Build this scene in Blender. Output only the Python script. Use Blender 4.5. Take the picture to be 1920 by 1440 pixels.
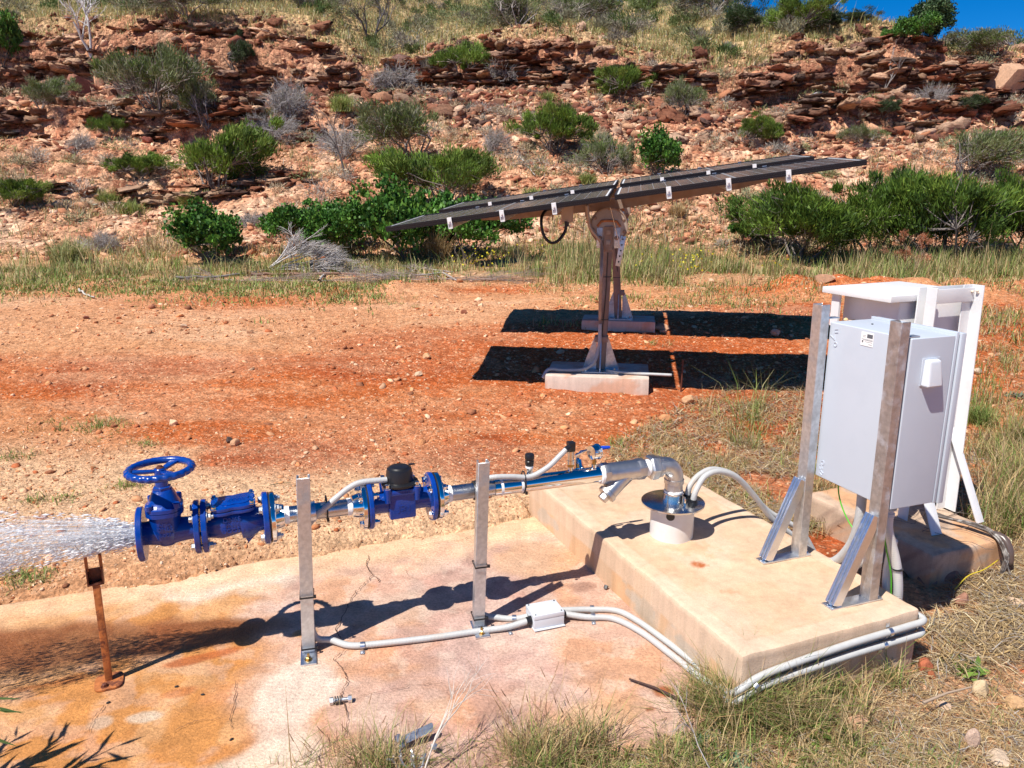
import bpy, bmesh, math, random
import numpy as np
from mathutils import Vector, Matrix
R = math.radians
for _o in list(bpy.data.objects): bpy.data.objects.remove(_o)
SC = bpy.context.scene
COL = SC.collection
# ---------------------------------------------------------------- camera
CAMH = 1.65; PITCH = R(14.0); F = 1442.0
cam = bpy.data.cameras.new('camera'); camo = bpy.data.objects.new('camera', cam); COL.objects.link(camo)
camo.location = (0, 0, CAMH); camo.rotation_euler = (R(90) - PITCH, 0, 0)
cam.sensor_width = 36.0; cam.sensor_fit = 'HORIZONTAL'; cam.lens = 36.0 * F / 1920.0
cam.clip_start = 0.05; cam.clip_end = 3000
SC.camera = camo
# ---------------------------------------------------------------- light
SUN_EL = 56.5; SH = Vector((0.68, 0.733, 0)).normalized()      # SH: the way shadows fall
w = bpy.data.worlds.new("World"); SC.world = w; w.use_nodes = True
nt = w.node_tree; bg = nt.nodes['Background']
sky = nt.nodes.new('ShaderNodeTexSky'); sky.sky_type = 'NISHITA'; sky.sun_disc = False
sky.sun_elevation = R(SUN_EL); sky.sun_rotation = math.atan2(-SH.x, -SH.y)
sky.air_density = 0.7; sky.dust_density = 0.0; sky.ozone_density = 6.0; sky.altitude = 2500
hs = nt.nodes.new('ShaderNodeHueSaturation'); hs.inputs['Saturation'].default_value = 1.32; nt.links.new(sky.outputs[0], hs.inputs['Color']); nt.links.new(hs.outputs[0], bg.inputs[0]); bg.inputs[1].default_value = 0.10
sl = bpy.data.lights.new('sun', 'SUN'); slo = bpy.data.objects.new('sun', sl); COL.objects.link(slo)
sl.energy = 5.0; sl.angle = R(0.53); sl.color = (1.0, 0.955, 0.88)
sdir = Vector((SH.x * math.cos(R(SUN_EL)), SH.y * math.cos(R(SUN_EL)), -math.sin(R(SUN_EL))))
slo.rotation_euler = sdir.to_track_quat('-Z', 'Y').to_euler(); slo.location = (-5, -5, 9)
SC.view_settings.view_transform = 'Standard'; SC.view_settings.look = 'None'
SC.view_settings.exposure = 0.48; SC.view_settings.gamma = 1.0
SC.render.engine = 'CYCLES'
SC.cycles.max_bounces = 6; SC.cycles.transparent_max_bounces = 12; SC.cycles.diffuse_bounces = 3
SC.cycles.glossy_bounces = 3; SC.cycles.transmission_bounces = 4

# ---------------------------------------------------------------- pixel -> world helpers (photo is 1920 x 1440)
CP, SP = math.cos(PITCH), math.sin(PITCH)
def ray(px, py):
    u = (px - 960) / F; v = (720 - py) / F
    return Vector((u, CP + v * SP, -SP + v * CP))
def atz(px, py, z=0.0):
    d = ray(px, py); t = (z - CAMH) / d.z
    return Vector((d.x * t, d.y * t, z))
def aty(px, py, y):
    d = ray(px, py); t = y / d.y
    return Vector((d.x * t, y, CAMH + d.z * t))
def proj(p):
    d = p[1] * CP + (CAMH - p[2]) * SP
    return (960 + F * p[0] / d, 720 - F * (-(CAMH - p[2]) * CP + p[1] * SP) / d)

# ---------------------------------------------------------------- noise
def _h(ix, iy, s):
    n = (ix.astype(np.int64) * 374761393 + iy.astype(np.int64) * 668265263 + s * 974634777) & 0xffffffff
    n = ((n ^ (n >> 13)) * 1274126177) & 0xffffffff
    n = ((n ^ (n >> 16)) * 2246822519) & 0xffffffff
    return ((n ^ (n >> 15)) & 0xffffff) / float(0xffffff)
def vn(x, y, s=0):
    x = np.asarray(x, float); y = np.asarray(y, float)
    ix = np.floor(x); iy = np.floor(y); fx = x - ix; fy = y - iy
    fx = fx * fx * (3 - 2 * fx); fy = fy * fy * (3 - 2 * fy)
    a = _h(ix, iy, s); b = _h(ix + 1, iy, s); c = _h(ix, iy + 1, s); d = _h(ix + 1, iy + 1, s)
    return (a + (b - a) * fx) * (1 - fy) + (c + (d - c) * fx) * fy
def fbm(x, y, s=0, o=4):
    r = 0; a = 0.5; t = 0
    for i in range(o):
        r = r + a * vn(x * 2 ** i + 17.3 * i, y * 2 ** i - 9.1 * i, s + i); t += a; a *= 0.5
    return r / t
def sp(x, k=0.6):        # softplus
    return k * np.logaddexp(0, np.asarray(x, float) / k)
def ss(a, b, x):
    t = np.clip((np.asarray(x, float) - a) / (b - a), 0, 1); return t * t * (3 - 2 * t)

# ---------------------------------------------------------------- terrain
def ridge(x):
    return np.interp(x, [-20, 5, 9, 10.3, 11.6, 12.5, 14, 17, 25], [90, 80, 44, 33, 27.8, 27.2, 30, 31, 30])
def cliffy(x):
    return 24.6 + 2.2 * (fbm(x * 0.22, x * 0 + 3.3, 5, 3) - .5) + np.interp(x, [-14, -6, 0, 8, 16, 22], [1.0, 1.2, 1.0, -.2, -.6, -1.5])
def cliffh(x):
    m = vn(x * 0.5, x * 0 + 8.1, 9)
    return np.interp(x, [-16, -9, -6.5, -4.5, -2.2, 0, 5, 6.5, 9, 12.5, 14, 17, 22], [1.9, 2.0, 1.5, .5, 1.1, 1.3, 1.0, .8, 1.5, 1.7, 1.0, .9, .8]) * (.8 + .4 * m)
def T(x, y, fine=True):
    x = np.asarray(x, float); y = np.asarray(y, float)
    z = .105 * sp(y - 5.1, .5) - .085 * sp(y - 9.0, .7) - .02 * sp(y - 14, 1)
    y1 = 13.9 + 1.2 * (fbm(x * .25, x * 0, 2, 2) - .5)
    yc = cliffy(x); rd = ridge(x)
    z = z + .375 * sp(y - y1, .7) - .105 * sp(y - yc - 1.0, .6) - .30 * sp(y - rd, 1.2)
    ch = cliffh(x)
    z = z + ch * (ss(-.25, .45, y - yc) * .75 + ss(1.3, 1.9, y - yc + .8 * (vn(x * .9, x * 0, 4) - .5)) * .25)
    # a lower broken ledge on the left and one on the right
    m2 = np.interp(x, [-14, -8, -5, -3.5, 6, 9, 14, 16], [.55, .6, .35, 0, 0, .45, .5, .2])
    z = z + m2 * ss(-.2, .3, y - (21.0 + 1.6 * (fbm(x * .4, x * 0 + 4, 12, 3) - .5) + .05 * x)) - m2 * ss(0, 2.6, y - 21.4)
    hm = ss(13.5, 17, y)
    z = z + hm * .55 * (fbm(x * .35, y * .35, 20, 3) - .5)
    if fine:
        r = fbm(x * 1.3, y * 1.3, 30, 4)
        # terraced, stony look
        q = z * 3.2 + 1.5 * r
        st = (np.floor(q) + ss(.55, .95, q - np.floor(q)) - q) / 3.2
        z = z + hm * (st * (.35 + .5 * ss(.45, .6, fbm(x * .5, y * .5, 33, 2))) + .10 * (r - .5) + .05 * (fbm(x * 6, y * 6, 40, 3) - .5))
        flat = ss(4.6, 5.6, y) * (1 - hm)
        nearm = 1 - ss(14, 16, y)
        z = z + nearm * (.015 * (fbm(x * 5, y * 5, 50, 3) - .5) + flat * (.05 * (fbm(x * 1.1, y * 1.8, 51, 4) - .5) + .02 * (fbm(x * 9, y * 9, 52, 3) - .5)))
        # low earth windrow at the back edge of the clearing
        rr = ss(.42, .6, fbm(x * .7, y * .0 + 2, 60, 3))
        z = z + .16 * rr * np.exp(-((y - (10.1 + .3 * np.sin(x * .8))) / .45) ** 2) * (1 - .6 * ss(-2.5, 0, x) * (1 - ss(1.8, 2.6, x))) * (.5 + vn(x * 4, y * 4, 61))
    # concrete apron and plinth sit level: press the ground just under them
    lx = (x - .743) * .9272 + (y - 2.19) * .3746; ly = -(x - .743) * .3746 + (y - 2.19) * .9272
    ins = ss(-.12, .04, np.minimum(np.minimum(ly, 1.70 - ly), np.minimum(.76 - lx, lx + 4.6)))
    z = z - .012 - .03 * ss(0, -.25, ly) * (1 - ss(3, 5, y)) - .025 * ss(.7, 1.0, lx) * (1 - ss(5, 7, y))
    z = z - ins * .05 + .078 * ss(.0, .04, ly - 1.54 - .38 * (fbm(x * 2.6, y * 2.6, 55, 5) - .42)) * ss(-.03, .04, lx * -1 - .0) * (1 - ss(1.85, 2.3, ly)) * (lx < 0) * ss(-2.5, -1.7, lx)
    return z
def Ts(x, y): return float(T(np.array([x]), np.array([y]))[0])
def hit(px, py):
    d = ray(px, py); t = np.concatenate([np.arange(1.2, 14, .02), np.arange(14, 120, .04)])
    X = d.x * t; Y = d.y * t; Z = CAMH + d.z * t; g = T(X, Y)
    k = np.where(Z < g)[0]
    k = k[0] if len(k) else len(t) - 1
    return Vector((X[k], Y[k], g[k]))

# ---------------------------------------------------------------- mesh builder
class MB:
    def __init__(s): s.v = []; s.f = []
    def add(s, vs, fs, M=None):
        o = len(s.v)
        s.v += [tuple(M @ Vector(p)) if M is not None else tuple(p) for p in vs]
        s.f += [tuple(i + o for i in f) for f in fs]; return s
    def box(s, c, d, M=None):
        x, y, z = c; a, b, e = d[0] / 2, d[1] / 2, d[2] / 2
        vs = [(x + i * a, y + j * b, z + k * e) for i in (-1, 1) for j in (-1, 1) for k in (-1, 1)]
        return s.add(vs, [(0, 1, 3, 2), (4, 6, 7, 5), (0, 4, 5, 1), (2, 3, 7, 6), (0, 2, 6, 4), (1, 5, 7, 3)], M)
    def lathe(s, prof, p0, axis, n=24, cap=True, ph=0.0):
        p0 = Vector(p0); a = Vector(axis).normalized()
        u = a.orthogonal().normalized(); v = a.cross(u)
        vs = []; fs = []
        for t, r in prof:
            for k in range(n):
                th = 2 * math.pi * k / n + ph
                vs.append(tuple(p0 + a * t + (u * math.cos(th) + v * math.sin(th)) * r))
        m = len(prof)
        for i in range(m - 1):
            for k in range(n):
                k2 = (k + 1) % n
                fs.append((i * n + k, i * n + k2, (i + 1) * n + k2, (i + 1) * n + k))
        if cap:
            fs.append(tuple(range(n - 1, -1, -1))); fs.append(tuple((m - 1) * n + k for k in range(n)))
        return s.add(vs, fs)
    def cyl(s, p0, p1, r0, r1=None, n=20, ph=0.0):
        p0 = Vector(p0); p1 = Vector(p1); L = (p1 - p0).length
        return s.lathe([(0, r0), (L, r0 if r1 is None else r1)], p0, p1 - p0, n, True, ph)
    def tube(s, pts, r, n=10, cap=True):
        pts = [Vector(p) for p in pts]; m = len(pts)
        rs = list(r) if hasattr(r, '__len__') else [r] * m
        tg = [(pts[min(i + 1, m - 1)] - pts[max(i - 1, 0)]).normalized() for i in range(m)]
        u = tg[0].orthogonal().normalized(); vs = []; fs = []
        for i in range(m):
            u = (u - tg[i] * u.dot(tg[i])).normalized(); v = tg[i].cross(u)
            for k in range(n):
                th = 2 * math.pi * k / n
                vs.append(tuple(pts[i] + (u * math.cos(th) + v * math.sin(th)) * rs[i]))
        for i in range(m - 1):
            for k in range(n):
                k2 = (k + 1) % n
                fs.append((i * n + k, i * n + k2, (i + 1) * n + k2, (i + 1) * n + k))
        if cap:
            fs.append(tuple(range(n - 1, -1, -1))); fs.append(tuple((m - 1) * n + k for k in range(n)))
        return s.add(vs, fs)
    def prism(s, poly, h, M=None):
        n = len(poly); vs = [(x, y, 0) for x, y in poly] + [(x, y, h) for x, y in poly]
        fs = [tuple(range(n - 1, -1, -1)), tuple(range(n, 2 * n))] + [(i, (i + 1) % n, n + (i + 1) % n, n + i) for i in range(n)]
        return s.add(vs, fs, M)
    def hexb(s, p, axis, r, h):        # hexagon bolt head with washer
        p = Vector(p); a = Vector(axis).normalized()
        s.lathe([(0, r * 1.45), (r * .22, r * 1.45)], p, a, 16)
        s.lathe([(r * .22, r), (r * .22 + h * .85, r), (r * .22 + h, r * .8)], p, a, 6)
        return s
    def build(s, name, mat, parent=None, bevel=0, smooth=True, seg=2, ang=35):
        off = Vector((0, 0, 0)); q = parent
        while q is not None: off += q.location; q = q.parent
        loc = Vector((0, 0, 0))
        if parent is None and s.v:
            a = np.array(s.v); loc = Vector((a[:, 0].mean(), a[:, 1].mean(), a[:, 2].min())); off = loc
        me = bpy.data.meshes.new(name)
        me.from_pydata([(a - off.x, b - off.y, c - off.z) for a, b, c in s.v], [], s.f)
        if bevel:
            bm = bmesh.new(); bm.from_mesh(me); bmesh.ops.recalc_face_normals(bm, faces=bm.faces)
            es = [e for e in bm.edges if len(e.link_faces) == 2 and e.calc_face_angle(0) > R(ang)]
            bmesh.ops.bevel(bm, geom=es, offset=bevel, segments=seg, profile=.6, affect='EDGES', clamp_overlap=True)
            bm.to_mesh(me); bm.free()
        if smooth:
            me.shade_smooth(); me.set_sharp_from_angle(angle=R(ang))
        me.materials.append(mat)
        o = bpy.data.objects.new(name, me); o.location = loc; COL.objects.link(o)
        if parent is not None: o.parent = parent
        return o
def tag(o, label=None, cat=None, group=None, kind=None):
    if label: o['label'] = label
    if cat: o['category'] = cat
    if group: o['group'] = group
    if kind: o['kind'] = kind
    return o
def thing(name, loc, label, cat, group=None):
    o = bpy.data.objects.new(name, None); o.location = loc; o.empty_display_size = .1; COL.objects.link(o)
    return tag(o, label, cat, group)
def npmesh(name, V, Fc, mat, cols=None, parent=None, smooth=False, fcols=None, loc=(0, 0, 0)):
    """V (n,3); Fc (m,k) uniform polygons; cols per-vertex rgb"""
    me = bpy.data.meshes.new(name); V = np.ascontiguousarray(V, dtype=np.float32) - np.array(loc, np.float32)
    m, k = Fc.shape
    me.vertices.add(len(V)); me.vertices.foreach_set('co', V.ravel())
    me.loops.add(m * k); me.loops.foreach_set('vertex_index', Fc.astype(np.int32).ravel())
    me.polygons.add(m); me.polygons.foreach_set('loop_start', np.arange(0, m * k, k, dtype=np.int32))
    try: me.polygons.foreach_set('loop_total', np.full(m, k, dtype=np.int32))
    except Exception: pass
    me.update(calc_edges=True)
    if cols is not None:
        at = me.color_attributes.new('Col', 'FLOAT_COLOR', 'POINT')
        c = np.ones((len(V), 4), np.float32); c[:, :cols.shape[1]] = cols; at.data.foreach_set('color', c.ravel())
    if smooth: me.polygons.foreach_set('use_smooth', np.ones(m, dtype=bool))
    me.materials.append(mat)
    o = bpy.data.objects.new(name, me); o.location = loc; COL.objects.link(o)
    if parent is not None: o.parent = parent
    return o

# ---------------------------------------------------------------- materials
def newmat(name):
    m = bpy.data.materials.new(name); m.use_nodes = True; n = m.node_tree; return m, n, n.nodes['Principled BSDF'], n.nodes, n.links
def mat_simple(name, col, rough=.5, metal=0.0, nz=0.0, nscale=30, bump=0.0, bscale=200, coat=0, rn=0.0, spec=.5, dirt=None, dscale=8, dth=(.5, .7)):
    m, n, b, N, L = newmat(name)
    b.inputs['Roughness'].default_value = rough; b.inputs['Metallic'].default_value = metal
    b.inputs['Coat Weight'].default_value = coat; b.inputs['Specular IOR Level'].default_value = spec
    tc = N.new('ShaderNodeTexCoord')
    rgb = N.new('ShaderNodeRGB'); rgb.outputs[0].default_value = (*col, 1); out = rgb.outputs[0]
    if nz:
        t = N.new('ShaderNodeTexNoise'); t.inputs['Scale'].default_value = nscale; t.inputs['Detail'].default_value = 6
        L.new(tc.outputs['Object'], t.inputs['Vector'])
        r = N.new('ShaderNodeMapRange'); r.inputs[1].default_value = .3; r.inputs[2].default_value = .7
        r.inputs[3].default_value = 1 - nz; r.inputs[4].default_value = 1 + nz; L.new(t.outputs[0], r.inputs[0])
        mx = N.new('ShaderNodeVectorMath'); mx.operation = 'SCALE'; L.new(out, mx.inputs[0]); L.new(r.outputs[0], mx.inputs['Scale']); out = mx.outputs[0]
    if dirt:
        t = N.new('ShaderNodeTexNoise'); t.inputs['Scale'].default_value = dscale; t.inputs['Detail'].default_value = 8; t.inputs['Roughness'].default_value = .65
        L.new(tc.outputs['Object'], t.inputs['Vector'])
        r = N.new('ShaderNodeMapRange'); r.inputs[1].default_value = dth[0]; r.inputs[2].default_value = dth[1]; L.new(t.outputs[0], r.inputs[0])
        mx = N.new('ShaderNodeMix'); mx.data_type = 'RGBA'; L.new(r.outputs[0], mx.inputs[0]); L.new(out, mx.inputs[6]); mx.inputs[7].default_value = (*dirt, 1); out = mx.outputs[2]
        if rn or metal:
            r2 = N.new('ShaderNodeMapRange'); r2.inputs[3].default_value = rough; r2.inputs[4].default_value = min(1, rough + .3); L.new(r.outputs[0], r2.inputs[0]); L.new(r2.outputs[0], b.inputs['Roughness'])
    L.new(out, b.inputs['Base Color'])
    if bump:
        t = N.new('ShaderNodeTexNoise'); t.inputs['Scale'].default_value = bscale; t.inputs['Detail'].default_value = 4
        L.new(tc.outputs['Object'], t.inputs['Vector'])
        bp = N.new('ShaderNodeBump'); bp.inputs['Strength'].default_value = bump; bp.inputs['Distance'].default_value = .002
        L.new(t.outputs[0], bp.inputs['Height']); L.new(bp.outputs[0], b.inputs['Normal'])
    return m
def mat_leaf(name, rough=.55, trans=.25, tint=(1, 1, 1)):
    m, n, b, N, L = newmat(name)
    a = N.new('ShaderNodeAttribute'); a.attribute_name = 'Col'
    mx = N.new('ShaderNodeMix'); mx.data_type = 'RGBA'; mx.blend_type = 'MULTIPLY'; mx.inputs[0].default_value = 1
    L.new(a.outputs['Color'], mx.inputs[6]); mx.inputs[7].default_value = (*tint, 1)
    L.new(mx.outputs[2], b.inputs['Base Color']); b.inputs['Roughness'].default_value = rough
    b.inputs['Specular IOR Level'].default_value = .25
    if trans:
        tr = N.new('ShaderNodeBsdfTranslucent'); L.new(mx.outputs[2], tr.inputs['Color'])
        ms = N.new('ShaderNodeMixShader'); ms.inputs[0].default_value = trans
        L.new(b.outputs[0], ms.inputs[1]); L.new(tr.outputs[0], ms.inputs[2]); L.new(ms.outputs[0], N['Material Output'].inputs[0])
    return m
def mat_rockcol(name, sc=1.0, streak=0.0, bumpd=.02, rough=.9, mixlo=.62, mixhi=1.35):
    """rock / earth: attribute colour broken up by noises, with bump"""
    m, n, b, N, L = newmat(name); b.inputs['Roughness'].default_value = rough; b.inputs['Specular IOR Level'].default_value = .15
    a = N.new('ShaderNodeAttribute'); a.attribute_name = 'Col'; tc = N.new('ShaderNodeTexCoord')
    mp = N.new('ShaderNodeMapping'); L.new(tc.outputs['Object'], mp.inputs[0]); mp.inputs['Scale'].default_value = (1, 1, 1 + streak)
    t = N.new('ShaderNodeTexNoise'); t.inputs['Scale'].default_value = 6 * sc; t.inputs['Detail'].default_value = 9; t.inputs['Roughness'].default_value = .7
    L.new(mp.outputs[0], t.inputs['Vector'])
    r = N.new('ShaderNodeMapRange'); r.inputs[1].default_value = .32; r.inputs[2].default_value = .68; r.inputs[3].default_value = mixlo; r.inputs[4].default_value = mixhi
    L.new(t.outputs[0], r.inputs[0])
    v = N.new('ShaderNodeVectorMath'); v.operation = 'SCALE'; L.new(a.outputs['Color'], v.inputs[0]); L.new(r.outputs[0], v.inputs['Scale'])
    L.new(v.outputs[0], b.inputs['Base Color'])
    t2 = N.new('ShaderNodeTexNoise'); t2.inputs['Scale'].default_value = 22 * sc; t2.inputs['Detail'].default_value = 8; t2.inputs['Roughness'].default_value = .7
    L.new(mp.outputs[0], t2.inputs['Vector'])
    bp = N.new('ShaderNodeBump'); bp.inputs['Strength'].default_value = 1; bp.inputs['Distance'].default_value = bumpd
    L.new(t2.outputs[0], bp.inputs['Height']); L.new(bp.outputs[0], b.inputs['Normal'])
    return m
def mat_ground():
    m, n, b, N, L = newmat('earth'); b.inputs['Roughness'].default_value = .95; b.inputs['Specular IOR Level'].default_value = .1
    a = N.new('ShaderNodeAttribute'); a.attribute_name = 'Col'; tc = N.new('ShaderNodeTexCoord'); V = tc.outputs['Object']
    def noise(s, d, ro=.65):
        t = N.new('ShaderNodeTexNoise'); t.inputs['Scale'].default_value = s; t.inputs['Detail'].default_value = d; t.inputs['Roughness'].default_value = ro; L.new(V, t.inputs['Vector']); return t.outputs[0]
    def mr(x, a0, a1, b0, b1):
        r = N.new('ShaderNodeMapRange'); r.inputs[1].default_value = a0; r.inputs[2].default_value = a1; r.inputs[3].default_value = b0; r.inputs[4].default_value = b1; L.new(x, r.inputs[0]); return r.outputs[0]
    def math2(op, x, y):
        k = N.new('ShaderNodeMath'); k.operation = op; L.new(x, k.inputs[0])
        if isinstance(y, (int, float)): k.inputs[1].default_value = y
        else: L.new(y, k.inputs[1])
        return k.outputs[0]
    n1 = noise(14, 8, .75); n2 = noise(70, 5, .7)
    vo = N.new('ShaderNodeTexVoronoi'); vo.inputs['Scale'].default_value = 55; L.new(V, vo.inputs['Vector'])
    vo2 = N.new('ShaderNodeTexVoronoi'); vo2.inputs['Scale'].default_value = 17; L.new(V, vo2.inputs['Vector'])
    sepc = N.new('ShaderNodeSeparateColor'); L.new(vo.outputs['Color'], sepc.inputs[0])
    f = math2('MULTIPLY', mr(n1, .34, .66, .62, 1.30), mr(n2, .34, .66, .60, 1.32))
    f = math2('MULTIPLY', f, mr(sepc.outputs[0], 0, 1, .84, 1.16))
    # coarse stones show only on the hillside (world y beyond the clearing)
    sy = N.new('ShaderNodeSeparateXYZ'); L.new(V, sy.inputs[0]); hill = mr(sy.outputs[1], 12.5, 14.5, 0, 1)
    vh = N.new('ShaderNodeTexVoronoi'); vh.inputs['Scale'].default_value = 7; vh.inputs['Randomness'].default_value = 1; L.new(V, vh.inputs['Vector'])
    sh_ = N.new('ShaderNodeSeparateColor'); L.new(vh.outputs['Color'], sh_.inputs[0]); nh = noise(3.5, 8, .75)
    hv = math2('MULTIPLY', mr(sh_.outputs[0], 0, 1, .62, 1.42), mr(nh, .36, .64, .66, 1.35))
    lerp = N.new('ShaderNodeMix'); L.new(hill, lerp.inputs[0]); lerp.inputs[2].default_value = 1; L.new(hv, lerp.inputs[3]); f = math2('MULTIPLY', f, lerp.outputs[0])
    v = N.new('ShaderNodeVectorMath'); v.operation = 'SCALE'; L.new(a.outputs['Color'], v.inputs[0]); L.new(f, v.inputs['Scale'])
    # pale grit grains
    g = N.new('ShaderNodeMix'); g.data_type = 'RGBA'; L.new(v.outputs[0], g.inputs[6]); g.inputs[7].default_value = (.72, .45, .27, 1)
    gm = math2('MULTIPLY', mr(sepc.outputs[1], .74, .80, 0, .75), mr(n1, .45, .6, 0, 1)); L.new(gm, g.inputs[0])
    L.new(g.outputs[2], b.inputs['Base Color'])
    hsum = math2('ADD', math2('MULTIPLY', vo.outputs['Distance'], -.5), math2('ADD', math2('MULTIPLY', n2, 1.0), math2('MULTIPLY', vo2.outputs['Distance'], -.9)))
    hsum = math2('ADD', hsum, math2('MULTIPLY', n1, 1.6))
    hsum = math2('ADD', hsum, math2('MULTIPLY', math2('MULTIPLY', vh.outputs['Distance'], hill), -5.0))
    bp = N.new('ShaderNodeBump'); bp.inputs['Strength'].default_value = 1; bp.inputs['Distance'].default_value = .015
    L.new(hsum, bp.inputs['Height']); L.new(bp.outputs[0], b.inputs['Normal'])
    return m
M_ground = mat_ground()
M_rock = mat_rockcol('layered_rock', 1.3, 5.0, .05, mixlo=.45, mixhi=1.5)
M_stone = mat_rockcol('stone', 3.0, 0.0, .010, mixlo=.75, mixhi=1.2)
M_leafA = mat_leaf('fine_foliage'); M_leafC = mat_leaf('broad_leaf', .45, .15); M_grass = mat_leaf('dry_grass', .6, .3)
M_twig = mat_leaf('twig', .85, 0)
M_galv = mat_simple('galvanised_steel', (.60, .62, .64), .36, .85, .16, 60, .25, 350, dirt=(.42, .42, .42), dscale=14, dth=(.48, .75))
M_galvnew = mat_simple('bright_galvanised_steel', (.70, .73, .78), .28, .95, .06, 40, .10, 120, dirt=(.56, .59, .64), dscale=16)
M_galvold = mat_simple('dull_galvanised_channel', (.44, .42, .41), .42, .8, .22, 40, .4, 160, dirt=(.62, .62, .64), dscale=22, dth=(.5, .66))
M_steel = mat_simple('stainless_steel', (.80, .80, .79), .09, 1.0, .03, 20)
M_brush = mat_simple('cast_stainless', (.56, .55, .54), .40, 1.0, .10, 40, .3, 260)
M_blue = mat_simple('blue_epoxy_paint', (.0008, .040, .27), .27, 0, .12, 30, .5, 70, coat=.25, dirt=(.010, .045, .20), dscale=14, dth=(.5, .75))
M_white = mat_simple('white_paint', (.72, .72, .72), .42, 0, .05, 10, .3, 60, dirt=(.62, .50, .36), dscale=5, dth=(.62, .85))
M_grey = mat_simple('grey_powder_coat', (.50, .545, .61), .42, 0, .015, 6, .15, 500, dirt=(.45,.50,.57), dscale=4, dth=(.5,.8))
M_pvc = mat_simple('light_grey_conduit', (.47, .47, .46), .42, 0, .05, 30, dirt=(.50, .42, .34), dscale=9, dth=(.55, .8))
M_pvcw = mat_simple('white_pvc', (.68, .66, .63), .35, 0, .04, 20, dirt=(.66, .56, .46), dscale=7, dth=(.5, .8))
M_black = mat_simple('black_plastic', (.012, .012, .014), .35, 0, .1, 20)
M_blackm = mat_simple('black_rubber', (.015, .015, .015), .6)
M_brown = mat_simple('dust_coated_steel', (.30, .235, .20), .55, .45, .18, 18, .4, 80, dirt=(.36, .24, .17), dscale=6, dth=(.4, .7))
M_rust = mat_simple('rust', (.46, .15, .04), .6, .1, .3, 30, .8, 120, dirt=(.14, .04, .02), dscale=22, dth=(.5, .6))
M_rustdk = mat_simple('dark_rust', (.13, .04, .022), .5, .2, .3, 60, .8, 120)
M_tape = mat_simple('thread_tape', (.85, .85, .84), .5, 0, .03, 40)
M_brass = mat_simple('brass', (.50, .33, .12), .3, 1.0, .1, 30)
M_greenw = mat_simple('green_earth_wire', (.08, .42, .02), .4)
M_yellow = mat_simple('yellow_wire', (.6, .45, .03), .45)
M_blueh = mat_simple('blue_lever_grip', (.01, .06, .55), .35)
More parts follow.
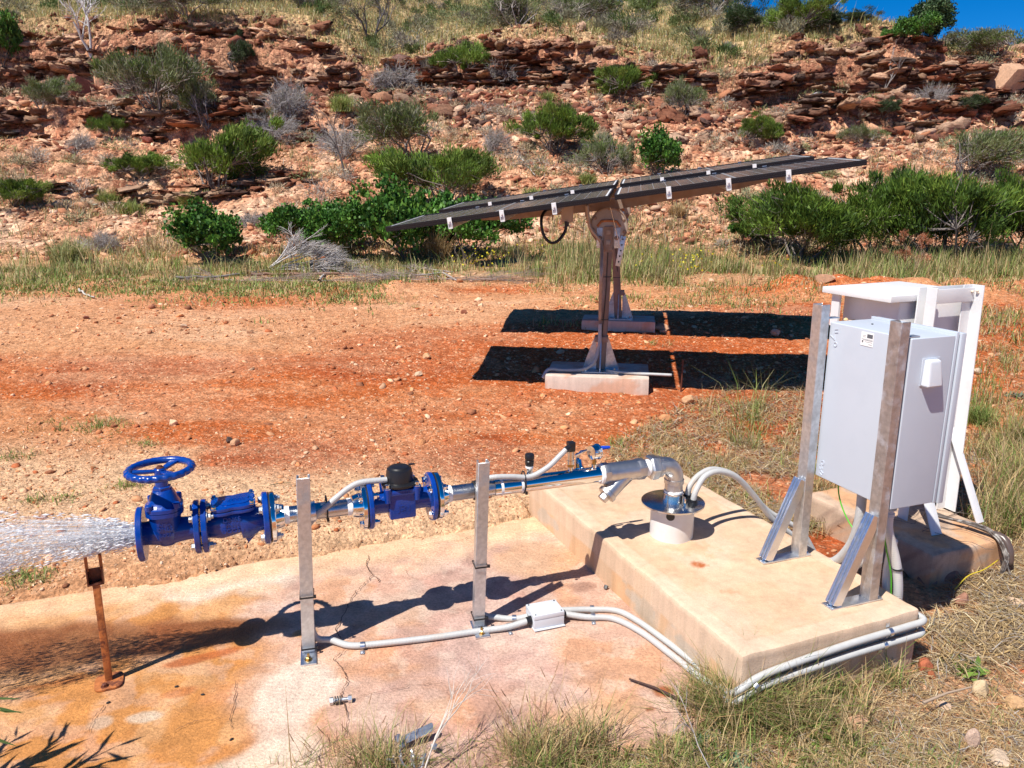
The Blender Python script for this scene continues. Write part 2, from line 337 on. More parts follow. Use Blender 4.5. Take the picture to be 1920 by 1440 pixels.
# ================================================================ ground sheet (one mesh to the horizon)
def ground_color(X, Y):
    n = fbm(X * .9, Y * .9, 70, 5); n2 = fbm(X * 3.5, Y * 3.5, 71, 4); n3 = fbm(X * .35, Y * .8, 72, 4)
    tan = np.array([.64, .315, .155]); red = np.array([.54, .130, .036]); pale = np.array([.78, .47, .28]); deep = np.array([.42, .095, .032])
    C = np.ones((X.size, 3)) * tan
    def mix(c, m):
        nonlocal C
        m = np.clip(m, 0, 1)[:, None]; C = C * (1 - m) + c * m
    # red earth belt through the middle of the clearing
    lo = np.interp(X, [-6, -2.5, -.6, .6, 2.2, 5], [6.2, 4.9, 4.35, 3.85, 3.7, 4.2]); hi = np.interp(X, [-6, -3, -1, 1, 3, 6], [6.8, 7.3, 7.7, 8.4, 8.7, 8.9])
    belt = ss(-.5, .5, Y - lo + (n - .5) * 2.2) * ss(-.5, .7, hi - Y + (n3 - .5) * 3.5)
    mix(red, belt * (.62 + .9 * ss(.36, .60, n2 * .5 + n * .5)))
    mix(red * np.array([1.08, 1.45, 1.6]), ss(4.2, 5, Y) * (1 - ss(10, 10.6, Y)) * .30)
    mix(deep, belt * ss(.46, .66, n) * .85)
    mix(pale, ss(.52, .70, fbm(X * .7, Y * 2.2, 75, 4)) * (.25 + .55 * (1 - belt)) * (1 - ss(12, 13, Y)))
    mix(np.array([.70, .38, .21]), ss(6.4, 7.6, Y + (n3 - .5) * 2) * (1 - ss(9.3, 9.9, Y)) * (1 - ss(-.8, 1.2, X + (n - .5) * 2)) * (.35 + .6 * ss(.40, .58, fbm(X * .6, Y * 3, 78, 4))))
    # around the solar footings the soil is turned over and saturated red
    mix(red * .95, np.exp(-(((X - 1.2) / 2.3) ** 2 + ((Y - 6.9) / 1.2) ** 2)) * 1.3 * ss(.25, .5, n2))
    mix(red, ss(2.6, 3.4, X) * ss(4.6, 5.4, Y) * (1 - ss(7.4, 8.4, Y)) * ss(.3, .55, n))
    # pale gravel strip just behind the apron
    g = ss(3.0, 3.5, Y + .38 * (-X) * .0) * (1 - ss(4.2, 5.0, Y + (n - .5) * 1.6 - .12 * X * 0)) * (1 - ss(.2, .9, X))
    mix(np.array([.80, .50, .29]), g * .95)
    # red lumps at the windrow
    mix(red * 1.05, np.exp(-((Y - 10.1) / .5) ** 2) * ss(.42, .55, n) * ss(-3.5, -2.5, X + n) * .9)
    mix(red, np.exp(-((Y - 9.3) / .5) ** 2) * np.exp(-((X + 3.3) / 1.2) ** 2) * .9)
    # litter covered soil, right and front
    lit = np.maximum(ss(1.6, 2.2, X - .25 * (Y - 3)) * (1 - ss(5.2, 6.2, Y)), 1 - ss(1.7, 2.3, Y - .42 * (X - .7)))
    mix(np.array([.58, .31, .16]), lit * .8)
    mix(np.array([.56, .19, .07]), lit * ss(.46, .58, n) * .9)
    # hillside
    hm = ss(13.2, 14.5, Y)
    hc = np.array([.57, .30, .175]) * (1 + 0 * X[:, None])
    k = ss(.45, .62, n2)[:, None]; hc = hc * (1 - k) + np.array([.36, .145, .08]) * k
    k = ss(.55, .68, fbm(X * 1.1, Y * 1.1, 77, 4))[:, None] * .75; hc = hc * (1 - k) + np.array([.68, .44, .29]) * k
    k = ss(cliffy(X) + .8, cliffy(X) + 2.0, Y)[:, None] * .7; hc = hc * (1 - k) + np.array([.36, .29, .13]) * k
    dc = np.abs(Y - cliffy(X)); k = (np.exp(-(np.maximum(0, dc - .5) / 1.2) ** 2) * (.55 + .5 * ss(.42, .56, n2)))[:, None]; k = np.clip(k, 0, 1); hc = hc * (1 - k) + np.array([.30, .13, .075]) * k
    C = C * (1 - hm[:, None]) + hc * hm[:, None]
    # grass belt soil
    mix(np.array([.33, .24, .12]), np.exp(-((Y - 12.2) / 1.1) ** 2) * .7)
    return C
def make_ground():
    rr = np.concatenate([np.array([.05, .5]), np.geomspace(.95, 14, 400), np.linspace(14.05, 36, 560), np.geomspace(36.5, 60, 50), np.geomspace(64, 900, 24)])
    aa = np.concatenate([np.linspace(-180, -44, 34)[:-1], np.linspace(-44, 44, 860), np.linspace(44, 180, 34)[1:]])
    A, RR = np.meshgrid(np.radians(aa), rr); X = (RR * np.sin(A)).ravel(); Y = (RR * np.cos(A)).ravel()
    Z = T(X, Y); nr, nc = len(rr), len(aa)
    i = np.arange((nr - 1) * (nc - 1)); r_ = i // (nc - 1); c_ = i % (nc - 1); a0 = r_ * nc + c_
    Fc = np.stack([a0, a0 + 1, a0 + nc + 1, a0 + nc], 1)[:, ::-1]
    o = npmesh('ground', np.stack([X, Y, Z], 1), Fc, M_ground, ground_color(X, Y), smooth=True)
    tag(o, 'red and tan stony earth rising to the rocky hillside', kind='structure')
make_ground()

# ================================================================ stones
def unit_rocks(k, seed, sub=1, flat=.5, sharp=.35):
    out = []
    rg = np.random.RandomState(seed)
    for j in range(k):
        bm = bmesh.new(); bmesh.ops.create_icosphere(bm, subdivisions=sub, radius=1)
        V = np.array([v.co[:] for v in bm.verts]); Fc = np.array([[v.index for v in f.verts] for f in bm.faces]); bm.free()
        # cut by random planes -> angular stone
        for c in range(7):
            d = rg.randn(3); d /= np.linalg.norm(d); off = rg.uniform(.35, .8)
            h = V @ d - off; V = V - np.clip(h, 0, None)[:, None] * d
        V = V * (1 + sharp * .25 * rg.randn(len(V), 1)); V = V * np.array([1, rg.uniform(.6, .95), flat * rg.uniform(.7, 1.3)])
        out.append((V, Fc))
    return out
def scatter_rocks(name, P, S, cols, seed, kind='stuff', sub=1, flat=.5, sink=.25, mat=None, tilt=.25, label=None, cat=None):
    U = unit_rocks(14, seed, sub, flat); rg = np.random.RandomState(seed + 1)
    Vs = []; Fs = []; Cs = []; off = 0; n = len(P)
    which = rg.randint(0, len(U), n); yaw = rg.uniform(0, 6.283, n); tx = rg.randn(n) * tilt; ty = rg.randn(n) * tilt
    for w_ in range(len(U)):
        V, Fc = U[w_]; ix = np.where(which == w_)[0]
        if not len(ix): continue
        cy, sy = np.cos(yaw[ix]), np.sin(yaw[ix]); s = S[ix]
        v = V[None] * s[:, None, None]
        x = v[..., 0]; y = v[..., 1]; z = v[..., 2]
        z2 = z + x * tx[ix][:, None] + y * ty[ix][:, None]
        X = x * cy[:, None] - y * sy[:, None]; Y = x * sy[:, None] + y * cy[:, None]
        W = np.stack([X + P[ix, 0, None], Y + P[ix, 1, None], z2 + P[ix, 2, None] + (s * flat * (1 - 2 * sink) * .6)[:, None]], -1)
        m = len(V); Vs.append(W.reshape(-1, 3)); Fs.append((Fc[None] + (np.arange(len(ix)) * m)[:, None, None] + off).reshape(-1, 3)); Cs.append(np.repeat(cols[ix], m, 0)); off += m * len(ix)
    o = npmesh(name, np.concatenate(Vs), np.concatenate(Fs), mat or M_stone, np.concatenate(Cs))
    return tag(o, label, cat, kind=kind)
def pan_inside(x, y, m=0.0):
    lx = (x - .743) * .9272 + (y - 2.19) * .3746; ly = -(x - .743) * .3746 + (y - 2.19) * .9272
    return (lx > -4.6 - m) & (lx < .78 + m) & (ly > -m) & (ly < 1.75 + m)
rg = np.random.RandomState(3)
def rock_cols(n, pal, rg, j=.18):
    pal = np.array(pal); c = pal[rg.randint(0, len(pal), n)]; return c * (1 + j * rg.randn(n, 1))
PAL_G = [(.34, .15, .08), (.62, .30, .14), (.60, .34, .19), (.66, .42, .26), (.50, .22, .10), (.70, .48, .32), (.42, .14, .06), (.56, .30, .16)]
# pebbles on the clearing: more of them near the camera
n = 60000; r_ = 2.6 + 9.8 * rg.rand(n) ** 1.15; a_ = R(40) * (2 * rg.rand(n) - 1)
x = r_ * np.sin(a_); y = r_ * np.cos(a_)
cl = fbm(x * 1.2, y * 1.8, 90, 3); keep = ~pan_inside(x, y, .0) & (rg.rand(n) < .25 + 1.5 * ss(.45, .62, cl)); x = x[keep]; y = y[keep]
s = np.clip(.0047 * np.exp(.70 * rg.randn(len(x))), .0025, .035) * (1 + .08 * y)
scatter_rocks('gravel', np.stack([x, y, T(x, y)], 1), s, rock_cols(len(x), PAL_G, rg) * np.array([1.1, 1.0, .95]), 5, flat=.5, sink=.42, label='loose red and tan gravel scattered over the clearing', cat='gravel', sub=1)
# finer pale grit behind the apron
n = 26000; x = rg.uniform(-3.6, .6, n); y = rg.uniform(2.6, 5.2, n) ; k = ~pan_inside(x, y, -.12) & (np.abs(x) < y * .78) & (rg.rand(n) < 1.2 - .4 * (y - 3)); x, y = x[k], y[k]
PAL_F = [(.80, .54, .34), (.70, .42, .24), (.84, .60, .42), (.55, .29, .15), (.76, .48, .28), (.40, .18, .09)]
scatter_rocks('fine_gravel', np.stack([x, y, T(x, y)], 1), np.clip(.0042 * np.exp(.5 * rg.randn(len(x))), .0025, .014), rock_cols(len(x), PAL_F, rg), 15, flat=.55, sink=.35, label='fine pale gravel strip behind the concrete apron', cat='gravel')
# scree on the hill
n = 70000; y = 13.2 + 21 * rg.rand(n) ** 1.1; x = y * (1.45 * rg.rand(n) - .74)
cd = np.exp(-((y - cliffy(x) + 2.2) / 2.2) ** 2); cl = fbm(x * .8, y * .8, 91, 3)
keep = (rg.rand(n) < .34 + .5 * cd + .8 * ss(.46, .62, cl)) & (y < cliffy(x) + 2.5); x = x[keep]; y = y[keep]; cd = cd[keep]
s = np.clip(.031 * np.exp(.66 * rg.randn(len(x))) * (1 + .9 * cd), .018, .34)
pal = np.array([(.60, .36, .22), (.70, .48, .33), (.48, .22, .12), (.34, .14, .08), (.58, .33, .2), (.27, .11, .07), (.66, .42, .27)])
idx = rg.randint(0, 7, len(x)); idx = np.where((rg.rand(len(x)) < .5 * cd + .05) & (y > 19), 5, idx)
pal = pal * np.array([1.04, .97, .93])
scatter_rocks('scree', np.stack([x, y, T(x, y)], 1), s, pal[idx] * (1 + .15 * rg.randn(len(x), 1)), 8, flat=.42, label='broken sandstone rubble covering the hillside', cat='rubble', tilt=.3, sink=.3)

# ================================================================ layered rock outcrops
def slab_units(k, seed):
    rg = np.random.RandomState(seed); out = []
    for j in range(k):
        bm = bmesh.new(); bmesh.ops.create_cube(bm, size=2); bmesh.ops.subdivide_edges(bm, edges=bm.edges, cuts=3, use_grid_fill=True)
        V = np.array([v.co[:] for v in bm.verts]); Fc = np.array([[v.index for v in f.verts] for f in bm.faces]); bm.free()
        r = np.linalg.norm(V[:, :2], axis=1, keepdims=True); q = np.maximum(np.abs(V[:, 0]), np.abs(V[:, 1]))[:, None]
        V[:, :2] *= (q / np.maximum(r, 1e-6)) * .35 + .65
        for c in range(5):
            d = rg.randn(3) * np.array([1, 1, .3]); d /= np.linalg.norm(d); off = rg.uniform(.7, 1.05)
            h = V @ d - off; V = V - np.clip(h, 0, None)[:, None] * d
        V[:, :2] += .13 * rg.randn(len(V), 2); V[:, 2] += .22 * rg.randn(len(V)); V[:, 2] *= 1 - .12 * (V[:, :1] ** 2)[:, 0]
        out.append((V, Fc))
    return out
SU = slab_units(18, 21)
def outcrop(name, label, x0, x1, front, top_add, seed, dens=1.0, depth=.9, layers=None, pal=None):
    """strata: stacked, broken beds following the cliff line; each bed a run of worn slabs"""
    rg = np.random.RandomState(seed); Vs = []; Fs = []; Cs = []; off = 0
    pal = np.array(pal or [(.34, .135, .075), (.43, .22, .14), (.27, .105, .06), (.50, .30, .19), (.18, .095, .07), (.37, .155, .09), (.58, .37, .24), (.38, .23, .16), (.14, .09, .07)])
    zt = 0; k = 0
    H = top_add
    while zt < H:
        th = rg.uniform(.04, .15); xx = x0 + rg.uniform(0, .4)
        back = .55 * zt + .12 * rg.randn() + (.18 if k % 3 == 0 else 0)
        while xx < x1:
            L = rg.uniform(.12, .62); xc = xx + L / 2
            e = min((xc - x0), (x1 - xc)); hh = front[1](xc) * min(1, .35 + e / 1.2)
            prot = .75 * (vn(np.array([xc * .8]), np.array([zt * 2.5]), seed)[0] - .5) + .16 * rg.randn()
            hole = vn(np.array([xc * 1.3]), np.array([zt * 1.8 + 7]), seed + 3)[0]
            if zt < hh and hole < .90 and rg.rand() < dens:
                V, Fc = SU[rg.randint(len(SU))]
                yb = front[0](xc) + back + prot; gz = front[2](xc)
                D = depth * rg.uniform(.5, .9)
                yaw = .22 * rg.randn(); c, s_ = math.cos(yaw), math.sin(yaw)
                v = V * np.array([L * .54, D * .5, th * .56]); v[:, 2] += v[:, 0] * .06 * rg.randn() + v[:, 1] * .10 * rg.randn()
                W = np.stack([v[:, 0] * c - v[:, 1] * s_ + xc, v[:, 0] * s_ + v[:, 1] * c + yb + D * .5, v[:, 2] + gz + zt + th / 2 + .05 * rg.randn()], 1)
                Vs.append(W); Fs.append(Fc + off); off += len(V)
                cc = pal[rg.randint(len(pal))] * (1 + .24 * rg.randn()); Cs.append(np.repeat(cc[None], len(V), 0))
            xx += L * .88 + (rg.uniform(.05, .3) if rg.rand() < .06 else 0)
        zt += th * .95; k += 1
    V = np.concatenate(Vs); loc = (V[:, 0].mean(), V[:, 1].mean(), V[:, 2].min())
    o = npmesh(name, V, np.concatenate(Fs), M_rock, np.clip(np.concatenate(Cs), .02, .9), loc=loc)
    tag(o, label, 'rock outcrop'); return o
def chunks():
    rg = np.random.RandomState(41); n = 4600; x = rg.uniform(-19, 20, n); q = rg.rand(n); y = cliffy(x) + np.where(q < .8, -.3 - 4.2 * rg.rand(n) ** 1.3, .6 + 1.6 * rg.rand(n)); k = rg.rand(n) < .25 + 1.1 * ss(.44, .58, fbm(x * .5, y * .7, 92, 3)); x, y = x[k], y[k]
    s = np.clip(.088 * np.exp(.55 * rg.randn(len(x))), .035, .34); pal = np.array([(.34, .145, .085), (.42, .22, .14), (.24, .10, .065), (.50, .30, .20), (.17, .095, .075), (.58, .37, .25)]); c = pal[rg.randint(0, 6, len(x))] * (1 + .2 * rg.randn(len(x), 1))
    Vs = []; Fs = []; Cs = []; off = 0
    for i in range(len(x)):
        V, Fc = SU[rg.randint(len(SU))]; an = rg.uniform(0, 6.28); ca, sa = math.cos(an), math.sin(an); v = V * np.array([s[i], s[i] * rg.uniform(.5, .9), s[i] * rg.uniform(.25, .6)]); v[:, 2] += v[:, 0] * .25 * rg.randn() + v[:, 1] * .25 * rg.randn()
        Vs.append(np.stack([v[:, 0] * ca - v[:, 1] * sa + x[i], v[:, 0] * sa + v[:, 1] * ca + y[i], v[:, 2] + s[i] * .12], 1)); Fs.append(Fc + off); off += len(V); Cs.append(np.repeat(c[i:i + 1], len(V), 0))
    V = np.concatenate(Vs); m = len(SU[0][0]); V[:, 2] += np.repeat(T(x, y), m)
    tag(npmesh('fallen_blocks', V, np.concatenate(Fs), M_rock, np.clip(np.concatenate(Cs), .02, .9)), 'dark broken sandstone blocks strewn below and between the cliff ledges', 'rubble', kind='stuff')
chunks()
cf = (lambda x: float(cliffy(np.array([x]))[0]) - .55, lambda x: float(cliffh(np.array([x]))[0]) + .25, lambda x: Ts(x, float(cliffy(np.array([x]))[0]) - .45) - .12)
outcrop('rock_outcrop', 'long layered brown cliff band across the upper left of the hill', -19.5, -4.5, cf, 2.4, 101, .95)
outcrop('rock_outcrop', 'low broken ledge band high in the middle of the hill above the green shrub', -4.7, 6.5, cf, 1.9, 102, .85)
outcrop('rock_outcrop', 'tall layered red cliff with dark overhangs below the round tree at right', 6.3, 17.2, cf, 2.3, 103, .95)
outcrop('rock_outcrop', 'weathered brown slabs at the far right end of the cliff line', 16.6, 22, cf, 1.5, 104, .85)
l2 = (lambda x: 21.0 + .05 * x - .2, lambda x: .75, lambda x: Ts(x, 20.9 + .05 * x) - .1)
outcrop('rock_outcrop', 'low grey brown ledge on the left slope below the main cliff', -15.5, -5.0, l2, .8, 105, .7)
outcrop('rock_outcrop', 'tumbled ledge of blocks under the right hand cliff', 7.2, 13.8, l2, .9, 106, .7)
l3 = (lambda x: 17.6 + .08 * x, lambda x: .35, lambda x: Ts(x, 17.8 + .08 * x) - .08)
outcrop('rock_outcrop', 'thin red slab ledge low on the left slope', -10.8, -4.5, l3, .38, 107, .6)
# ================================================================ concrete apron, plinth, footings
TH = R(22.0); EX = Vector((math.cos(TH), math.sin(TH), 0)); EY = Vector((-math.sin(TH), math.cos(TH), 0)); EZ = Vector((0, 0, 1))
SO = Vector((.743, 2.19, 0))                       # near left corner of the plinth
def S(a, b, z=0.0): return SO + EX * a + EY * b + EZ * z
def frame(o, x, y, z): 
    M = Matrix((( x[0], y[0], z[0], o[0]), (x[1], y[1], z[1], o[1]), (x[2], y[2], z[2], o[2]), (0, 0, 0, 1))); return M
def mat_pan():
    m, n, b, N, L = newmat('stained_concrete'); b.inputs['Specular IOR Level'].default_value = .3
    a = N.new('ShaderNodeAttribute'); a.attribute_name = 'Col'; tc = N.new('ShaderNodeTexCoord'); V = tc.outputs['Object']
    def noise(s, d, ro=.65):
        t = N.new('ShaderNodeTexNoise'); t.inputs['Scale'].default_value = s; t.inputs['Detail'].default_value = d; t.inputs['Roughness'].default_value = ro; L.new(V, t.inputs['Vector']); return t.outputs[0]
    def mr(x, a0, a1, b0, b1):
        r = N.new('ShaderNodeMapRange'); r.inputs[1].default_value = a0; r.inputs[2].default_value = a1; r.inputs[3].default_value = b0; r.inputs[4].default_value = b1; L.new(x, r.inputs[0]); return r.outputs[0]
    n1 = noise(9, 9, .72); n2 = noise(90, 6, .7); n3 = noise(3.2, 6, .6)
    f = N.new('ShaderNodeMath'); f.operation = 'MULTIPLY'; L.new(mr(n1, .32, .68, .72, 1.20), f.inputs[0]); L.new(mr(n2, .34, .66, .74, 1.20), f.inputs[1])
    v = N.new('ShaderNodeVectorMath'); v.operation = 'SCALE'; L.new(a.outputs['Color'], v.inputs[0]); L.new(f.outputs[0], v.inputs['Scale'])
    g = N.new('ShaderNodeMix'); g.data_type = 'RGBA'; L.new(mr(n3, .52, .66, 0, .45), g.inputs[0]); L.new(v.outputs[0], g.inputs[6])
    h = N.new('ShaderNodeMix'); h.data_type = 'RGBA'; h.blend_type = 'MULTIPLY'; h.inputs[0].default_value = 1; L.new(v.outputs[0], h.inputs[6]); h.inputs[7].default_value = (1.12, .92, .84, 1)
    L.new(h.outputs[2], g.inputs[7]); L.new(g.outputs[2], b.inputs['Base Color'])
    L.new(mr(a.outputs['Alpha'], 0, 1, .28, .92), b.inputs['Roughness'])
    ad = N.new('ShaderNodeMath'); ad.operation = 'ADD'; L.new(n2, ad.inputs[0]); L.new(n1, ad.inputs[1])
    bp = N.new('ShaderNodeBump'); bp.inputs['Strength'].default_value = .9; bp.inputs['Distance'].default_value = .008
    L.new(ad.outputs[0], bp.inputs['Height']); L.new(bp.outputs[0], b.inputs['Normal'])
    return m
M_pan = mat_pan()
PANX0, PANY1 = -4.6, 1.70
def blob(X, Y, px, py, rx, ry, seed=0, rot=R(20), amp=.5):
    c = atz(px, py, 0); dx = X - c.x; dy = Y - c.y
    u = dx * math.cos(rot) + dy * math.sin(rot); v_ = -dx * math.sin(rot) + dy * math.cos(rot)
    d = np.sqrt((u / rx) ** 2 + (v_ / ry) ** 2) + amp * (fbm(X * 6, Y * 6, 200 + seed, 5) - .5) * 2
    return 1 - ss(.65, 1.15, d)
def make_pan():
    xs = np.concatenate([np.arange(PANX0, -1.95, .02), np.arange(-1.95, .1, .008)]); ys = np.arange(0, PANY1 + .001, .0085)
    A, B = np.meshgrid(xs, ys); wob = .012 * (fbm(A * 9, B * 9, 150, 3) - .5)
    X = SO.x + A * EX.x + B * EY.x; Y = SO.y + A * EX.y + B * EY.y
    edge = np.minimum(np.minimum(B, PANY1 - B), A - PANX0)
    # worn, irregular outline
    out = .035 * (fbm(A * 5, B * 5, 151, 4) - .5) * (edge < .012)
    X = X + out * EY.x * np.sign(B - .85); Y = Y + out * EY.y * np.sign(B - .85)
    Z = .0 + .006 * (fbm(A * 2, B * 2, 152, 4) - .5) + .003 * (fbm(A * 14, B * 14, 153, 3) - .5) - .010 * np.exp(-edge / .012) + wob * 0
    Z[(edge <= 1e-6)] = -.09
    X = X.ravel(); Y = Y.ravel(); Z = Z.ravel()
    C = np.ones((X.size, 3)) * np.array([.60, .37, .27]); W = np.ones(X.size)
    def mix(c, m, wet=None):
        nonlocal C, W
        m = np.clip(m, 0, 1); C = C * (1 - m[:, None]) + np.array(c) * m[:, None]
        if wet is not None: W = W * (1 - m) + wet * m
    n = fbm(X * 4, Y * 4, 160, 5); n2 = fbm(X * 12, Y * 12, 161, 4); n3 = fbm(X * 1.6, Y * 1.6, 162, 4)
    mix((.60, .31, .17), ss(.46, .6, n) * .75)                       # orange earth staining
    mix((.70, .50, .42), ss(.50, .62, n3) * .6)                      # pinkish
    mix((.44, .27, .23), ss(.54, .66, fbm(X * 3, Y * 3, 163, 5)) * .5)
    mix((.74, .56, .44), ss(.52, .62, n2) * .35)
    lx = (X - .743) * EX.x + (Y - 2.19) * EX.y
    left = 1 - ss(-1.60, -1.30, lx + .5 * (n - .5) + (-.12) * 0)
    mix((.56, .24, .07), left * (1 - .35 * ss(.5, .62, n2)))         # iron stained left side
    mix((.70, .42, .22), left * ss(.50, .64, fbm(X * 7, Y * 7, 165, 5)) * .4)
    mix((.80, .68, .56), blob(X, Y, 420, 1085, .42, .20, 1) * .9)    # chalky patch
    mix((.78, .62, .50), blob(X, Y, 560, 1300, .13, .26, 2, R(0)) * .8)
    mix((.76, .60, .46), blob(X, Y, 500, 1430, .2, .10, 12, R(20)) * .8)
    mix((.70, .46, .28), blob(X, Y, 150, 1085, .55, .10, 14) * .8)
    mix((.74, .50, .32), blob(X, Y, 300, 1060, .5, .08, 15) * .7)
    mix((.62, .45, .34), blob(X, Y, 720, 1140, .5, .14, 3) * .5)
    mix((.50, .32, .27), blob(X, Y, 800, 1285, .20, .09, 5) * .5)
    mix((.60, .36, .20), blob(X, Y, 1010, 1050, .22, .2, 6) * .6)
    mix((.60, .34, .17), blob(X, Y, 1120, 1340, .2, .08, 7) * .6)
    mix((.36, .10, .03), blob(X, Y, 1245, 1297, .035, .03, 8, amp=.9) * .9)
    mix((.34, .12, .05), blob(X, Y, 1220, 1330, .02, .01, 9, amp=.9) * .8)
    mix((.50, .24, .08), blob(X, Y, 575, 1186, .05, .03, 4) * .8)
    mix((.24, .12, .08), blob(X, Y, 1095, 1100, .06, .05, 10, amp=1.4) * .6)
    mix((.80, .50, .29), ss(1.30, 1.62, (Y - 2.19) * EY.y + (X - .743) * EY.x + .25 * (n2 - .5)) * .85)
    # wet ground under the spray
    wm = np.maximum(blob(X, Y, 60, 1215, .66, .17, 20, R(10), .3), blob(X, Y, 330, 1195, .40, .115, 21, R(14), .3))
    mix((.25, .085, .028), wm * .95, .12)
    mix((.36, .15, .055), wm * ss(.50, .6, n2) * .5, .3)
    mix((.42, .10, .02), blob(X, Y, 370, 1235, .14, .035, 22, R(25), .8) * .8, .25)
    mix((.46, .14, .04), blob(X, Y, 330, 1300, .08, .03, 23, R(25), .9) * .6)
    mix((.40, .12, .03), blob(X, Y, 60, 1290, .2, .03, 24, R(25), .9) * .6, .4)
    mix((.62, .52, .40), blob(X, Y, 270, 1345, .05, .025, 25, R(10), .6) * .7)
    mix((.56, .42, .30), blob(X, Y, 190, 1355, .03, .03, 26, R(10), .6) * .6)
    W = np.clip(W, 0, 1)
    nr, nc = A.shape; i = np.arange((nr - 1) * (nc - 1)); r_ = i // (nc - 1); c_ = i % (nc - 1); a0 = r_ * nc + c_
    Fc = np.stack([a0, a0 + 1, a0 + nc + 1, a0 + nc], 1)
    o = npmesh('concrete_apron', np.stack([X, Y, Z], 1), Fc, M_pan, np.concatenate([C, W[:, None]], 1), smooth=True)
    return tag(o, 'old stained concrete apron under the pipe', kind='structure')
pan = make_pan()
M_crack = mat_simple('crack_shadow', (.13, .065, .035), .95)
def cracks():
    b = MB(); rg = random.Random(5)
    for pts, w in [([(640, 1008), (628, 1020), (636, 1033)], .004), ([(690, 1040), (688, 1062), (700, 1078), (676, 1100), (664, 1112), (650, 1140), (630, 1180), (640, 1200)], .005), ([(700, 1078), (712, 1086), (706, 1092)], .004),
                   ([(654, 1214), (624, 1235), (640, 1250), (652, 1275), (640, 1300), (652, 1350), (644, 1400)], .004), ([(650, 1310), (700, 1300), (770, 1285), (850, 1278)], .0025),
                   ([(780, 1024), (820, 1018), (870, 1010), (895, 1003)], .003), ([(200, 1318), (176, 1345), (165, 1378)], .003), ([(440, 1275), (442, 1300), (432, 1345), (436, 1370)], .003), ([(240, 1070), (330, 1052), (420, 1044), (520, 1030)], .003),
                   ([(322, 1372), (370, 1350), (430, 1345)], .0025), ([(1140, 1330), (1170, 1306), (1220, 1300)], .002), ([(1000, 1180), (1040, 1170), (1060, 1164)], .002), ([(780, 1060), (760, 1070), (775, 1085)], .002)]:
        P = [];
        for i in range(len(pts) - 1):
            for k in range(9):
                t = k / 9; P.append((pts[i][0] * (1 - t) + pts[i + 1][0] * t + rg.uniform(-2, 2), pts[i][1] * (1 - t) + pts[i + 1][1] * t + rg.uniform(-1.6, 1.6)))
        W = [atz(x, y, .0075) for x, y in P]; m = len(W); vs = []; fs = []
        for i, p in enumerate(W):
            d = (W[min(i + 1, m - 1)] - W[max(i - 1, 0)]).normalized(); nn = Vector((-d.y, d.x, 0)); ww = w * .5 * rg.uniform(.3, 1.0) * min(1, .2 + min(i, m - 1 - i) / 4)
            vs += [p + nn * ww, p - nn * ww]
        for i in range(m - 1): fs.append((2 * i, 2 * i + 1, 2 * i + 3, 2 * i + 2))
        b.add(vs, fs)
    b.build('crack', M_crack, pan, smooth=False)
cracks()
def mat_concrete(name, streaks=True, col=None):
    m, n, b, N, L = newmat(name); b.inputs['Roughness'].default_value = .9; b.inputs['Specular IOR Level'].default_value = .2
    a = N.new('ShaderNodeAttribute'); a.attribute_name = 'Col'; tc = N.new('ShaderNodeTexCoord'); V = tc.outputs['Object']
    def noise(s, d, ro=.65, sc=(1, 1, 1)):
        mp = N.new('ShaderNodeMapping'); mp.inputs['Scale'].default_value = sc; L.new(V, mp.inputs[0])
        t = N.new('ShaderNodeTexNoise'); t.inputs['Scale'].default_value = s; t.inputs['Detail'].default_value = d; t.inputs['Roughness'].default_value = ro; L.new(mp.outputs[0], t.inputs['Vector']); return t.outputs[0]
    def mr(x, a0, a1, b0, b1):
        r = N.new('ShaderNodeMapRange'); r.inputs[1].default_value = a0; r.inputs[2].default_value = a1; r.inputs[3].default_value = b0; r.inputs[4].default_value = b1; L.new(x, r.inputs[0]); return r.outputs[0]
    n1 = noise(5, 9, .7); n2 = noise(160, 4, .7); n3 = noise(22, 5, .6, (1, 1, .08))
    f = N.new('ShaderNodeMath'); f.operation = 'MULTIPLY'; L.new(mr(n1, .3, .7, .90, 1.09), f.inputs[0]); L.new(mr(n2, .3, .7, .91, 1.08), f.inputs[1])
    f2 = N.new('ShaderNodeMath'); f2.operation = 'MULTIPLY'; L.new(f.outputs[0], f2.inputs[0]); L.new(mr(n3, .35, .7, 1.06, .84), f2.inputs[1])
    vp = N.new('ShaderNodeTexVoronoi'); vp.inputs['Scale'].default_value = 75; L.new(V, vp.inputs['Vector'])
    pore = N.new('ShaderNodeMath'); pore.operation = 'MULTIPLY'; L.new(mr(vp.outputs['Distance'], .10, .17, 1, 0), pore.inputs[0]); L.new(mr(n1, .50, .60, 0, .55), pore.inputs[1])
    f3 = N.new('ShaderNodeMath'); f3.operation = 'MULTIPLY'; L.new(f2.outputs[0], f3.inputs[0]); L.new(mr(pore.outputs[0], 0, 1, 1, .25), f3.inputs[1]); f2 = f3
    v = N.new('ShaderNodeVectorMath'); v.operation = 'SCALE'; L.new(a.outputs['Color'], v.inputs[0]); L.new(f2.outputs[0], v.inputs['Scale']); L.new(v.outputs[0], b.inputs['Base Color'])
    bp = N.new('ShaderNodeBump'); bp.inputs['Strength'].default_value = .6; bp.inputs['Distance'].default_value = .003; L.new(n2, bp.inputs['Height']); L.new(bp.outputs[0], b.inputs['Normal'])
    return m
M_conc = mat_concrete('concrete')
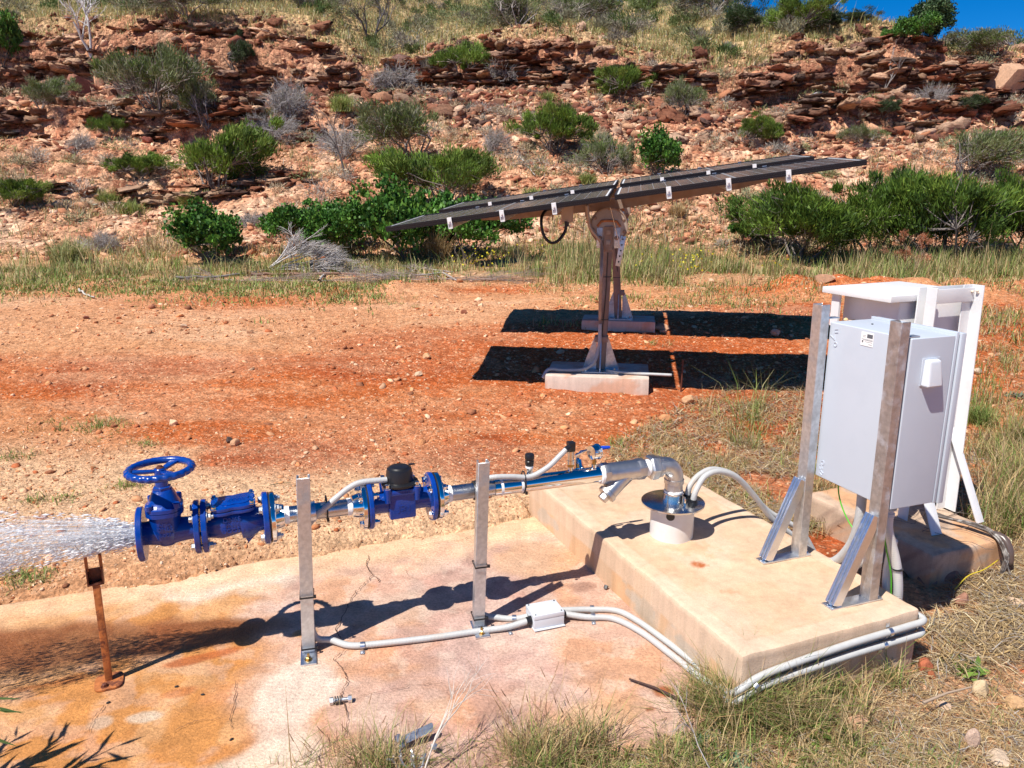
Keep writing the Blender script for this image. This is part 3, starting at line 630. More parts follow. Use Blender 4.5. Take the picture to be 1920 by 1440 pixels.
def conc_block(name, o, ex, ey, lx, ly, z0, z1, colfn, label, cat, res=.02, chip=.006, parent=None, rnd=.012):
    """solid block with subdivided, slightly uneven faces and rounded worn arrises"""
    nx, ny, nz = [max(3, int(round(v / res))) for v in (lx, ly, z1 - z0)]
    Vs = []; Fs = []; off = 0
    for ax, sgn in ((0, -1), (0, 1), (1, -1), (1, 1), (2, 1)):
        na, nb = {0: (ny, nz), 1: (nx, nz), 2: (nx, ny)}[ax]
        a, b = np.meshgrid(np.linspace(0, 1, na + 1), np.linspace(0, 1, nb + 1))
        if ax == 0: P = np.stack([np.full(a.shape, .5 + .5 * sgn), a, b], -1)
        elif ax == 1: P = np.stack([a, np.full(a.shape, .5 + .5 * sgn), b], -1)
        else: P = np.stack([a, b, np.full(a.shape, 1.0)], -1)
        P = P.reshape(-1, 3); i = np.arange(na * nb); r_ = i // na; c_ = i % na; a0 = r_ * (na + 1) + c_
        Fc = np.stack([a0, a0 + 1, a0 + na + 2, a0 + na + 1], 1)
        if (ax == 0 and sgn < 0) or (ax == 1 and sgn > 0): Fc = Fc[:, ::-1]
        Vs.append(P); Fs.append(Fc + off); off += len(P)
    P = np.concatenate(Vs); Q = P * np.array([lx, ly, z1 - z0])
    r = rnd; c = np.stack([np.clip(Q[:, 0], r, lx - r), np.clip(Q[:, 1], r, ly - r), np.minimum(Q[:, 2], z1 - z0 - r)], 1)
    d = Q - c; L_ = np.linalg.norm(d, axis=1); k = L_ > 1e-9
    k2 = (np.count_nonzero(np.abs(d) > 1e-9, axis=1) > 1); Q[k2] = c[k2] + d[k2] / L_[k2, None] * r
    Q += chip * .35 * (fbm(Q[:, 0] * 9 + Q[:, 2] * 5, Q[:, 1] * 9 + Q[:, 2] * 7, 300, 3) - .5)[:, None]
    W = np.array(o)[None] + Q[:, :1] * np.array(ex)[None] + Q[:, 1:2] * np.array(ey)[None]; W[:, 2] += z0 + Q[:, 2]
    C = colfn(Q, W)
    lc = (float(W[:, 0].mean()), float(W[:, 1].mean()), z0)
    if parent is not None: lc = tuple(parent.location)
    ob = npmesh(name, W, np.concatenate(Fs), M_conc, C, smooth=True, loc=lc)
    ob.data.set_sharp_from_angle(angle=R(50))
    if parent is not None: ob.parent = parent; ob.location = (0, 0, 0)
    else: tag(ob, label, cat)
    return ob
def plinth_col(Q, W):
    C = np.ones((len(Q), 3)) * np.array([.62, .43, .285]); side = (Q[:, 2] < .185)
    n = fbm(Q[:, 0] * 6, Q[:, 1] * 6, 310, 4)
    def mx(c, m):
        nonlocal C
        m = np.clip(m, 0, 1)[:, None]; C = C * (1 - m) + np.array(c) * m
    mx((.58, .38, .23), ss(.5, .64, n) * .5); mx((.68, .51, .38), ss(.5, .6, fbm(Q[:, 0] * 3, Q[:, 1] * 3, 311, 4)) * .4)
    s = (side * 1.0) * ss(.5, .62, vn(Q[:, 1] * 22 + Q[:, 0] * 22, Q[:, 2] * 3, 312)); mx((.66, .36, .16), s * .45)
    ed = np.minimum(np.minimum(Q[:, 0], Q[:, 1]), np.minimum(.78 - Q[:, 0], 1.75 - Q[:, 1])); mx((.50, .34, .21), (1 - side) * np.exp(-((ed - .075) / .004) ** 2) * .45); mx((.70, .54, .40), (1 - side) * (ed < .07) * .3)
    mx((.44, .42, .36), side * ss(.55, .65, fbm(Q[:, 1] * 7 + 4, Q[:, 2] * 14, 313, 4)) * .5)
    mx((.56, .34, .16), side * np.exp(-np.clip(Q[:, 2], 0, 1) / .02) * .7)
    for px, py, r_, c_, s_ in ((1315, 1058, .035, (.40, .12, .04), 1.0), (1300, 1030, .10, (.56, .34, .18), .5), (1370, 1110, .03, (.48, .22, .10), .5), (1480, 1000, .1, (.60, .38, .22), .5)):
        c = atz(px, py, .2); d = np.hypot((W[:, 0] - c.x), (W[:, 1] - c.y) * 1.3) / r_ + .9 * (fbm(W[:, 0] * 40, W[:, 1] * 40, 314, 4) - .5) * 2
        mx(c_, (1 - ss(.5, 1.2, d)) * s_ * (1 - side))
    return C
conc_block('concrete_plinth', S(0, 0), EX, EY, .78, 1.75, -.09, .2, plinth_col, 'long raised concrete plinth carrying the bore head and cabinet stand', 'concrete plinth', res=.012, chip=.018)
def block2_col(Q, W):
    C = np.ones((len(Q), 3)) * np.array([.50, .36, .26]); n = fbm(Q[:, 0] * 7, Q[:, 1] * 7 + Q[:, 2] * 9, 320, 4)
    m = ss(.46, .58, n)[:, None] * .8; C = C * (1 - m) + np.array([.60, .32, .16]) * m
    m = ss(.62, .68, fbm(Q[:, 0] * 20, Q[:, 1] * 20 + Q[:, 2] * 20, 321, 3))[:, None] * .5; return C * (1 - m) + np.array([.30, .2, .15]) * m
B2 = Vector((1.83, 3.06, 0)); conc_block('concrete_block', B2, EX, EY, .50, .78, -.12, .12, block2_col, 'short weathered concrete block under the old white enclosure', 'concrete block', res=.015, rnd=.018, chip=.02)

# ================================================================ pipe line frame
PA = atz(260, 1002, .53); PB = Vector((.695, 3.10, .525)); AX = (PB - PA).normalized(); LN = (PB - PA).length
SD = Vector((AX.y, -AX.x, 0)).normalized()          # towards the camera, square to the pipe
UP = SD.cross(AX).normalized(); UP = UP if UP.z > 0 else -UP
def PP(s, c=0.0, u=0.0): return PA + AX * s + SD * c + UP * u
def s_at(px):
    best = min(range(0, 2200), key=lambda k: abs(proj(PP(k * .001))[0] - px)); return best * .001
def flange(name, s, t, mat, parent, dirn=1, r=.0925, bolts=True, hub=.046, holes=True):
    b = MB(); e = .002
    b.lathe([(0, r * .62), (0, r - .003), (.003, r), (t - .003, r), (t, r - .003), (t, r * .62)], PP(s), AX, 48)
    return b.build(name, mat, parent, ang=30)
def bolts(name, s0, s1, r, parent, mat, k=4, ph=R(45), nut=True, big=.0125):
    for i in range(k):
        th = ph + 2 * math.pi * i / k; off = SD * math.cos(th) * r + UP * math.sin(th) * r
        b = MB(); b.hexb(PA + AX * s0 + off, -AX, big, .011); b.hexb(PA + AX * s1 + off, AX, big, .012); b.cyl(PA + AX * s0 + off, PA + AX * (s1 + .022) + off, .007, n=12)
        b.build(name, mat, parent)
def text_mesh(txt, size, ext, M, name, mat, parent):
    cu = bpy.data.curves.new('t', 'FONT'); cu.body = txt; cu.size = size; cu.extrude = ext; cu.align_x = 'CENTER'; cu.align_y = 'CENTER'; cu.resolution_u = 3; cu.space_line = .85
    o = bpy.data.objects.new('t', cu); COL.objects.link(o); dg = bpy.context.evaluated_depsgraph_get(); me = bpy.data.meshes.new_from_object(o.evaluated_get(dg))
    b = MB(); b.add([M @ v.co for v in me.vertices], [tuple(p.vertices) for p in me.polygons]); bpy.data.objects.remove(o)
    return b.build(name, mat, parent, smooth=False)

# ---------------- gate valve
s_f1 = s_at(377)
gv = thing('gate_valve', PP(s_f1 * .5), 'blue gate valve with round handwheel at the open end of the pipe spraying water', 'gate valve')
sc_ = s_at(313)                                     # stem position
b = MB(); b.lathe([(.012, .040), (.03, .040), (sc_ - .055, .041), (sc_, .050), (sc_ + .055, .041), (s_f1 - .035, .040), (s_f1 - .015, .040)], PA, AX, 36)
# bulged chest that rises to the bonnet
def ring(u, a, c, k=28, p=2.6):
    out = []
    for i in range(k):
        th = 2 * math.pi * i / k; ca, sa = math.cos(th), math.sin(th)
        out.append(PP(sc_ + a * abs(ca) ** (2 / p) * (1 if ca > 0 else -1), c * abs(sa) ** (2 / p) * (1 if sa > 0 else -1), u))
    return out
def loft(b, rings, cap=True):
    k = len(rings[0]); vs = [p for r_ in rings for p in r_]; fs = []
    for i in range(len(rings) - 1):
        for j in range(k): fs.append((i * k + j, i * k + (j + 1) % k, (i + 1) * k + (j + 1) % k, (i + 1) * k + j))
    if cap: fs += [tuple(range(k - 1, -1, -1)), tuple((len(rings) - 1) * k + j for j in range(k))]
    b.add(vs, fs)
loft(b, [ring(-.050, .020, .018), ring(-.040, .030, .034), ring(-.01, .040, .052), ring(.03, .047, .056), ring(.066, .052, .058), ring(.070, .060, .066), ring(.084, .060, .066)])
b.build('body', M_blue, gv, ang=40)
b = MB(); loft(b, [ring(.086, .060, .066), ring(.098, .060, .066), ring(.102, .052, .058), ring(.122, .044, .048), ring(.142, .036, .038), ring(.152, .030, .030)])
b.build('bonnet', M_blue, gv, ang=40)
for i in (-1, 1):
    for j in (-1, 1):
        b = MB(); b.lathe([(0, .0125), (.016, .0125), (.018, .010)], PP(sc_ + i * .042, j * .047, .098), UP, 18); b.build('bonnet_bolt', M_blue, gv)
b = MB(); b.lathe([(0, .030), (.016, .030), (.018, .026)], PP(sc_, 0, .146), UP, 6); b.lathe([(.018, .021), (.05, .020), (.075, .019)], PP(sc_, 0, .146), UP, 24); b.build('stem_hub', M_blue, gv)
HZ = .222
def handwheel():
    c0 = PP(sc_, 0, HZ); Rw = .097; rw = .0125; b = MB(); K = 144; n = 12; vs = []; fs = []
    for i in range(K):
        th = 2 * math.pi * i / K; sc = .0028 * math.cos(24 * th); d = AX * math.cos(th) + SD * math.sin(th)
        for k in range(n):
            ph = 2 * math.pi * k / n; cx = math.cos(ph); cz = math.sin(ph); rr = Rw + cx * (rw + (sc if cx > .2 else 0))
            vs.append(c0 + d * rr + UP * cz * rw * 1.0)
    for i in range(K):
        for k in range(n): fs.append((i * n + k, i * n + (k + 1) % n, ((i + 1) % K) * n + (k + 1) % n, ((i + 1) % K) * n + k))
    b.add(vs, fs)
    hw = b.build('handwheel', M_blue, gv, ang=60)
    for th in (R(180), R(62), R(-58)):
        d = AX * math.cos(th) - SD * math.sin(th); q = d.cross(UP)
        b = MB()
        for (r0, r1, w0, w1, z0, z1) in ((.012, .094, .009, .016, -.006, .000),):
            vs = []
            for r_, w_ in ((r0, w0), (r1, w1)):
                for sy in (-1, 1):
                    for zz in (-.005, .004): vs.append(c0 + d * r_ + q * sy * w_ + UP * (zz - .006 * (1 - r_ / .1)))
            b.add(vs, [(0, 1, 3, 2), (4, 6, 7, 5), (0, 4, 5, 1), (2, 3, 7, 6), (0, 2, 6, 4), (1, 5, 7, 3)])
        b.build('spoke', M_blue, hw, bevel=.002)
    b = MB(); b.lathe([(-.02, .019), (.002, .019), (.005, .016)], c0, UP, 24); b.build('wheel_hub', M_blue, hw)
    b = MB(); b.lathe([(.004, .013), (.007, .013), (.009, .009), (.013, .008)], c0, UP, 16); b.build('stem_bolt', M_rustdk, hw)
handwheel()
flange('outlet_flange', 0, .020, M_blue, gv); flange('inlet_flange', s_f1 - .020, .019, M_blue, gv)
text_mesh('AMA\nDN65', .020, .0012, frame(PP(sc_, .0575, .038), AX, UP, SD), 'raised_lettering', M_blue, gv)
text_mesh('1GGG50', .014, .0012, frame(PP(sc_, .0545, .006), AX, UP, SD), 'raised_lettering', M_blue, gv)
# ---------------- check valve
s_c0 = s_f1 + .004; s_c1 = s_at(505)
cv = thing('check_valve', PP((s_c0 + s_c1) / 2), 'blue flanged check valve with bolted lid beside the handwheel valve', 'check valve')
flange('flange', s_c0, .019, M_blue, cv); flange('flange', s_c1 - .021, .020, M_blue, cv)
mid = (s_c0 + s_c1) / 2; hl = (s_c1 - s_c0) / 2
def ring2(t, a, c, dz, k=28, p=2.4):
    out = []
    for i in range(k):
        th = 2 * math.pi * i / k; ca, sa = math.cos(th), math.sin(th)
        out.append(PP(t, c * abs(ca) ** (2 / p) * (1 if ca > 0 else -1), dz + a * abs(sa) ** (2 / p) * (1 if sa > 0 else -1)))
    return out
b = MB(); loft(b, [ring2(s_c0 + .015, .040, .040, 0), ring2(s_c0 + .03, .042, .042, -.002), ring2(mid - .045, .052, .050, .002), ring2(mid - .01, .054, .056, .012), ring2(mid + .012, .050, .056, .014), ring2(mid + .018, .058, .058, .0), ring2(mid + .042, .056, .052, -.006), ring2(mid + .075, .042, .042, .0), ring2(s_c1 - .02, .040, .040, 0)])
b.build('body', M_blue, cv, ang=45)
b = MB()
tip = [PP(mid + .012, 0, -.03), PP(mid + .035, 0, -.078), PP(mid + .075, 0, -.035)]
vs = []
for c in (-.022, .022):
    vs += [p + SD * c for p in tip]
b.add(vs, [(0, 1, 2), (5, 4, 3), (0, 3, 4, 1), (1, 4, 5, 2), (2, 5, 3, 0)]); b.build('drain_boss', M_blue, cv, bevel=.004)
def lidpoly(a, c, k=64):
    out = []
    for i in range(k):
        th = 2 * math.pi * i / k; ca, sa = math.cos(th), math.sin(th); p = 4.5
        r_ = 1 + .10 * math.cos(4 * (th - R(45)) ) * 0 ; q = (abs(ca) ** p + abs(sa) ** p) ** (-1 / p)
        wav = 1 - .10 * max(0, math.cos(4 * th)) ** 2
        out.append((a * ca * q * wav, c * sa * q * wav))
    return out
LF = frame(PP(mid - .004, 0, .052), AX, SD * -1, UP)
tl = Matrix.Rotation(R(-3), 4, 'Y')
b = MB(); b.prism(lidpoly(.074, .064), .012, LF @ tl); b.build('body_rim', M_blue, cv, bevel=.002)
b = MB(); b.prism(lidpoly(.074, .064), .012, LF @ tl @ Matrix.Translation((0, 0, .0145))); b.prism(lidpoly(.046, .038), .003, LF @ tl @ Matrix.Translation((.008, 0, .0265)))
lid = b.build('lid', M_blue, cv, bevel=.002)
for i in (-1, 1):
    for j in (-1, 1):
        p = LF @ tl @ Vector((i * .062, j * .052, .0265)); b = MB(); b.hexb(p, UP, .0082, .009); b.build('lid_bolt', M_steel, cv)
text_mesh('WRAS\nGGG50', .019, .0012, LF @ tl @ Matrix.Translation((.010, 0, .0298)), 'raised_lettering', M_blue, lid)
text_mesh('DN65\nPN16\nGGG50', .0235, .0014, frame(PP(mid - .012, .0555, .012), AX, UP, SD), 'raised_lettering', M_blue, cv)
bolts('flange_bolt', s_f1 - .020, s_c0 + .019, .0725, cv, M_galv, 4)
# ---------------- stainless spools
def spool(name, s0, s1, label, fl0=False, fl1=False, mat=None, coll=True, r=.0302):
    t = thing(name, PP((s0 + s1) / 2), label, 'pipe'); b = MB(); b.lathe([(0, r), (s1 - s0, r)], PP(s0), AX, 40); b.build('tube', mat or M_steelpipe, t)
    for on, s, d in ((fl0, s0, 1), (fl1, s1, -1)):
        if on:
            a, e = (s, s + .016) if d > 0 else (s - .016, s)
            b = MB(); b.lathe([(0, r), (0, .089), (.002, .0905), (.014, .0905), (.016, .089), (.016, r)], PP(a), AX, 44); b.build('pipe_flange', M_steel, t)
            c = s + d * .016; b = MB(); b.lathe([(0, .046), (.012, .045), (.030, .040), (.034, .033)] , PP(c), AX * d, 36); b.build('threaded_boss', M_steel, t)
            b = MB(); b.lathe([(0, .0325), (.014, .0318)], PP(c + d * .034), AX * d, 30); b.build('thread_tape', M_tape, t)
    return t
M_steelpipe = mat_simple('drawn_steel_tube', (.60, .60, .60), .22, 1.0, .08, 60, .15, 120, dirt=(.48, .47, .46), dscale=10, dth=(.4, .7))
s_m0 = s_at(684); s_m1 = s_at(815); s_p1 = s_at(600); s_post2 = s_at(903)
s_g = s_c1 + .004
spool('pipe_spool', s_g, s_m0 - .001, 'short steel pipe between the check valve and the water meter', True, True)
bolts('flange_bolt', s_c1 - .021, s_g + .016, .0725, cv, M_galv, 4)
g = MB(); g.lathe([(0, .04), (0, .0895), (.0038, .0895), (.0038, .04)], PP(s_c1), AX, 40); g.build('gasket', M_blackm, cv)
# ---------------- water meter
wm_ = thing('water_meter', PP((s_m0 + s_m1) / 2), 'blue water meter with black round register cap in the middle of the pipe', 'water meter')
g = MB(); g.lathe([(0, .04), (0, .0895), (.004, .0895), (.004, .04)], PP(s_m0), AX, 40); g.build('gasket', M_blackm, wm_)
g = MB(); g.lathe([(0, .04), (0, .0895), (.004, .0895), (.004, .04)], PP(s_m1 - .004), AX, 40); g.build('gasket', M_blackm, wm_)
flange('flange', s_m0 + .005, .018, M_blue, wm_); flange('flange', s_m1 - .024, .018, M_blue, wm_)
mm = (s_m0 + s_m1) / 2; hm_ = (s_m1 - s_m0) / 2
b = MB(); b.lathe([(.018, .045), (.035, .040), (hm_, .042), (2 * hm_ - .035, .040), (2 * hm_ - .018, .045)], PP(s_m0), AX, 32)
b.box((0, 0, -.004), (.098, .102, .100), frame(PP(mm), AX, SD, UP))
b.build('body', M_blue, wm_, bevel=.006, ang=50)
b = MB(); b.box((0, 0, .052), (.128, .118, .022), frame(PP(mm), AX, SD, UP)); b.build('top_plate', M_blue, wm_, bevel=.007)
for i in (-1, 1):
    for j in (-1, 1):
        b = MB(); b.lathe([(0, .011), (.05, .015), (.054, .015)], PP(mm + i * .055, j * .050, .016), UP, 18); bs = b.build('corner_boss', M_blue, wm_)
        b = MB(); b.lathe([(0, .0135), (.003, .0135)], PP(mm + i * .055, j * .050, .070), UP, 18); b.lathe([(.003, .0085), (.016, .0085), (.017, .007)], PP(mm + i * .055, j * .050, .070), UP, 18); b.build('socket_bolt', M_steel, wm_)
b = MB(); b.lathe([(0, .060), (.006, .069), (.013, .069), (.016, .064), (.018, .052), (.056, .0475), (.064, .045), (.066, .038), (.070, .036), (.072, .030)], PP(mm, 0, .064), UP, 56)
reg = b.build('register_cap', M_black, wm_, ang=50)
b = MB(); b.box((0, 0, 0), (.024, .012, .004), frame(PP(mm + .050, -.012, .133), AX, SD, UP)); b.build('lid_hinge', M_black, reg, bevel=.001)
text_mesh('A5-361', .014, .001, frame(PP(mm + .006, .0595, .052), AX, UP, SD), 'raised_lettering', M_blue, wm_)
text_mesh('JSN', .030, .0012, frame(PP(mm + .004, .0515, -.012), AX, UP, SD), 'raised_lettering', M_blue, wm_)
bolts('flange_bolt', s_m0 - .016, s_m0 + .023, .0725, wm_, M_steel, 4); bolts('flange_bolt', s_m1 - .024, s_m1 + .018, .0725, wm_, M_steel, 4)
s_y0 = s_at(1128)
t = spool('pipe_spool', s_m1 + .001, s_at(925), 'dull steel pipe from the water meter through the clamp of the middle post', True, False)
M_polished = mat_simple('polished_stainless', (.80, .79, .77), .035, 1.0, .02, 8)
t = spool('pipe_spool', s_at(925) + .001, s_y0 + .02, 'polished stainless header pipe carrying the sensors and gauge', False, False, M_polished, r=.0335)
for s in (s_at(936), s_at(974)):
    b = MB(); b.lathe([(0, .0345), (.010, .0345)], PP(s), AX, 30); b.build('thread_tape', M_tape, t)
def conduit(name, pts, r, label, cat='conduit', mat=None, group=None, corr=True, parent=None, n=14, pitch=.0052):
    """corrugated flexible conduit along a smooth curve through pts"""
    P = [Vector(p) for p in pts]; Q = []
    ext = [P[0] * 2 - P[1]] + P + [P[-1] * 2 - P[-2]]
    for i in range(1, len(ext) - 2):
        p0, p1, p2, p3 = ext[i - 1:i + 3]; m = 40
        for k in range(m):
            t_ = k / m; Q.append(.5 * ((2 * p1) + (p2 - p0) * t_ + (2 * p0 - 5 * p1 + 4 * p2 - p3) * t_ ** 2 + (3 * p1 - p0 - 3 * p2 + p3) * t_ ** 3))
    Q.append(P[-1]); d = [0]
    for i in range(1, len(Q)): d.append(d[-1] + (Q[i] - Q[i - 1]).length)
    st = pitch / 3 if corr else .02; m = max(4, int(d[-1] / st)); out = []; j = 0; rs = []
    for i in range(m + 1):
        x = d[-1] * i / m
        while j < len(d) - 2 and d[j + 1] < x: j += 1
        f = (x - d[j]) / max(1e-9, d[j + 1] - d[j]); out.append(Q[j].lerp(Q[j + 1], f)); rs.append(r * (1, 1, .90)[i % 3] if corr else r)
    b = MB(); b.tube(out, rs, n); o = b.build(name, mat or M_pvc, parent, ang=180)
    if parent is None: tag(o, label, cat, group)
    return o
# ---------------- y strainer, union, elbow, riser
ys = thing('y_strainer', PP(s_y0 + .08), 'cast stainless strainer with slanting screen leg next to the elbow', 'strainer')
s_y1 = s_at(1206)
b = MB(); b.lathe([(0, .038), (0, .046), (.028, .046), (.030, .040), (s_y1 - s_y0 - .05, .040), (s_y1 - s_y0 - .03, .046), (s_y1 - s_y0, .046)], PP(s_y0), AX, 8, ph=R(22.5)); b.build('body', M_brush, ys, bevel=.003, ang=25)
b = MB(); b.lathe([(0.018, .041), (s_y1 - s_y0 - .036, .0425)], PP(s_y0), AX, 32); b.build('barrel', M_brush, ys)
lg0 = PP(s_y0 + .125, 0, -.005); lgd = (-AX * .80 - UP * .62 + SD * .12).normalized()
b = MB(); b.lathe([(0, .036), (.07, .034), (.12, .035), (.124, .040), (.140, .040), (.142, .034)], lg0, lgd, 28); b.build('screen_leg', M_brush, ys)
b = MB(); b.lathe([(.142, .022), (.165, .022), (.167, .019)], lg0, lgd, 6); b.build('screen_plug', M_brush, ys, bevel=.002)
b = MB(); b.lathe([(0, .0405), (.012, .0425)], PP(s_y0 - .010), AX, 28); b.build('thread_tape', M_tape, ys)
un = thing('pipe_union', PP(s_y1 + .05), 'hexagonal pipe union wrapped with white tape between strainer and elbow', 'pipe fitting')
b = MB(); b.lathe([(0, .034), (.032, .036)], PP(s_y1), AX, 28); b.build('thread_tape', M_tape, un)
b = MB(); b.lathe([(.022, .048), (.030, .055), (.060, .055), (.064, .049), (.085, .046)], PP(s_y1), AX, 6, ph=R(15)); b.build('union_nut', M_brush, un, bevel=.003, ang=25)
b = MB(); b.lathe([(.06, .038), (.10, .038)], PP(s_y1), AX, 28); b.build('union_end', M_brush, un)
EB = Vector((.695, 3.10, 0)); el = thing('pipe_elbow', (EB.x, EB.y, .36), 'stainless elbow turning down into the bore head cap', 'pipe elbow')
pth = [PP(s_y1 + .088)]; ce = PB - AX * .062; top = PB
Rc = .058; c0 = PP(0) * 0
start = PB - AX * Rc; cen = start - UP * Rc
cc = [start - AX * .03] + [cen + AX * Rc * math.sin(R(a)) + UP * Rc * math.cos(R(a)) for a in range(0, 91, 9)]
cc.append(cc[-1] - Vector((0, 0, .02)))
b = MB(); b.tube(cc, .0385, 28); b.build('bend', M_brush, el, ang=60)
b = MB(); b.lathe([(0, .0425), (.02, .0425)], start - AX * .032, AX, 28); b.build('collar', M_brush, el)
ex = cc[-1]; b = MB(); b.lathe([(0, .0425), (.018, .0425)], ex + Vector((0, 0, .012)), (0, 0, -1), 28); b.build('collar', M_brush, el)
b = MB(); b.lathe([(0, .0385), (ex.z - .375, .0385)], ex, (0, 0, -1), 8, ph=R(10)); b.build('riser', M_brush, el, bevel=.002, ang=20)
# ---------------- bore head
CX = ex.x; CY = ex.y
bh = thing('bore_head', (CX, CY, .2), 'round steel cap plate on a short white plastic bore casing', 'bore head')
b = MB(); Rg = .093; K = 64; hz0, hz1 = .19, .346
hole_th = math.atan2(-.93, -.28)
vs = []; fs = []; rows = [0, .35, .55, .68, .92, 1]
b.lathe([(0, Rg), (hz1 - hz0, Rg)], (CX, CY, hz0), (0, 0, 1), K, cap=False); b.lathe([(0, Rg - .006), (hz1 - hz0, Rg - .006)], (CX, CY, hz0), (0, 0, 1), K, cap=False)
b.build('casing', M_pvcw, bh)
hd = Vector((math.cos(hole_th), math.sin(hole_th), 0)); b = MB(); b.lathe([(-.004, .018), (.0008, .018)], Vector((CX, CY, .322)) + hd * Rg, hd, 24); b.build('casing_hole', M_black, bh)
b = MB(); b.lathe([(0, .133), (.001, .135), (.008, .135), (.009, .133)], (CX, CY, .348), (0, 0, 1), 72); b.build('cap_plate', mat_simple('brushed_cap', (.66, .66, .65), .22, 1.0, .05, 40), bh)
b = MB(); b.lathe([(0, .044), (.042, .044), (.044, .041)], (CX, CY, .357), (0, 0, 1), 36); b.build('socket', M_steel, bh)
b = MB(); b.lathe([(0, .0405), (.008, .0405)], (CX, CY, .400), (0, 0, 1), 36); b.build('thread_tape', M_tape, bh)
lug = Vector((CX, CY, .357)) + Vector((.035, -.06, 0)); b = MB(); b.box((0, 0, .02), (.008, .03, .04), Matrix.Translation(lug)); b.build('lifting_lug', M_steel, bh, bevel=.003)
gx = Vector((CX + .078, CY - .035, .357))
b = MB(); b.lathe([(0, .020), (.008, .020), (.010, .016), (.022, .016)], gx, (0, 0, 1), 20); b.build('cable_gland', M_black, bh)
b = MB(); b.lathe([(0, .020), (.008, .020), (.010, .016), (.022, .016)], gx + Vector((-.012, .058, 0)), (0, 0, 1), 20); b.build('cable_gland', M_black, bh)
# ---------------- instruments on the header
def on_pipe(px, c=0): s = s_at(px); return s
s1_ = s_at(996)
ps = thing('pressure_switch', PP(s1_, -.02, .03), 'black capped sensor without a conduit on the header pipe', 'sensor')
b = MB(); b.cyl(PP(s1_, -.02, .02), PP(s1_, -.02, .062), .014, n=20); b.build('threaded_stem', M_steel, ps)
b = MB(); b.cyl(PP(s1_, -.02, .058), PP(s1_, -.02, .066), .016, n=20); b.build('thread_tape', M_tape, ps)
b = MB(); b.lathe([(0, .015), (.01, .018), (.022, .018), (.024, .0165), (.028, .0165), (.030, .019), (.046, .019), (.050, .017)], PP(s1_, -.02, .065), UP, 24); b.build('cap', M_black, ps)
s2_ = s_at(1069)
pt = thing('pressure_transmitter', PP(s2_, 0, .03), 'steel pressure transmitter with black head fed by the curving conduit', 'sensor')
b = MB(); b.cyl(PP(s2_, 0, .02), PP(s2_, 0, .055), .010, n=20); b.build('threaded_stem', M_steel, pt)
b = MB(); b.lathe([(0, .014), (.012, .014)], PP(s2_, 0, .048), UP, 6); b.build('lock_nut', M_brass, pt)
b = MB(); b.lathe([(0, .0145), (.016, .0145), (.017, .013), (.055, .013)], PP(s2_, 0, .060), UP, 24); b.build('barrel', M_steel, pt)
b = MB(); b.box((0, 0, 0), (.030, .030, .040), frame(PP(s2_, 0, .134), AX, SD, UP)); b.build('plug_head', M_black, pt, bevel=.004)
b = MB(); b.cyl(PP(s2_ - .010, .012, .134), PP(s2_ - .030, .016, .128), .013, n=18); b.build('cable_gland', M_black, pt)
s3_ = s_at(1113); GP = PP(s3_, 0, .098)
pg = thing('pressure_gauge', PP(s3_, 0, .03), 'round steel pressure gauge seen edge on above the header pipe', 'pressure gauge')
b = MB(); b.cyl(PP(s3_, 0, .02), PP(s3_, 0, .046), .011, n=18); b.build('threaded_stem', M_steel, pg)
b = MB(); b.cyl(PP(s3_, 0, .040), PP(s3_, 0, .072), .0085, n=6); b.build('brass_neck', M_brass, pg)
gd = (AX * .92 - SD * .25).normalized()
b = MB(); b.lathe([(-.018, .020), (-.017, .028), (.0, .030), (.010, .030), (.012, .0325), (.018, .0325), (.019, .030), (.019, .027), (.016, .027)], GP, gd, 36); b.build('gauge_case', M_steel, pg)
b = MB(); b.lathe([(.0165, .0265), (.0172, .0265)], GP, gd, 36); b.build('gauge_glass', mat_simple('dial_white', (.8, .8, .78), .1), pg)
s4_ = s_at(1090)
tp = thing('ball_valve', PP(s4_, -.03, .03), 'small steel tap with wing handle and blue lever behind the gauge', 'tap')
b = MB(); b.lathe([(0, .024), (.014, .024), (.016, .02), (.03, .017), (.05, .016)], PP(s4_, -.018, .015), (UP - SD * .35), 8); b.build('valve_body', M_steel, tp)
b = MB(); b.cyl(PP(s4_, -.04, .055), PP(s4_, -.04, .086), .009, n=16); b.build('stem', M_steel, tp)
b = MB(); b.box((0, 0, 0), (.058, .010, .008), frame(PP(s4_ + .012, -.035, .088), (AX + UP * .35).normalized(), SD, UP)); b.build('wing_handle', M_steel, tp, bevel=.002)
b = MB(); q0 = PP(s3_ + .03, -.05, .092); b.tube([q0, q0 + AX * .03 + UP * .001, q0 + AX * .065], [.0075, .0085, .006], 12); b.build('lever_grip', M_blueh, tp)
b = MB(); b.tube([PP(s4_, -.05, .07), PP(s4_ + .02, -.05, .09), q0], .004, 8); b.build('lever', M_steel, tp)
# ================================================================ pipe posts
def cpoly(w=.041, d=.041, t=.0035, lip=.008):     # C channel section, back of the channel at y=-d/2 (towards camera), open away
    a, b = w / 2, d / 2
    return [(-a, -b), (a, -b), (a, b), (a - lip, b), (a - lip, b - t), (a - t, b - t), (a - t, -b + t), (-a + t, -b + t), (-a + t, b - t), (-a + lip, b - t), (-a + lip, b), (-a, b)]
def tie(name, c, z, w, d, parent, ex=None, ey=None, th=.0022, wd=.006, mat=None):
    ex = ex or EXP; ey = ey or EYP; b = MB(); M = frame(Vector((c[0], c[1], z)), ex, ey, EZ); a, e = w / 2 + th / 2, d / 2 + th / 2
    b.box((0, -e, 0), (w + 2 * th, th, wd), M); b.box((0, e, 0), (w + 2 * th, th, wd), M); b.box((-a, 0, 0), (th, d, wd), M); b.box((a, 0, 0), (th, d, wd), M)
    b.box((a + .004, -e + .004, .001), (.008, .009, .010), M)
    return b.build(name, mat or M_black, parent, smooth=False)
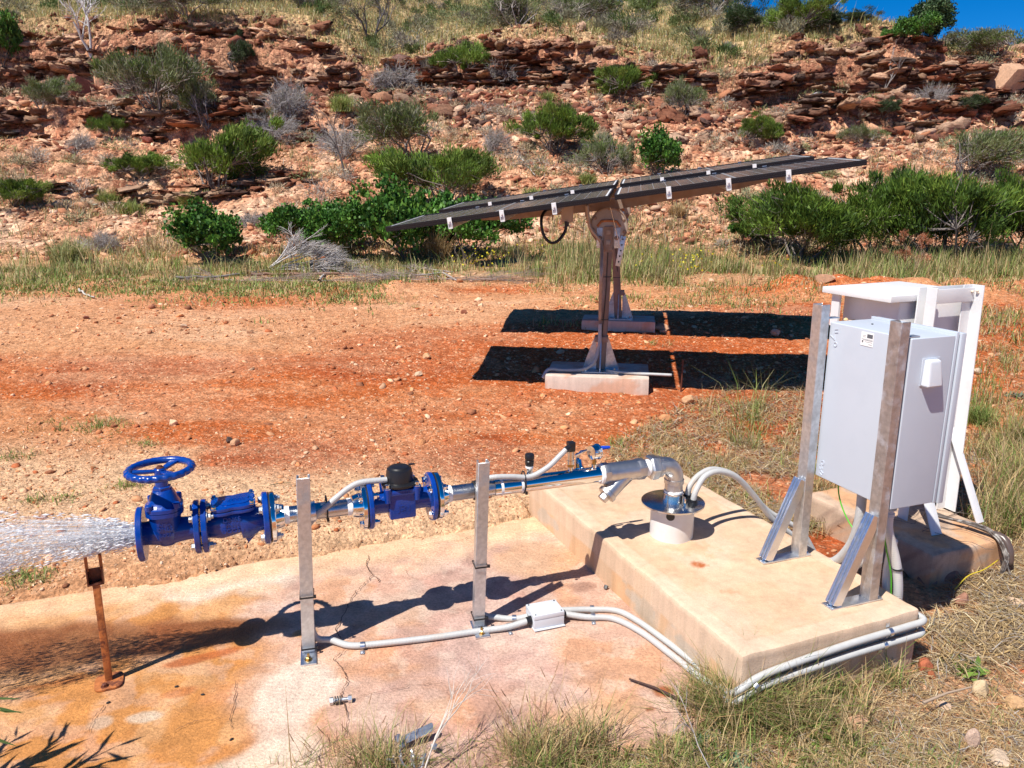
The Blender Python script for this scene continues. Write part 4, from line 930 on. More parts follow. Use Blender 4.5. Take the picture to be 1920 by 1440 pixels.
EXP = Vector((math.cos(R(14)), math.sin(R(14)), 0)); EYP = Vector((-EXP.y, EXP.x, 0))
def pipe_post(base_px, top_px, label, s_pipe, wpost):
    f = atz(*base_px, .008); f = f + Vector((.0, -.018, 0)); tpz = aty(*top_px, f.y)
    p = thing('pipe_post', (f.x, f.y, 0), label, 'post', 'channel posts holding up the pipe')
    lean = Vector((tpz.x - f.x, 0, 0)); h = tpz.z
    b = MB(); n = 12; poly = cpoly(wpost, .041); vs = []
    for z in (.008, h):
        for x, y in poly: q = f + EXP * x + EYP * (y + .02) + lean * ((z - .008) / (h - .008)); vs.append((q.x, q.y, z))
    k = len(poly); b.add(vs, [tuple(range(k - 1, -1, -1)), tuple(range(k, 2 * k))] + [(i, (i + 1) % k, k + (i + 1) % k, k + i) for i in range(k)])
    b.build('channel', M_galv, p, bevel=.0012, seg=1)
    b = MB(); b.box((0, -.010, .004), (.056, .125, .006), frame(Vector((f.x, f.y, 0)), EXP, EYP, EZ)); bp = b.build('base_plate', M_galvnew, p, bevel=.001)
    q = Vector((f.x, f.y, .007)) - EYP * .045; b = MB(); b.hexb(q, (0, 0, 1), .0095, .010); b.cyl(q, q + Vector((0, 0, .024)), .005, n=10); b.build('anchor_bolt', M_brass, p)
    return p, f, h, lean
p1, f1, h1, ln1 = pipe_post((581, 1218), (568, 897), 'left galvanised post holding the pipe between check valve and water meter', None, .046)
p2, f2, h2, ln2 = pipe_post((899, 1170), (908, 868), 'right galvanised post holding the pipe near the concrete plinth', None, .043)
def at_post(f, ln, h, z): q = Vector((f.x, f.y, 0)) + EYP * .02 + ln * (z / h); return q
for (p, f, ln, h, zs) in ((p1, f1, ln1, h1, (.235, .028)), (p2, f2, ln2, h2, (.265, .045))):
    for z in zs: tie('cable_tie', at_post(f, ln, h, z), z, .047, .060, p)
# rubber lined pipe clamps beside the posts
for p, f, px in ((p1, f1, 600), (p2, f2, 893)):
    s = s_at(px) if p is p2 else s_at(585); b = MB(); b.lathe([(0, .031), (0, .038), (.022, .038), (.022, .031)], PP(s - .011), AX, 32); b.build('pipe_clamp', M_galvnew if p is p1 else M_blackm, p)
# ---------------- rusty post with fork top
rb = atz(205, 1278, 0); rt = aty(180, 1092, rb.y + .0); RW = .023
ERX = Vector((math.cos(R(24)), math.sin(R(24)), 0)); ERY = Vector((-ERX.y, ERX.x, 0))
rp = thing('rusty_post', (rb.x, rb.y, 0), 'thin rust red post with forked saddle under the water jet', 'post')
ax_ = (rt - rb).normalized(); ex_ = ERX; ey_ = ax_.cross(ex_).normalized()
Lr = (rt - rb).length; b = MB(); b.box((0, 0, Lr / 2), (RW * .95, RW, Lr), frame(rb, ex_, ey_, ax_)); b.build('shaft', M_rust, rp, bevel=.003)
b = MB(); poly = []; hw = .037
for a in range(0, 360, 10):
    ca, sa = math.cos(R(a)), math.sin(R(a)); poly.append((.045 * abs(ca) ** .5 * (1 if ca > 0 else -1), .05 * abs(sa) ** .5 * (1 if sa > 0 else -1)))
b.prism(poly, .008, frame(rb + Vector((.004, -.008, .002)), ERX, ERY, EZ)); b.build('base_plate', M_rust, rp, bevel=.002)
b = MB(); b.hexb(rb + Vector((.006, -.040, .009)), (0, 0, 1), .009, .01); b.build('anchor_bolt', M_rustdk, rp)
b = MB(); M = frame(rt - ax_ * .005, ex_, ey_, ax_); w2 = .026
b.box((0, 0, .003), (.050, .030, .006), M); b.box((-.0225, 0, .030), (.005, .030, .060), M); b.box((.0225, 0, .030), (.005, .030, .060), M); b.box((0, .0125, .028), (.040, .004, .050), M)
b.build('saddle', M_rustdk, rp, bevel=.0015)
for sx in (-1, 1):
    b = MB(); b.cyl(M @ Vector((sx * .0215, .0, .05)), M @ Vector((sx * .0215, .0, .105)), .0052, n=12); b.build('prong', M_rust, rp)

# ================================================================ junction box + conduits
jc = atz(1025, 1172, .0); JX = (atz(1062, 1172, 0) - atz(990, 1186, 0)).normalized(); JX.z = 0; JY = Vector((-JX.y, JX.x, 0))
jb = thing('junction_box', (jc.x, jc.y, 0), 'small light grey junction box on the concrete with conduits on both sides', 'junction box')
jw, jd, jh = .125, .095, .062; JM = frame(jc + JY * .02, JX, JY, EZ)
b = MB(); b.box((0, 0, .006), (jw + .004, jd + .020, .004), JM); b.box((0, 0, .026), (jw, jd, .038), JM); b.build('box_body', M_grey2 if 'M_grey2' in globals() else mat_simple('light_grey_plastic', (.58, .61, .65), .35), jb, bevel=.003)
Mp = mat_simple('box_lid_plastic', (.60, .63, .67), .32, 0, .02, 20)
b = MB(); b.box((0, 0, .0555), (jw + .002, jd + .002, .019), JM); jl = b.build('box_lid', Mp, jb, bevel=.003)
for sx in (-1, 1):
    for sy in (-1, 1):
        b = MB(); b.cyl(JM @ Vector((sx * .054, sy * .039, .064)), JM @ Vector((sx * .054, sy * .039, .0662)), .0035, n=12); b.build('lid_screw', M_greyd if 'M_greyd' in globals() else M_black, jl)
GL = JM @ Vector((-jw / 2, -.012, .028)); GR = JM @ Vector((jw / 2, -.010, .028))
for g0, sg in ((GL, -1), (GR, 1)):
    b = MB(); b.lathe([(0, .019), (.008, .019), (.009, .0165), (.018, .0165), (.020, .014)], g0, JX * sg, 18); b.build('cable_gland', M_black, jb)
r_ = .0125
def G(px, py, z=.013): return atz(px, py, z)
q0 = f1 + EYP * .05 + EXP * .012; q0.z = .06
conduit('conduit', [q0 + Vector((0, 0, .3)), q0 + Vector((0, .0, .12)), Vector((q0.x + .012, q0.y + .0, .045)), G(622, 1200, .02), G(655, 1210), G(700, 1208), G(800, 1197), G(900, 1183), G(950, 1176, .018), GL - JX * .016], r_, 'corrugated grey conduit lying from the left post to the junction box', group='grey conduits on the concrete apron')
q1 = f2 + EYP * .05 + EXP * .01; q1.z = .06
conduit('conduit', [q1 + Vector((0, 0, .3)), q1 + Vector((0, 0, .10)), Vector((q1.x + .01, q1.y, .04)), G(935, 1158, .016), G(965, 1160), JM @ Vector((-jw / 2, .022, .026))], r_, 'short corrugated conduit from the middle post into the junction box', group='grey conduits on the concrete apron')
# along the plinth to the front and round the corner
ra = [GR + JX * .018, G(1100, 1157, .016), G(1150, 1160), G(1200, 1184), G(1250, 1221), G(1300, 1260), G(1332, 1284, .018)]
rb_ = [JM @ Vector((jw / 2 - .004, .024, .028)), G(1100, 1143, .016), G(1155, 1145), G(1195, 1164), G(1250, 1203), G(1305, 1246), G(1342, 1275, .018)]
conduit('conduit', ra + [S(-.035, .01, .035), S(-.016, -.018, .058), S(.05, -.017, .078), S(.20, -.016, .092), S(.45, -.016, .105), S(.70, -.016, .108), S(.785, -.012, .11), S(.80, .03, .11), S(.797, .12, .11)], r_, 'lower grey conduit running round the front corner of the plinth', group='grey conduits on the concrete apron')
conduit('conduit', rb_ + [S(-.018, .03, .05), S(-.014, -.015, .092), S(.06, -.016, .120), S(.20, -.016, .135), S(.45, -.016, .150), S(.70, -.016, .155), S(.785, -.012, .157), S(.80, .03, .158), S(.797, .15, .158)], r_, 'upper grey conduit running round the front corner of the plinth', group='grey conduits on the concrete apron')
def saddle(p, d, label, z=0, up=EZ, w=.016, rr=.0140, both=True, name='conduit_saddle'):
    """zinc saddle clip: strap over the conduit with foot tabs"""
    d = d.normalized(); side = up.cross(d).normalized(); b = MB(); vs = []; fs = []; K = 11
    for i in range(K):
        th = math.pi * i / (K - 1)
        for rad in (rr, rr + .0016):
            for e in (-w / 2, w / 2): vs.append(p + side * math.cos(th) * rad + up * math.sin(th) * rad + d * e)
    for i in range(K - 1):
        a = i * 4; c = a + 4; fs += [(a, a + 1, c + 1, c), (a + 2, c + 2, c + 3, a + 3), (a, c, c + 2, a + 2), (a + 1, a + 3, c + 3, c + 1)]
    b.add(vs, fs); b.box((0, -(rr + .011), -.0105), (w, .022, .0016), frame(p, d, side, up))
    if both: b.box((0, (rr + .008), -.0105), (w, .016, .0016), frame(p, d, side, up))
    b.hexb(p - side * (rr + .012) - up * .010, up, .0042, .003)
    return tag(b.build(name, M_galvnew, None), label, 'clip', 'zinc clips holding the conduits')
saddle(G(680, 1211), G(700, 1208) - G(660, 1211), 'zinc clip on the long conduit near the left post')
saddle(G(953, 1176), G(960, 1174) - G(940, 1178), 'zinc clip on the long conduit just left of the junction box')
saddle(G(964, 1160), G(980, 1160) - G(950, 1160), 'zinc clip on the short conduit beside the middle post')
saddle(G(1112, 1157), G(1130, 1157) - G(1100, 1157), 'zinc clip on the nearer conduit right of the junction box')
saddle(G(1110, 1142), G(1130, 1142) - G(1100, 1142), 'zinc clip on the farther conduit right of the junction box')
saddle(S(.62, -.016, .153), EX, 'zinc clip on the upper conduit at the plinth front', up=-EY)
saddle(S(.60, -.016, .107), EX, 'zinc clip on the lower conduit at the plinth front', up=-EY)
saddle(S(.045, -.022, .095), (EX + EZ * .9), 'zinc clip on the upper conduit near the plinth corner', up=-EY)
# conduit from meter down to left post
mt = PP(s_m0 + .035, .028, .085)
def zt(name, s, u, label):
    b = MB(); 
    for k in range(24):
        pass
    b.lathe([(0, .0345), (0, .0375), (.007, .0375), (.007, .0345)], PP(s), AX, 30); return b
conduit('conduit', [PP(mm - .050, .012, .092), PP(s_m0 - .01, .018, .096), PP(s_at(655), .022, .082), PP(s_at(630), .028, .052), PP(s_at(605), .036, .018), PP(s_at(590), .022, -.01), at_post(f1, ln1, h1, .45) + EYP * .045 + EZ * .45, at_post(f1, ln1, h1, .3) + EYP * .045 + EZ * .3], .0115, 'corrugated conduit arching from the water meter to the left post')
conduit('conduit', [PP(s2_ - .028, .016, .129), PP(s_at(1045), .018, .105), PP(s_at(1022), .020, .064), PP(s_at(990), .022, .036), PP(s_at(955), .022, .046), PP(s_at(925), .020, .052), PP(s_at(912), .008, .040), PP(s_at(908), -.012, -.02), PP(s_at(906), -.015, -.12), PP(s_at(905), -.015, -.3)], .0112, 'corrugated conduit arching from the pressure transmitter to the right post')
for s, lab in ((s_at(612), 'black cable tie strapping the meter conduit to the pipe'), (s_at(980), 'black cable tie strapping the sensor conduit to the polished pipe')):
    b = MB(); rr = .036; pts = [PP(s, math.cos(R(a)) * rr + (.006 if -20 < a < 110 else 0), math.sin(R(a)) * (rr + (.02 if 30 < a < 120 else 0))) for a in range(0, 361, 15)]
    b.tube(pts, .0028, 6); b.box((0, 0, 0), (.009, .008, .012), frame(PP(s, rr + .006, -.022), AX, SD, UP)); tag(b.build('cable_tie', M_black), lab, 'cable tie')
# two conduits from bore cap arching to the ground behind the plinth
e1 = gx + Vector((0, 0, .012)); e2 = gx + Vector((-.012, .058, .012))
conduit('conduit', [e1, e1 + Vector((.01, 0, .05)), aty(1322, 893, 3.10), aty(1350, 884, 3.14), aty(1385, 898, 3.18), aty(1420, 937, 3.22), aty(1450, 975, 3.26), Vector((1.36, 3.28, .06)), Vector((1.42, 3.27, -.03))], .0130, 'nearer corrugated conduit arching from the bore cap over the plinth', group='conduits from the bore cap')
conduit('conduit', [e2, e2 + Vector((.01, 0, .05)), aty(1312, 890, 3.16), aty(1338, 880, 3.20), aty(1376, 891, 3.26), aty(1408, 922, 3.30), aty(1440, 958, 3.34), Vector((1.36, 3.36, .10)), Vector((1.45, 3.36, -.03))], .0130, 'farther corrugated conduit arching from the bore cap over the plinth', group='conduits from the bore cap')

# ================================================================ cabinet on its stand
PZ = .2
cpl = atz(1497, 1040, PZ); cpr = atz(1628, 1122, PZ)
along = (cpl - cpr).normalized(); W_post = (cpl - cpr).length
CY_ = along.copy(); CX_ = Vector((CY_.y, -CY_.x, 0))        # CX_ points away from the pipe side (right)
st = thing('cabinet_stand', ((cpl + cpr) / 2)[:], 'two galvanised channel uprights with slanted braces carrying the grey cabinet', 'stand')
for f, tp_, ttl in ((cpl, (1541, 570), 'l'), (cpr, (1689, 602), 'r')):
    tpz = aty(*tp_, f.y); h = tpz.z; lean = Vector((tpz.x - f.x, 0, 0)); poly = [(x, y) for x, y in cpoly(.050, .041)]
    b = MB(); vs = []
    for z in (PZ + .006, h):
        for x, y in poly: q = f - CY_ * x + CX_ * y + lean * ((z - PZ) / (h - PZ)); vs.append((q.x, q.y, z))
    k = len(poly); b.add(vs, [tuple(range(k - 1, -1, -1)), tuple(range(k, 2 * k))] + [(i, (i + 1) % k, k + (i + 1) % k, k + i) for i in range(k)])
    b.build('upright', M_galvold if ttl == 'r' else M_galv, st, bevel=.0015, seg=1)
    d0 = f - CX_ * .165 + EZ * .010; d1 = f - CX_ * .024 + EZ * .335; dv = (d1 - d0); ln = dv.length; dv = dv.normalized(); sd = CY_; nn = dv.cross(sd).normalized(); nn = nn if nn.dot(CX_) < 0 else -nn
    b = MB(); a = .0205; t_ = .003; sec = [(-a, -a), (a, -a), (a, a * .3), (a - t_, a * .3), (a - t_, -a + t_), (.004, -a + t_), (.004, 0), (-.004, 0), (-.004, -a + t_), (-a + t_, -a + t_), (-a + t_, a), (-a, a)]
    sec = [(-a, -a), (a, -a), (a, a), (a * .55, a), (a * .55, a * .5), (a * .2, a * .5), (a * .2, a), (-a * .2, a), (-a * .2, a * .5), (-a * .55, a * .5), (-a * .55, a), (-a, a)]
    vs = [d0 + sd * x + nn * y for x, y in sec] + [d1 + sd * x + nn * y for x, y in sec]; k = len(sec)
    b.add(vs, [tuple(range(k - 1, -1, -1)), tuple(range(k, 2 * k))] + [(i, (i + 1) % k, k + (i + 1) % k, k + i) for i in range(k)]); b.build('brace', M_galvnew, st, bevel=.0012, seg=1)
    b = MB(); b.box((-.075, 0, .004), (.235, .052, .006), frame(f, CX_, CY_, EZ)); b.build('base_plate', M_galvnew, st, bevel=.001)
    for xx in (-.175, .033):
        q = f + CX_ * xx + EZ * .007; b = MB(); b.hexb(q, (0, 0, 1), .008, .009); b.cyl(q, q + EZ * .022, .0045, n=10); b.build('anchor_bolt', M_steel, st)
    b = MB(); b.box((.055, 0, 0), (.05, .03, .004), frame(Vector((f.x, f.y, h - .055)) + lean, CX_, CY_, EZ)); b.build('top_bracket', M_galv, st, bevel=.001)
z0, z1 = .553, 1.172
cb0 = cpr + CX_ * .027 - CY_ * .022; cbW = W_post + .005; cbD = .245
KM = frame(Vector((cb0.x, cb0.y, z0)), CX_, CY_, EZ)       # x depth, y width (towards far post), z height
H_ = z1 - z0
cab = thing('control_cabinet', (KM @ Vector((cbD / 2, cbW / 2, 0)))[:], 'light grey steel electrical cabinet hanging on the channel stand', 'cabinet')
bodyD = cbD - .045
b = MB(); b.box((bodyD / 2, cbW / 2, H_ / 2), (bodyD, cbW, H_), KM); b.build('cabinet_body', M_grey, cab, bevel=.006, seg=3)
b = MB(); b.box((bodyD + .007, cbW / 2, H_ / 2 + .004), (.012, cbW + .004, H_ + .012), KM); b.build('rain_lip', M_grey, cab, bevel=.002)
b = MB(); b.box((bodyD + .0305, cbW / 2, H_ / 2 + .001), (.024, cbW + .014, H_ + .010), KM); b.build('door', M_grey, cab, bevel=.004, seg=2)
b = MB(); b.box((bodyD + .0158, cbW / 2, H_ / 2), (.0055, cbW - .006, H_ - .004), KM); b.build('door_seal', M_blackm, cab)
# vent hood on the near end face (normal -CY_)
HM = frame(KM @ Vector((.098, 0, H_ - .115)), CX_, EZ, -CY_)
b = MB(); vs = []; prof = [(0.0, .0), (0, .002)]
def hood(w0, w1, h0, h1, d0, d1):
    return [(-w0, h0, 0), (w0, h0, 0), (w1, h1, 0), (-w1, h1, 0), (-w0 * .92, h0, d0), (w0 * .92, h0, d0), (w1 * .86, h1 * .94, d1), (-w1 * .86, h1 * .94, d1)]
b.add(hood(.037, .031, -.055, .04, .034, .022), [(0, 3, 2, 1), (4, 5, 6, 7), (0, 1, 5, 4), (1, 2, 6, 5), (2, 3, 7, 6), (3, 0, 4, 7)], HM); b.build('vent_hood', M_grey2b if 'M_grey2b' in globals() else mat_simple('hood_plastic', (.62, .65, .69), .35), cab, bevel=.010, seg=4, ang=20)
b = MB(); b.box((0, -.005, .0015), (.078, .098, .003), HM); b.build('vent_base', M_grey, cab, bevel=.001)
# corner embossing + sticker on the back face (normal -CX_)
BM = lambda y, z: frame(KM @ Vector((-.0005, y, z)), -CY_, EZ, -CX_)
for ch, y, z, ro in (('n', cbW - .034, H_ - .030, 100), ('V', cbW - .026, H_ - .056, 40), ('o', cbW - .038, H_ - .078, 20), ('o', cbW - .036, .066, 0), ('n', cbW - .026, .046, 30), ('n', cbW - .030, .022, 60)):
    text_mesh(ch, .042, .0016, BM(y, z) @ Matrix.Rotation(R(ro), 4, 'Z'), 'embossed_mark', M_grey, cab)
b = MB(); b.box((0, 0, .0006), (.058, .050, .0008), BM(cbW * .50, H_ - .035)); stk = b.build('rating_sticker', mat_simple('sticker_white', (.82, .83, .82), .35), cab)
Mink = mat_simple('printed_ink', (.10, .11, .13), .5); SM = BM(cbW * .50, H_ - .035) @ Matrix.Translation((0, 0, .0012))
b = MB()
for (x, y, w_, h_) in ((.012, .012, .026, .014), (.004, -.004, .044, .0016), (.008, -.010, .034, .0012), (-.020, -.010, .006, .008), (.016, -.018, .016, .0014), (-.014, .012, .014, .001), (-.014, .007, .014, .001), (.0, -.0005, .052, .0008)): b.box((x, y, 0), (w_, h_, .0003), SM)
b.build('printed_lines', Mink, stk, smooth=False)
b = MB(); b.cyl(KM @ Vector((.10, cbW * .72, H_)), KM @ Vector((.10, cbW * .72, H_ + .003)), .004, n=12); b.build('top_plug', M_black, cab)
# conduits and earth wires below the cabinet
def KP(x, y, z): return KM @ Vector((x, y, z - z0))
conduit('conduit', [KP(.06, cbW * .50, z0 + .01), KP(.06, cbW * .50, .42), KP(.07, cbW * .60, .30), KP(.09, cbW * .86, .18), KP(.14, cbW + .10, .12), KP(.22, cbW + .2, .03)], .0185, 'grey flexible conduit from the middle of the cabinet base down behind the left upright', group='conduits under the cabinet')
conduit('conduit', [KP(.10, cbW * .33, z0 + .01), KP(.10, cbW * .33, .40), KP(.10, cbW * .42, .28), KP(.10, cbW * .72, .17), KP(.12, cbW * 1.02, .09), KP(.16, cbW + .12, .02)], .0165, 'second grey flexible conduit curling behind the right upright', group='conduits under the cabinet')
HC = [aty(1667, 962, 2.62), aty(1665, 990, 2.62), aty(1672, 1020, 2.625), aty(1681, 1060, 2.63), aty(1684, 1105, 2.64), aty(1680, 1150, 2.66)]
conduit('conduit', HC, .0175, 'white ribbed conduit hanging at the right side of the cabinet', mat=M_pvcw, pitch=.0085, group='conduits under the cabinet')
conduit('conduit', [KP(.13, cbW * .22, .38), KP(.13, cbW * .25, .25), KP(.12, cbW * .20, .12), KP(.11, .08, .02), KP(.10, .03, -.02)], .0155, 'short white conduit visible between brace and right upright', mat=M_pvcw, group='conduits under the cabinet')
b = MB(); b.lathe([(0, .020), (.012, .020), (.014, .016), (.024, .016), (.026, .024), (.030, .024)], HC[0] - EZ * .01, EZ, 20); tag(b.build('cable_gland', M_grey), 'grey gland on top of the hanging white conduit', 'cable gland')
def wire(name, pts, r, mat, label, cat='wire'):
    o = conduit(name, pts, r, label, cat, mat, None, False, n=8); return o
wire('earth_wire', [KP(.05, cbW * .80, z0 + .005), KP(.05, cbW * .78, .50), KP(.052, cbW * .70, .44), KP(.055, cbW * .55, .385), KP(.06, cbW * .36, .365), KP(.06, cbW * .20, .37)], .0028, M_greenw, 'green earth wire looping below the cabinet', 'wire')
wire('earth_wire', [aty(1657, 990, 2.60), aty(1660, 1020, 2.60), aty(1668, 1060, 2.61), aty(1671, 1085, 2.62), aty(1670, 1140, 2.64)], .003, M_greenw, 'green earth wire running down beside the hanging white conduit', 'wire')
tie2 = MB(); tie2.lathe([(0, .021), (.005, .021)], aty(1682, 1067, 2.63), EZ, 20); tag(tie2.build('cable_tie', M_black), 'black tie round the hanging white conduit and green wire', 'cable tie')

# ================================================================ old white enclosure on its block
OW = thing('old_enclosure', (B2 + EX * .25 + EY * .3)[:], 'old white painted steel enclosure with sloping roof and angle iron legs behind the cabinet', 'enclosure')
Rf = aty(1826, 533, 3.60); 
PRb = Vector((2.165, 3.585, .12)); PLb = Vector((1.872, 3.47, .12)); zt_ = 1.235
def angle_post(p, h, name='leg', w=.055, t=.006, lean=Vector((0, 0, 0)), flip=1, mat=None):
    b = MB(); poly = [(0, 0), (w * flip, 0), (w * flip, -t), (t * flip, -t), (t * flip, -w), (0, -w)]
    vs = [(p + EX * x + EY * y + EZ * 0) for x, y in poly] + [(p + EX * x + EY * y + EZ * h + lean) for x, y in poly]
    k = 6; b.add(vs, [tuple(range(k - 1, -1, -1)), tuple(range(k, 2 * k))] + [(i, (i + 1) % k, k + (i + 1) % k, k + i) for i in range(k)]); return b.build(name, M_white, OW, bevel=.001, seg=1)
angle_post(PRb, zt_ - .12, w=.062, flip=-1, lean=Vector((-.02, 0, 0))); angle_post(PLb, zt_ - .12, w=.055)
def flat_brace(a, c, w=.05, t=.006, sd=None, name='brace'):
    a = Vector(a); c = Vector(c); d = (c - a); L_ = d.length; d.normalize(); sd = sd or EX; sd = (sd - d * sd.dot(d)).normalized(); nn = d.cross(sd)
    b = MB(); b.box((0, 0, L_ / 2), (w, t, L_), frame(a, sd, nn, d)); return b.build(name, M_white, OW, bevel=.001)
flat_brace(PRb + EY * -.20 + EX * -.01 + EZ * .002, PRb + EZ * .42 + EX * -.03, .048); flat_brace(PLb + EY * -.22 + EX * .0, PLb + EZ * .42 + EX * .02 + EY * -.01, .062)
flat_brace(PLb + EX * .04 + EZ * 0, PLb + EX * .04 + EZ * .5, .05)
# top rail between posts
b = MB(); c = (PRb + PLb) / 2; b.box((0, -.010, 0), ((PRb - PLb).length - .05, .008, .065), frame(Vector((c.x, c.y, zt_ - .045)), EX, EY, EZ)); b.build('top_rail', M_white, OW, bevel=.002)
# back plate
bw = (PRb - PLb).length + .02; b = MB(); b.box((-.0, .035, 0), (bw, .006, .78), frame(Vector((c.x, c.y, .84)), EX, EY, EZ)); b.build('back_panel', M_white, OW, bevel=.001)
# box behind
bx0 = PLb - EX * .085 + EY * .045
b = MB(); BMx = frame(Vector((bx0.x, bx0.y, .50)), EX, EY, EZ); b.box((.20, .19, .33), (.38, .33, .66), BMx); b.build('enclosure_box', M_white, OW, bevel=.004)
rx = frame(Vector((bx0.x, bx0.y, 1.165)), EX, EY, EZ)
b = MB(); vs = [(-.075, .0, 0), (.44, .0, 0), (.44, .42, .0), (-.075, .42, .0), (-.075, .0, .030), (.44, .0, .034), (.44, .42, .034), (-.075, .42, .030)]
b.add(vs, [(0, 3, 2, 1), (4, 5, 6, 7), (0, 1, 5, 4), (1, 2, 6, 5), (2, 3, 7, 6), (3, 0, 4, 7)], rx); b.build('roof', M_white, OW, bevel=.003)
b = MB(); b.box((-.045, .35, -.08), (.012, .05, .16), rx); b.build('corner_strip', M_white, OW)
Mfoam = mat_simple('expanding_foam', (.72, .50, .26), .8, 0, .2, 40, .8, 60)
def lump(c, r, n, seed, name, parent, mat):
    rg = random.Random(seed); b = MB()
    for i in range(n):
        p = Vector(c) + Vector((rg.uniform(-r, r), rg.uniform(-r, r), rg.uniform(-r * .6, r * .6))); rr = r * rg.uniform(.3, .5)
        b.lathe([(-rr * .9, rr * .3), (-rr * .5, rr * .85), (0, rr), (rr * .5, rr * .85), (rr * .9, rr * .3)], p, (rg.uniform(-1, 1), rg.uniform(-1, 1), 1), 9)
    return b.build(name, mat, parent)
lump(PRb + EX * -.035 + EY * -.012 + EZ * (zt_ - .145), .016, 6, 1, 'sealant_blob', OW, mat_simple('sealant', (.75, .62, .48), .6, 0, .15, 60)); lump(bx0 + EX * -.02 + EY * .27 + EZ * .90, .035, 9, 2, 'sealant_blob', OW, Mfoam)
lump(PLb + EX * .05 + EY * -.012 + EZ * .42, .012, 5, 3, 'sealant_blob', OW, mat_simple('rusty_sealant', (.5, .25, .08), .6))
# melted cable bundle over the block edge
Mbun = mat_simple('perished_cable', (.085, .065, .055), .55, 0, .6, 50, dirt=(.45, .42, .38), dscale=30)
rgb_ = random.Random(8)
cbd = thing('old_cables', (B2 + EX * .35 + EY * .1)[:], 'bundle of perished grey cables draped over the edge of the block', 'cable')
for k in range(7):
    j = lambda s_=.010: Vector((rgb_.uniform(-s_, s_), rgb_.uniform(-s_, s_), rgb_.uniform(-s_ * .3, s_)))
    pts = [PLb + EX * .12 + EY * -.01 + EZ * .18 + j(), PLb + EX * .13 + EY * -.05 + EZ * .05 + j(), B2 + EX * .32 + EY * .25 + EZ * .145 + j(.015), B2 + EX * .38 + EY * .10 + EZ * .15 + j(.015), B2 + EX * .40 + EY * .0 + EZ * .13 + j(.012), B2 + EX * .39 + EY * -.05 + EZ * .06 + j(.02), B2 + EX * .37 + EY * -.07 + EZ * -.02 + j(.02)]
    conduit('cable', pts, rgb_.uniform(.004, .007), None, mat=Mbun, corr=False, parent=cbd, n=7)
conduit('sleeve', [B2 + EX * .41 + EY * .03 + EZ * .135, B2 + EX * .42 + EY * -.01 + EZ * .13, B2 + EX * .42 + EY * -.045 + EZ * .09, B2 + EX * .42 + EY * -.055 + EZ * .02], .018, None, mat=mat_simple('sleeve_brown', (.10, .07, .06), .3), corr=False, parent=cbd, n=12)
for k in range(7):
    pts = []; p = B2 + EX * rgb_.uniform(.05, .35) + EY * rgb_.uniform(.05, .5) + EZ * .128
    for i in range(7):
        pts.append(p.copy()); p = p + EX * rgb_.uniform(.0, .07) + EY * rgb_.uniform(-.09, .03); p.z = .124 + rgb_.uniform(0, .012)
    conduit('strand', pts, .0012, None, mat=Mbun, corr=False, parent=cbd, n=5)
wire('yellow_wire', [atz(1790, 1105, .0), atz(1815, 1080, .02), atz(1845, 1068, .03), atz(1872, 1050, .03)], .0025, M_yellow, 'loose yellow and pink wire on the straw beside the block', 'wire')
# ================================================================ solar tracker
def mat_cells():
    m, n, b, N, L = newmat('solar_cells'); b.inputs['Roughness'].default_value = .18; b.inputs['Coat Weight'].default_value = .7; b.inputs['Coat Roughness'].default_value = .12
    tc = N.new('ShaderNodeTexCoord'); t = N.new('ShaderNodeTexNoise'); t.inputs['Scale'].default_value = 3; t.inputs['Detail'].default_value = 6; L.new(tc.outputs['Object'], t.inputs['Vector'])
    mx = N.new('ShaderNodeMix'); mx.data_type = 'RGBA'; L.new(t.outputs[0], mx.inputs[0]); mx.inputs[6].default_value = (.016, .013, .015, 1); mx.inputs[7].default_value = (.07, .048, .038, 1); L.new(mx.outputs[2], b.inputs['Base Color'])
    return m
M_cells = mat_cells(); M_frame = mat_simple('black_anodised_frame', (.018, .018, .022), .32, .4); M_line = mat_simple('busbar', (.26, .25, .24), .4)
M_lineW = mat_simple('cell_border', (.72, .72, .72), .35)
HD = R(9.0); TL = R(7.9); AXS = Vector((math.sin(HD), math.cos(HD), .056)).normalized()
hz = Vector((math.cos(HD), -math.sin(HD), 0)); nz_ = hz.cross(AXS).normalized(); nz_ = nz_ if nz_.z > 0 else -nz_
U_ = (hz * math.cos(TL) + nz_ * math.sin(TL)).normalized(); Nn = U_.cross(AXS).normalized(); Nn = Nn if Nn.z > 0 else -Nn
C0 = aty(1147, 366, 5.40)
def SP_(u, a, n=0.0): return C0 + U_ * u + AXS * a + Nn * n
SM0 = frame(C0, U_, AXS, Nn)
ta = thing('solar_tracker', (C0.x, C0.y + 1.4, .2), 'tilted single row solar array on two brown steel poles', 'solar panel')
ML, MWd, GP_ = 1.615, 1.0, .018; TK = .036
ROWS = (0.0, 1.57)
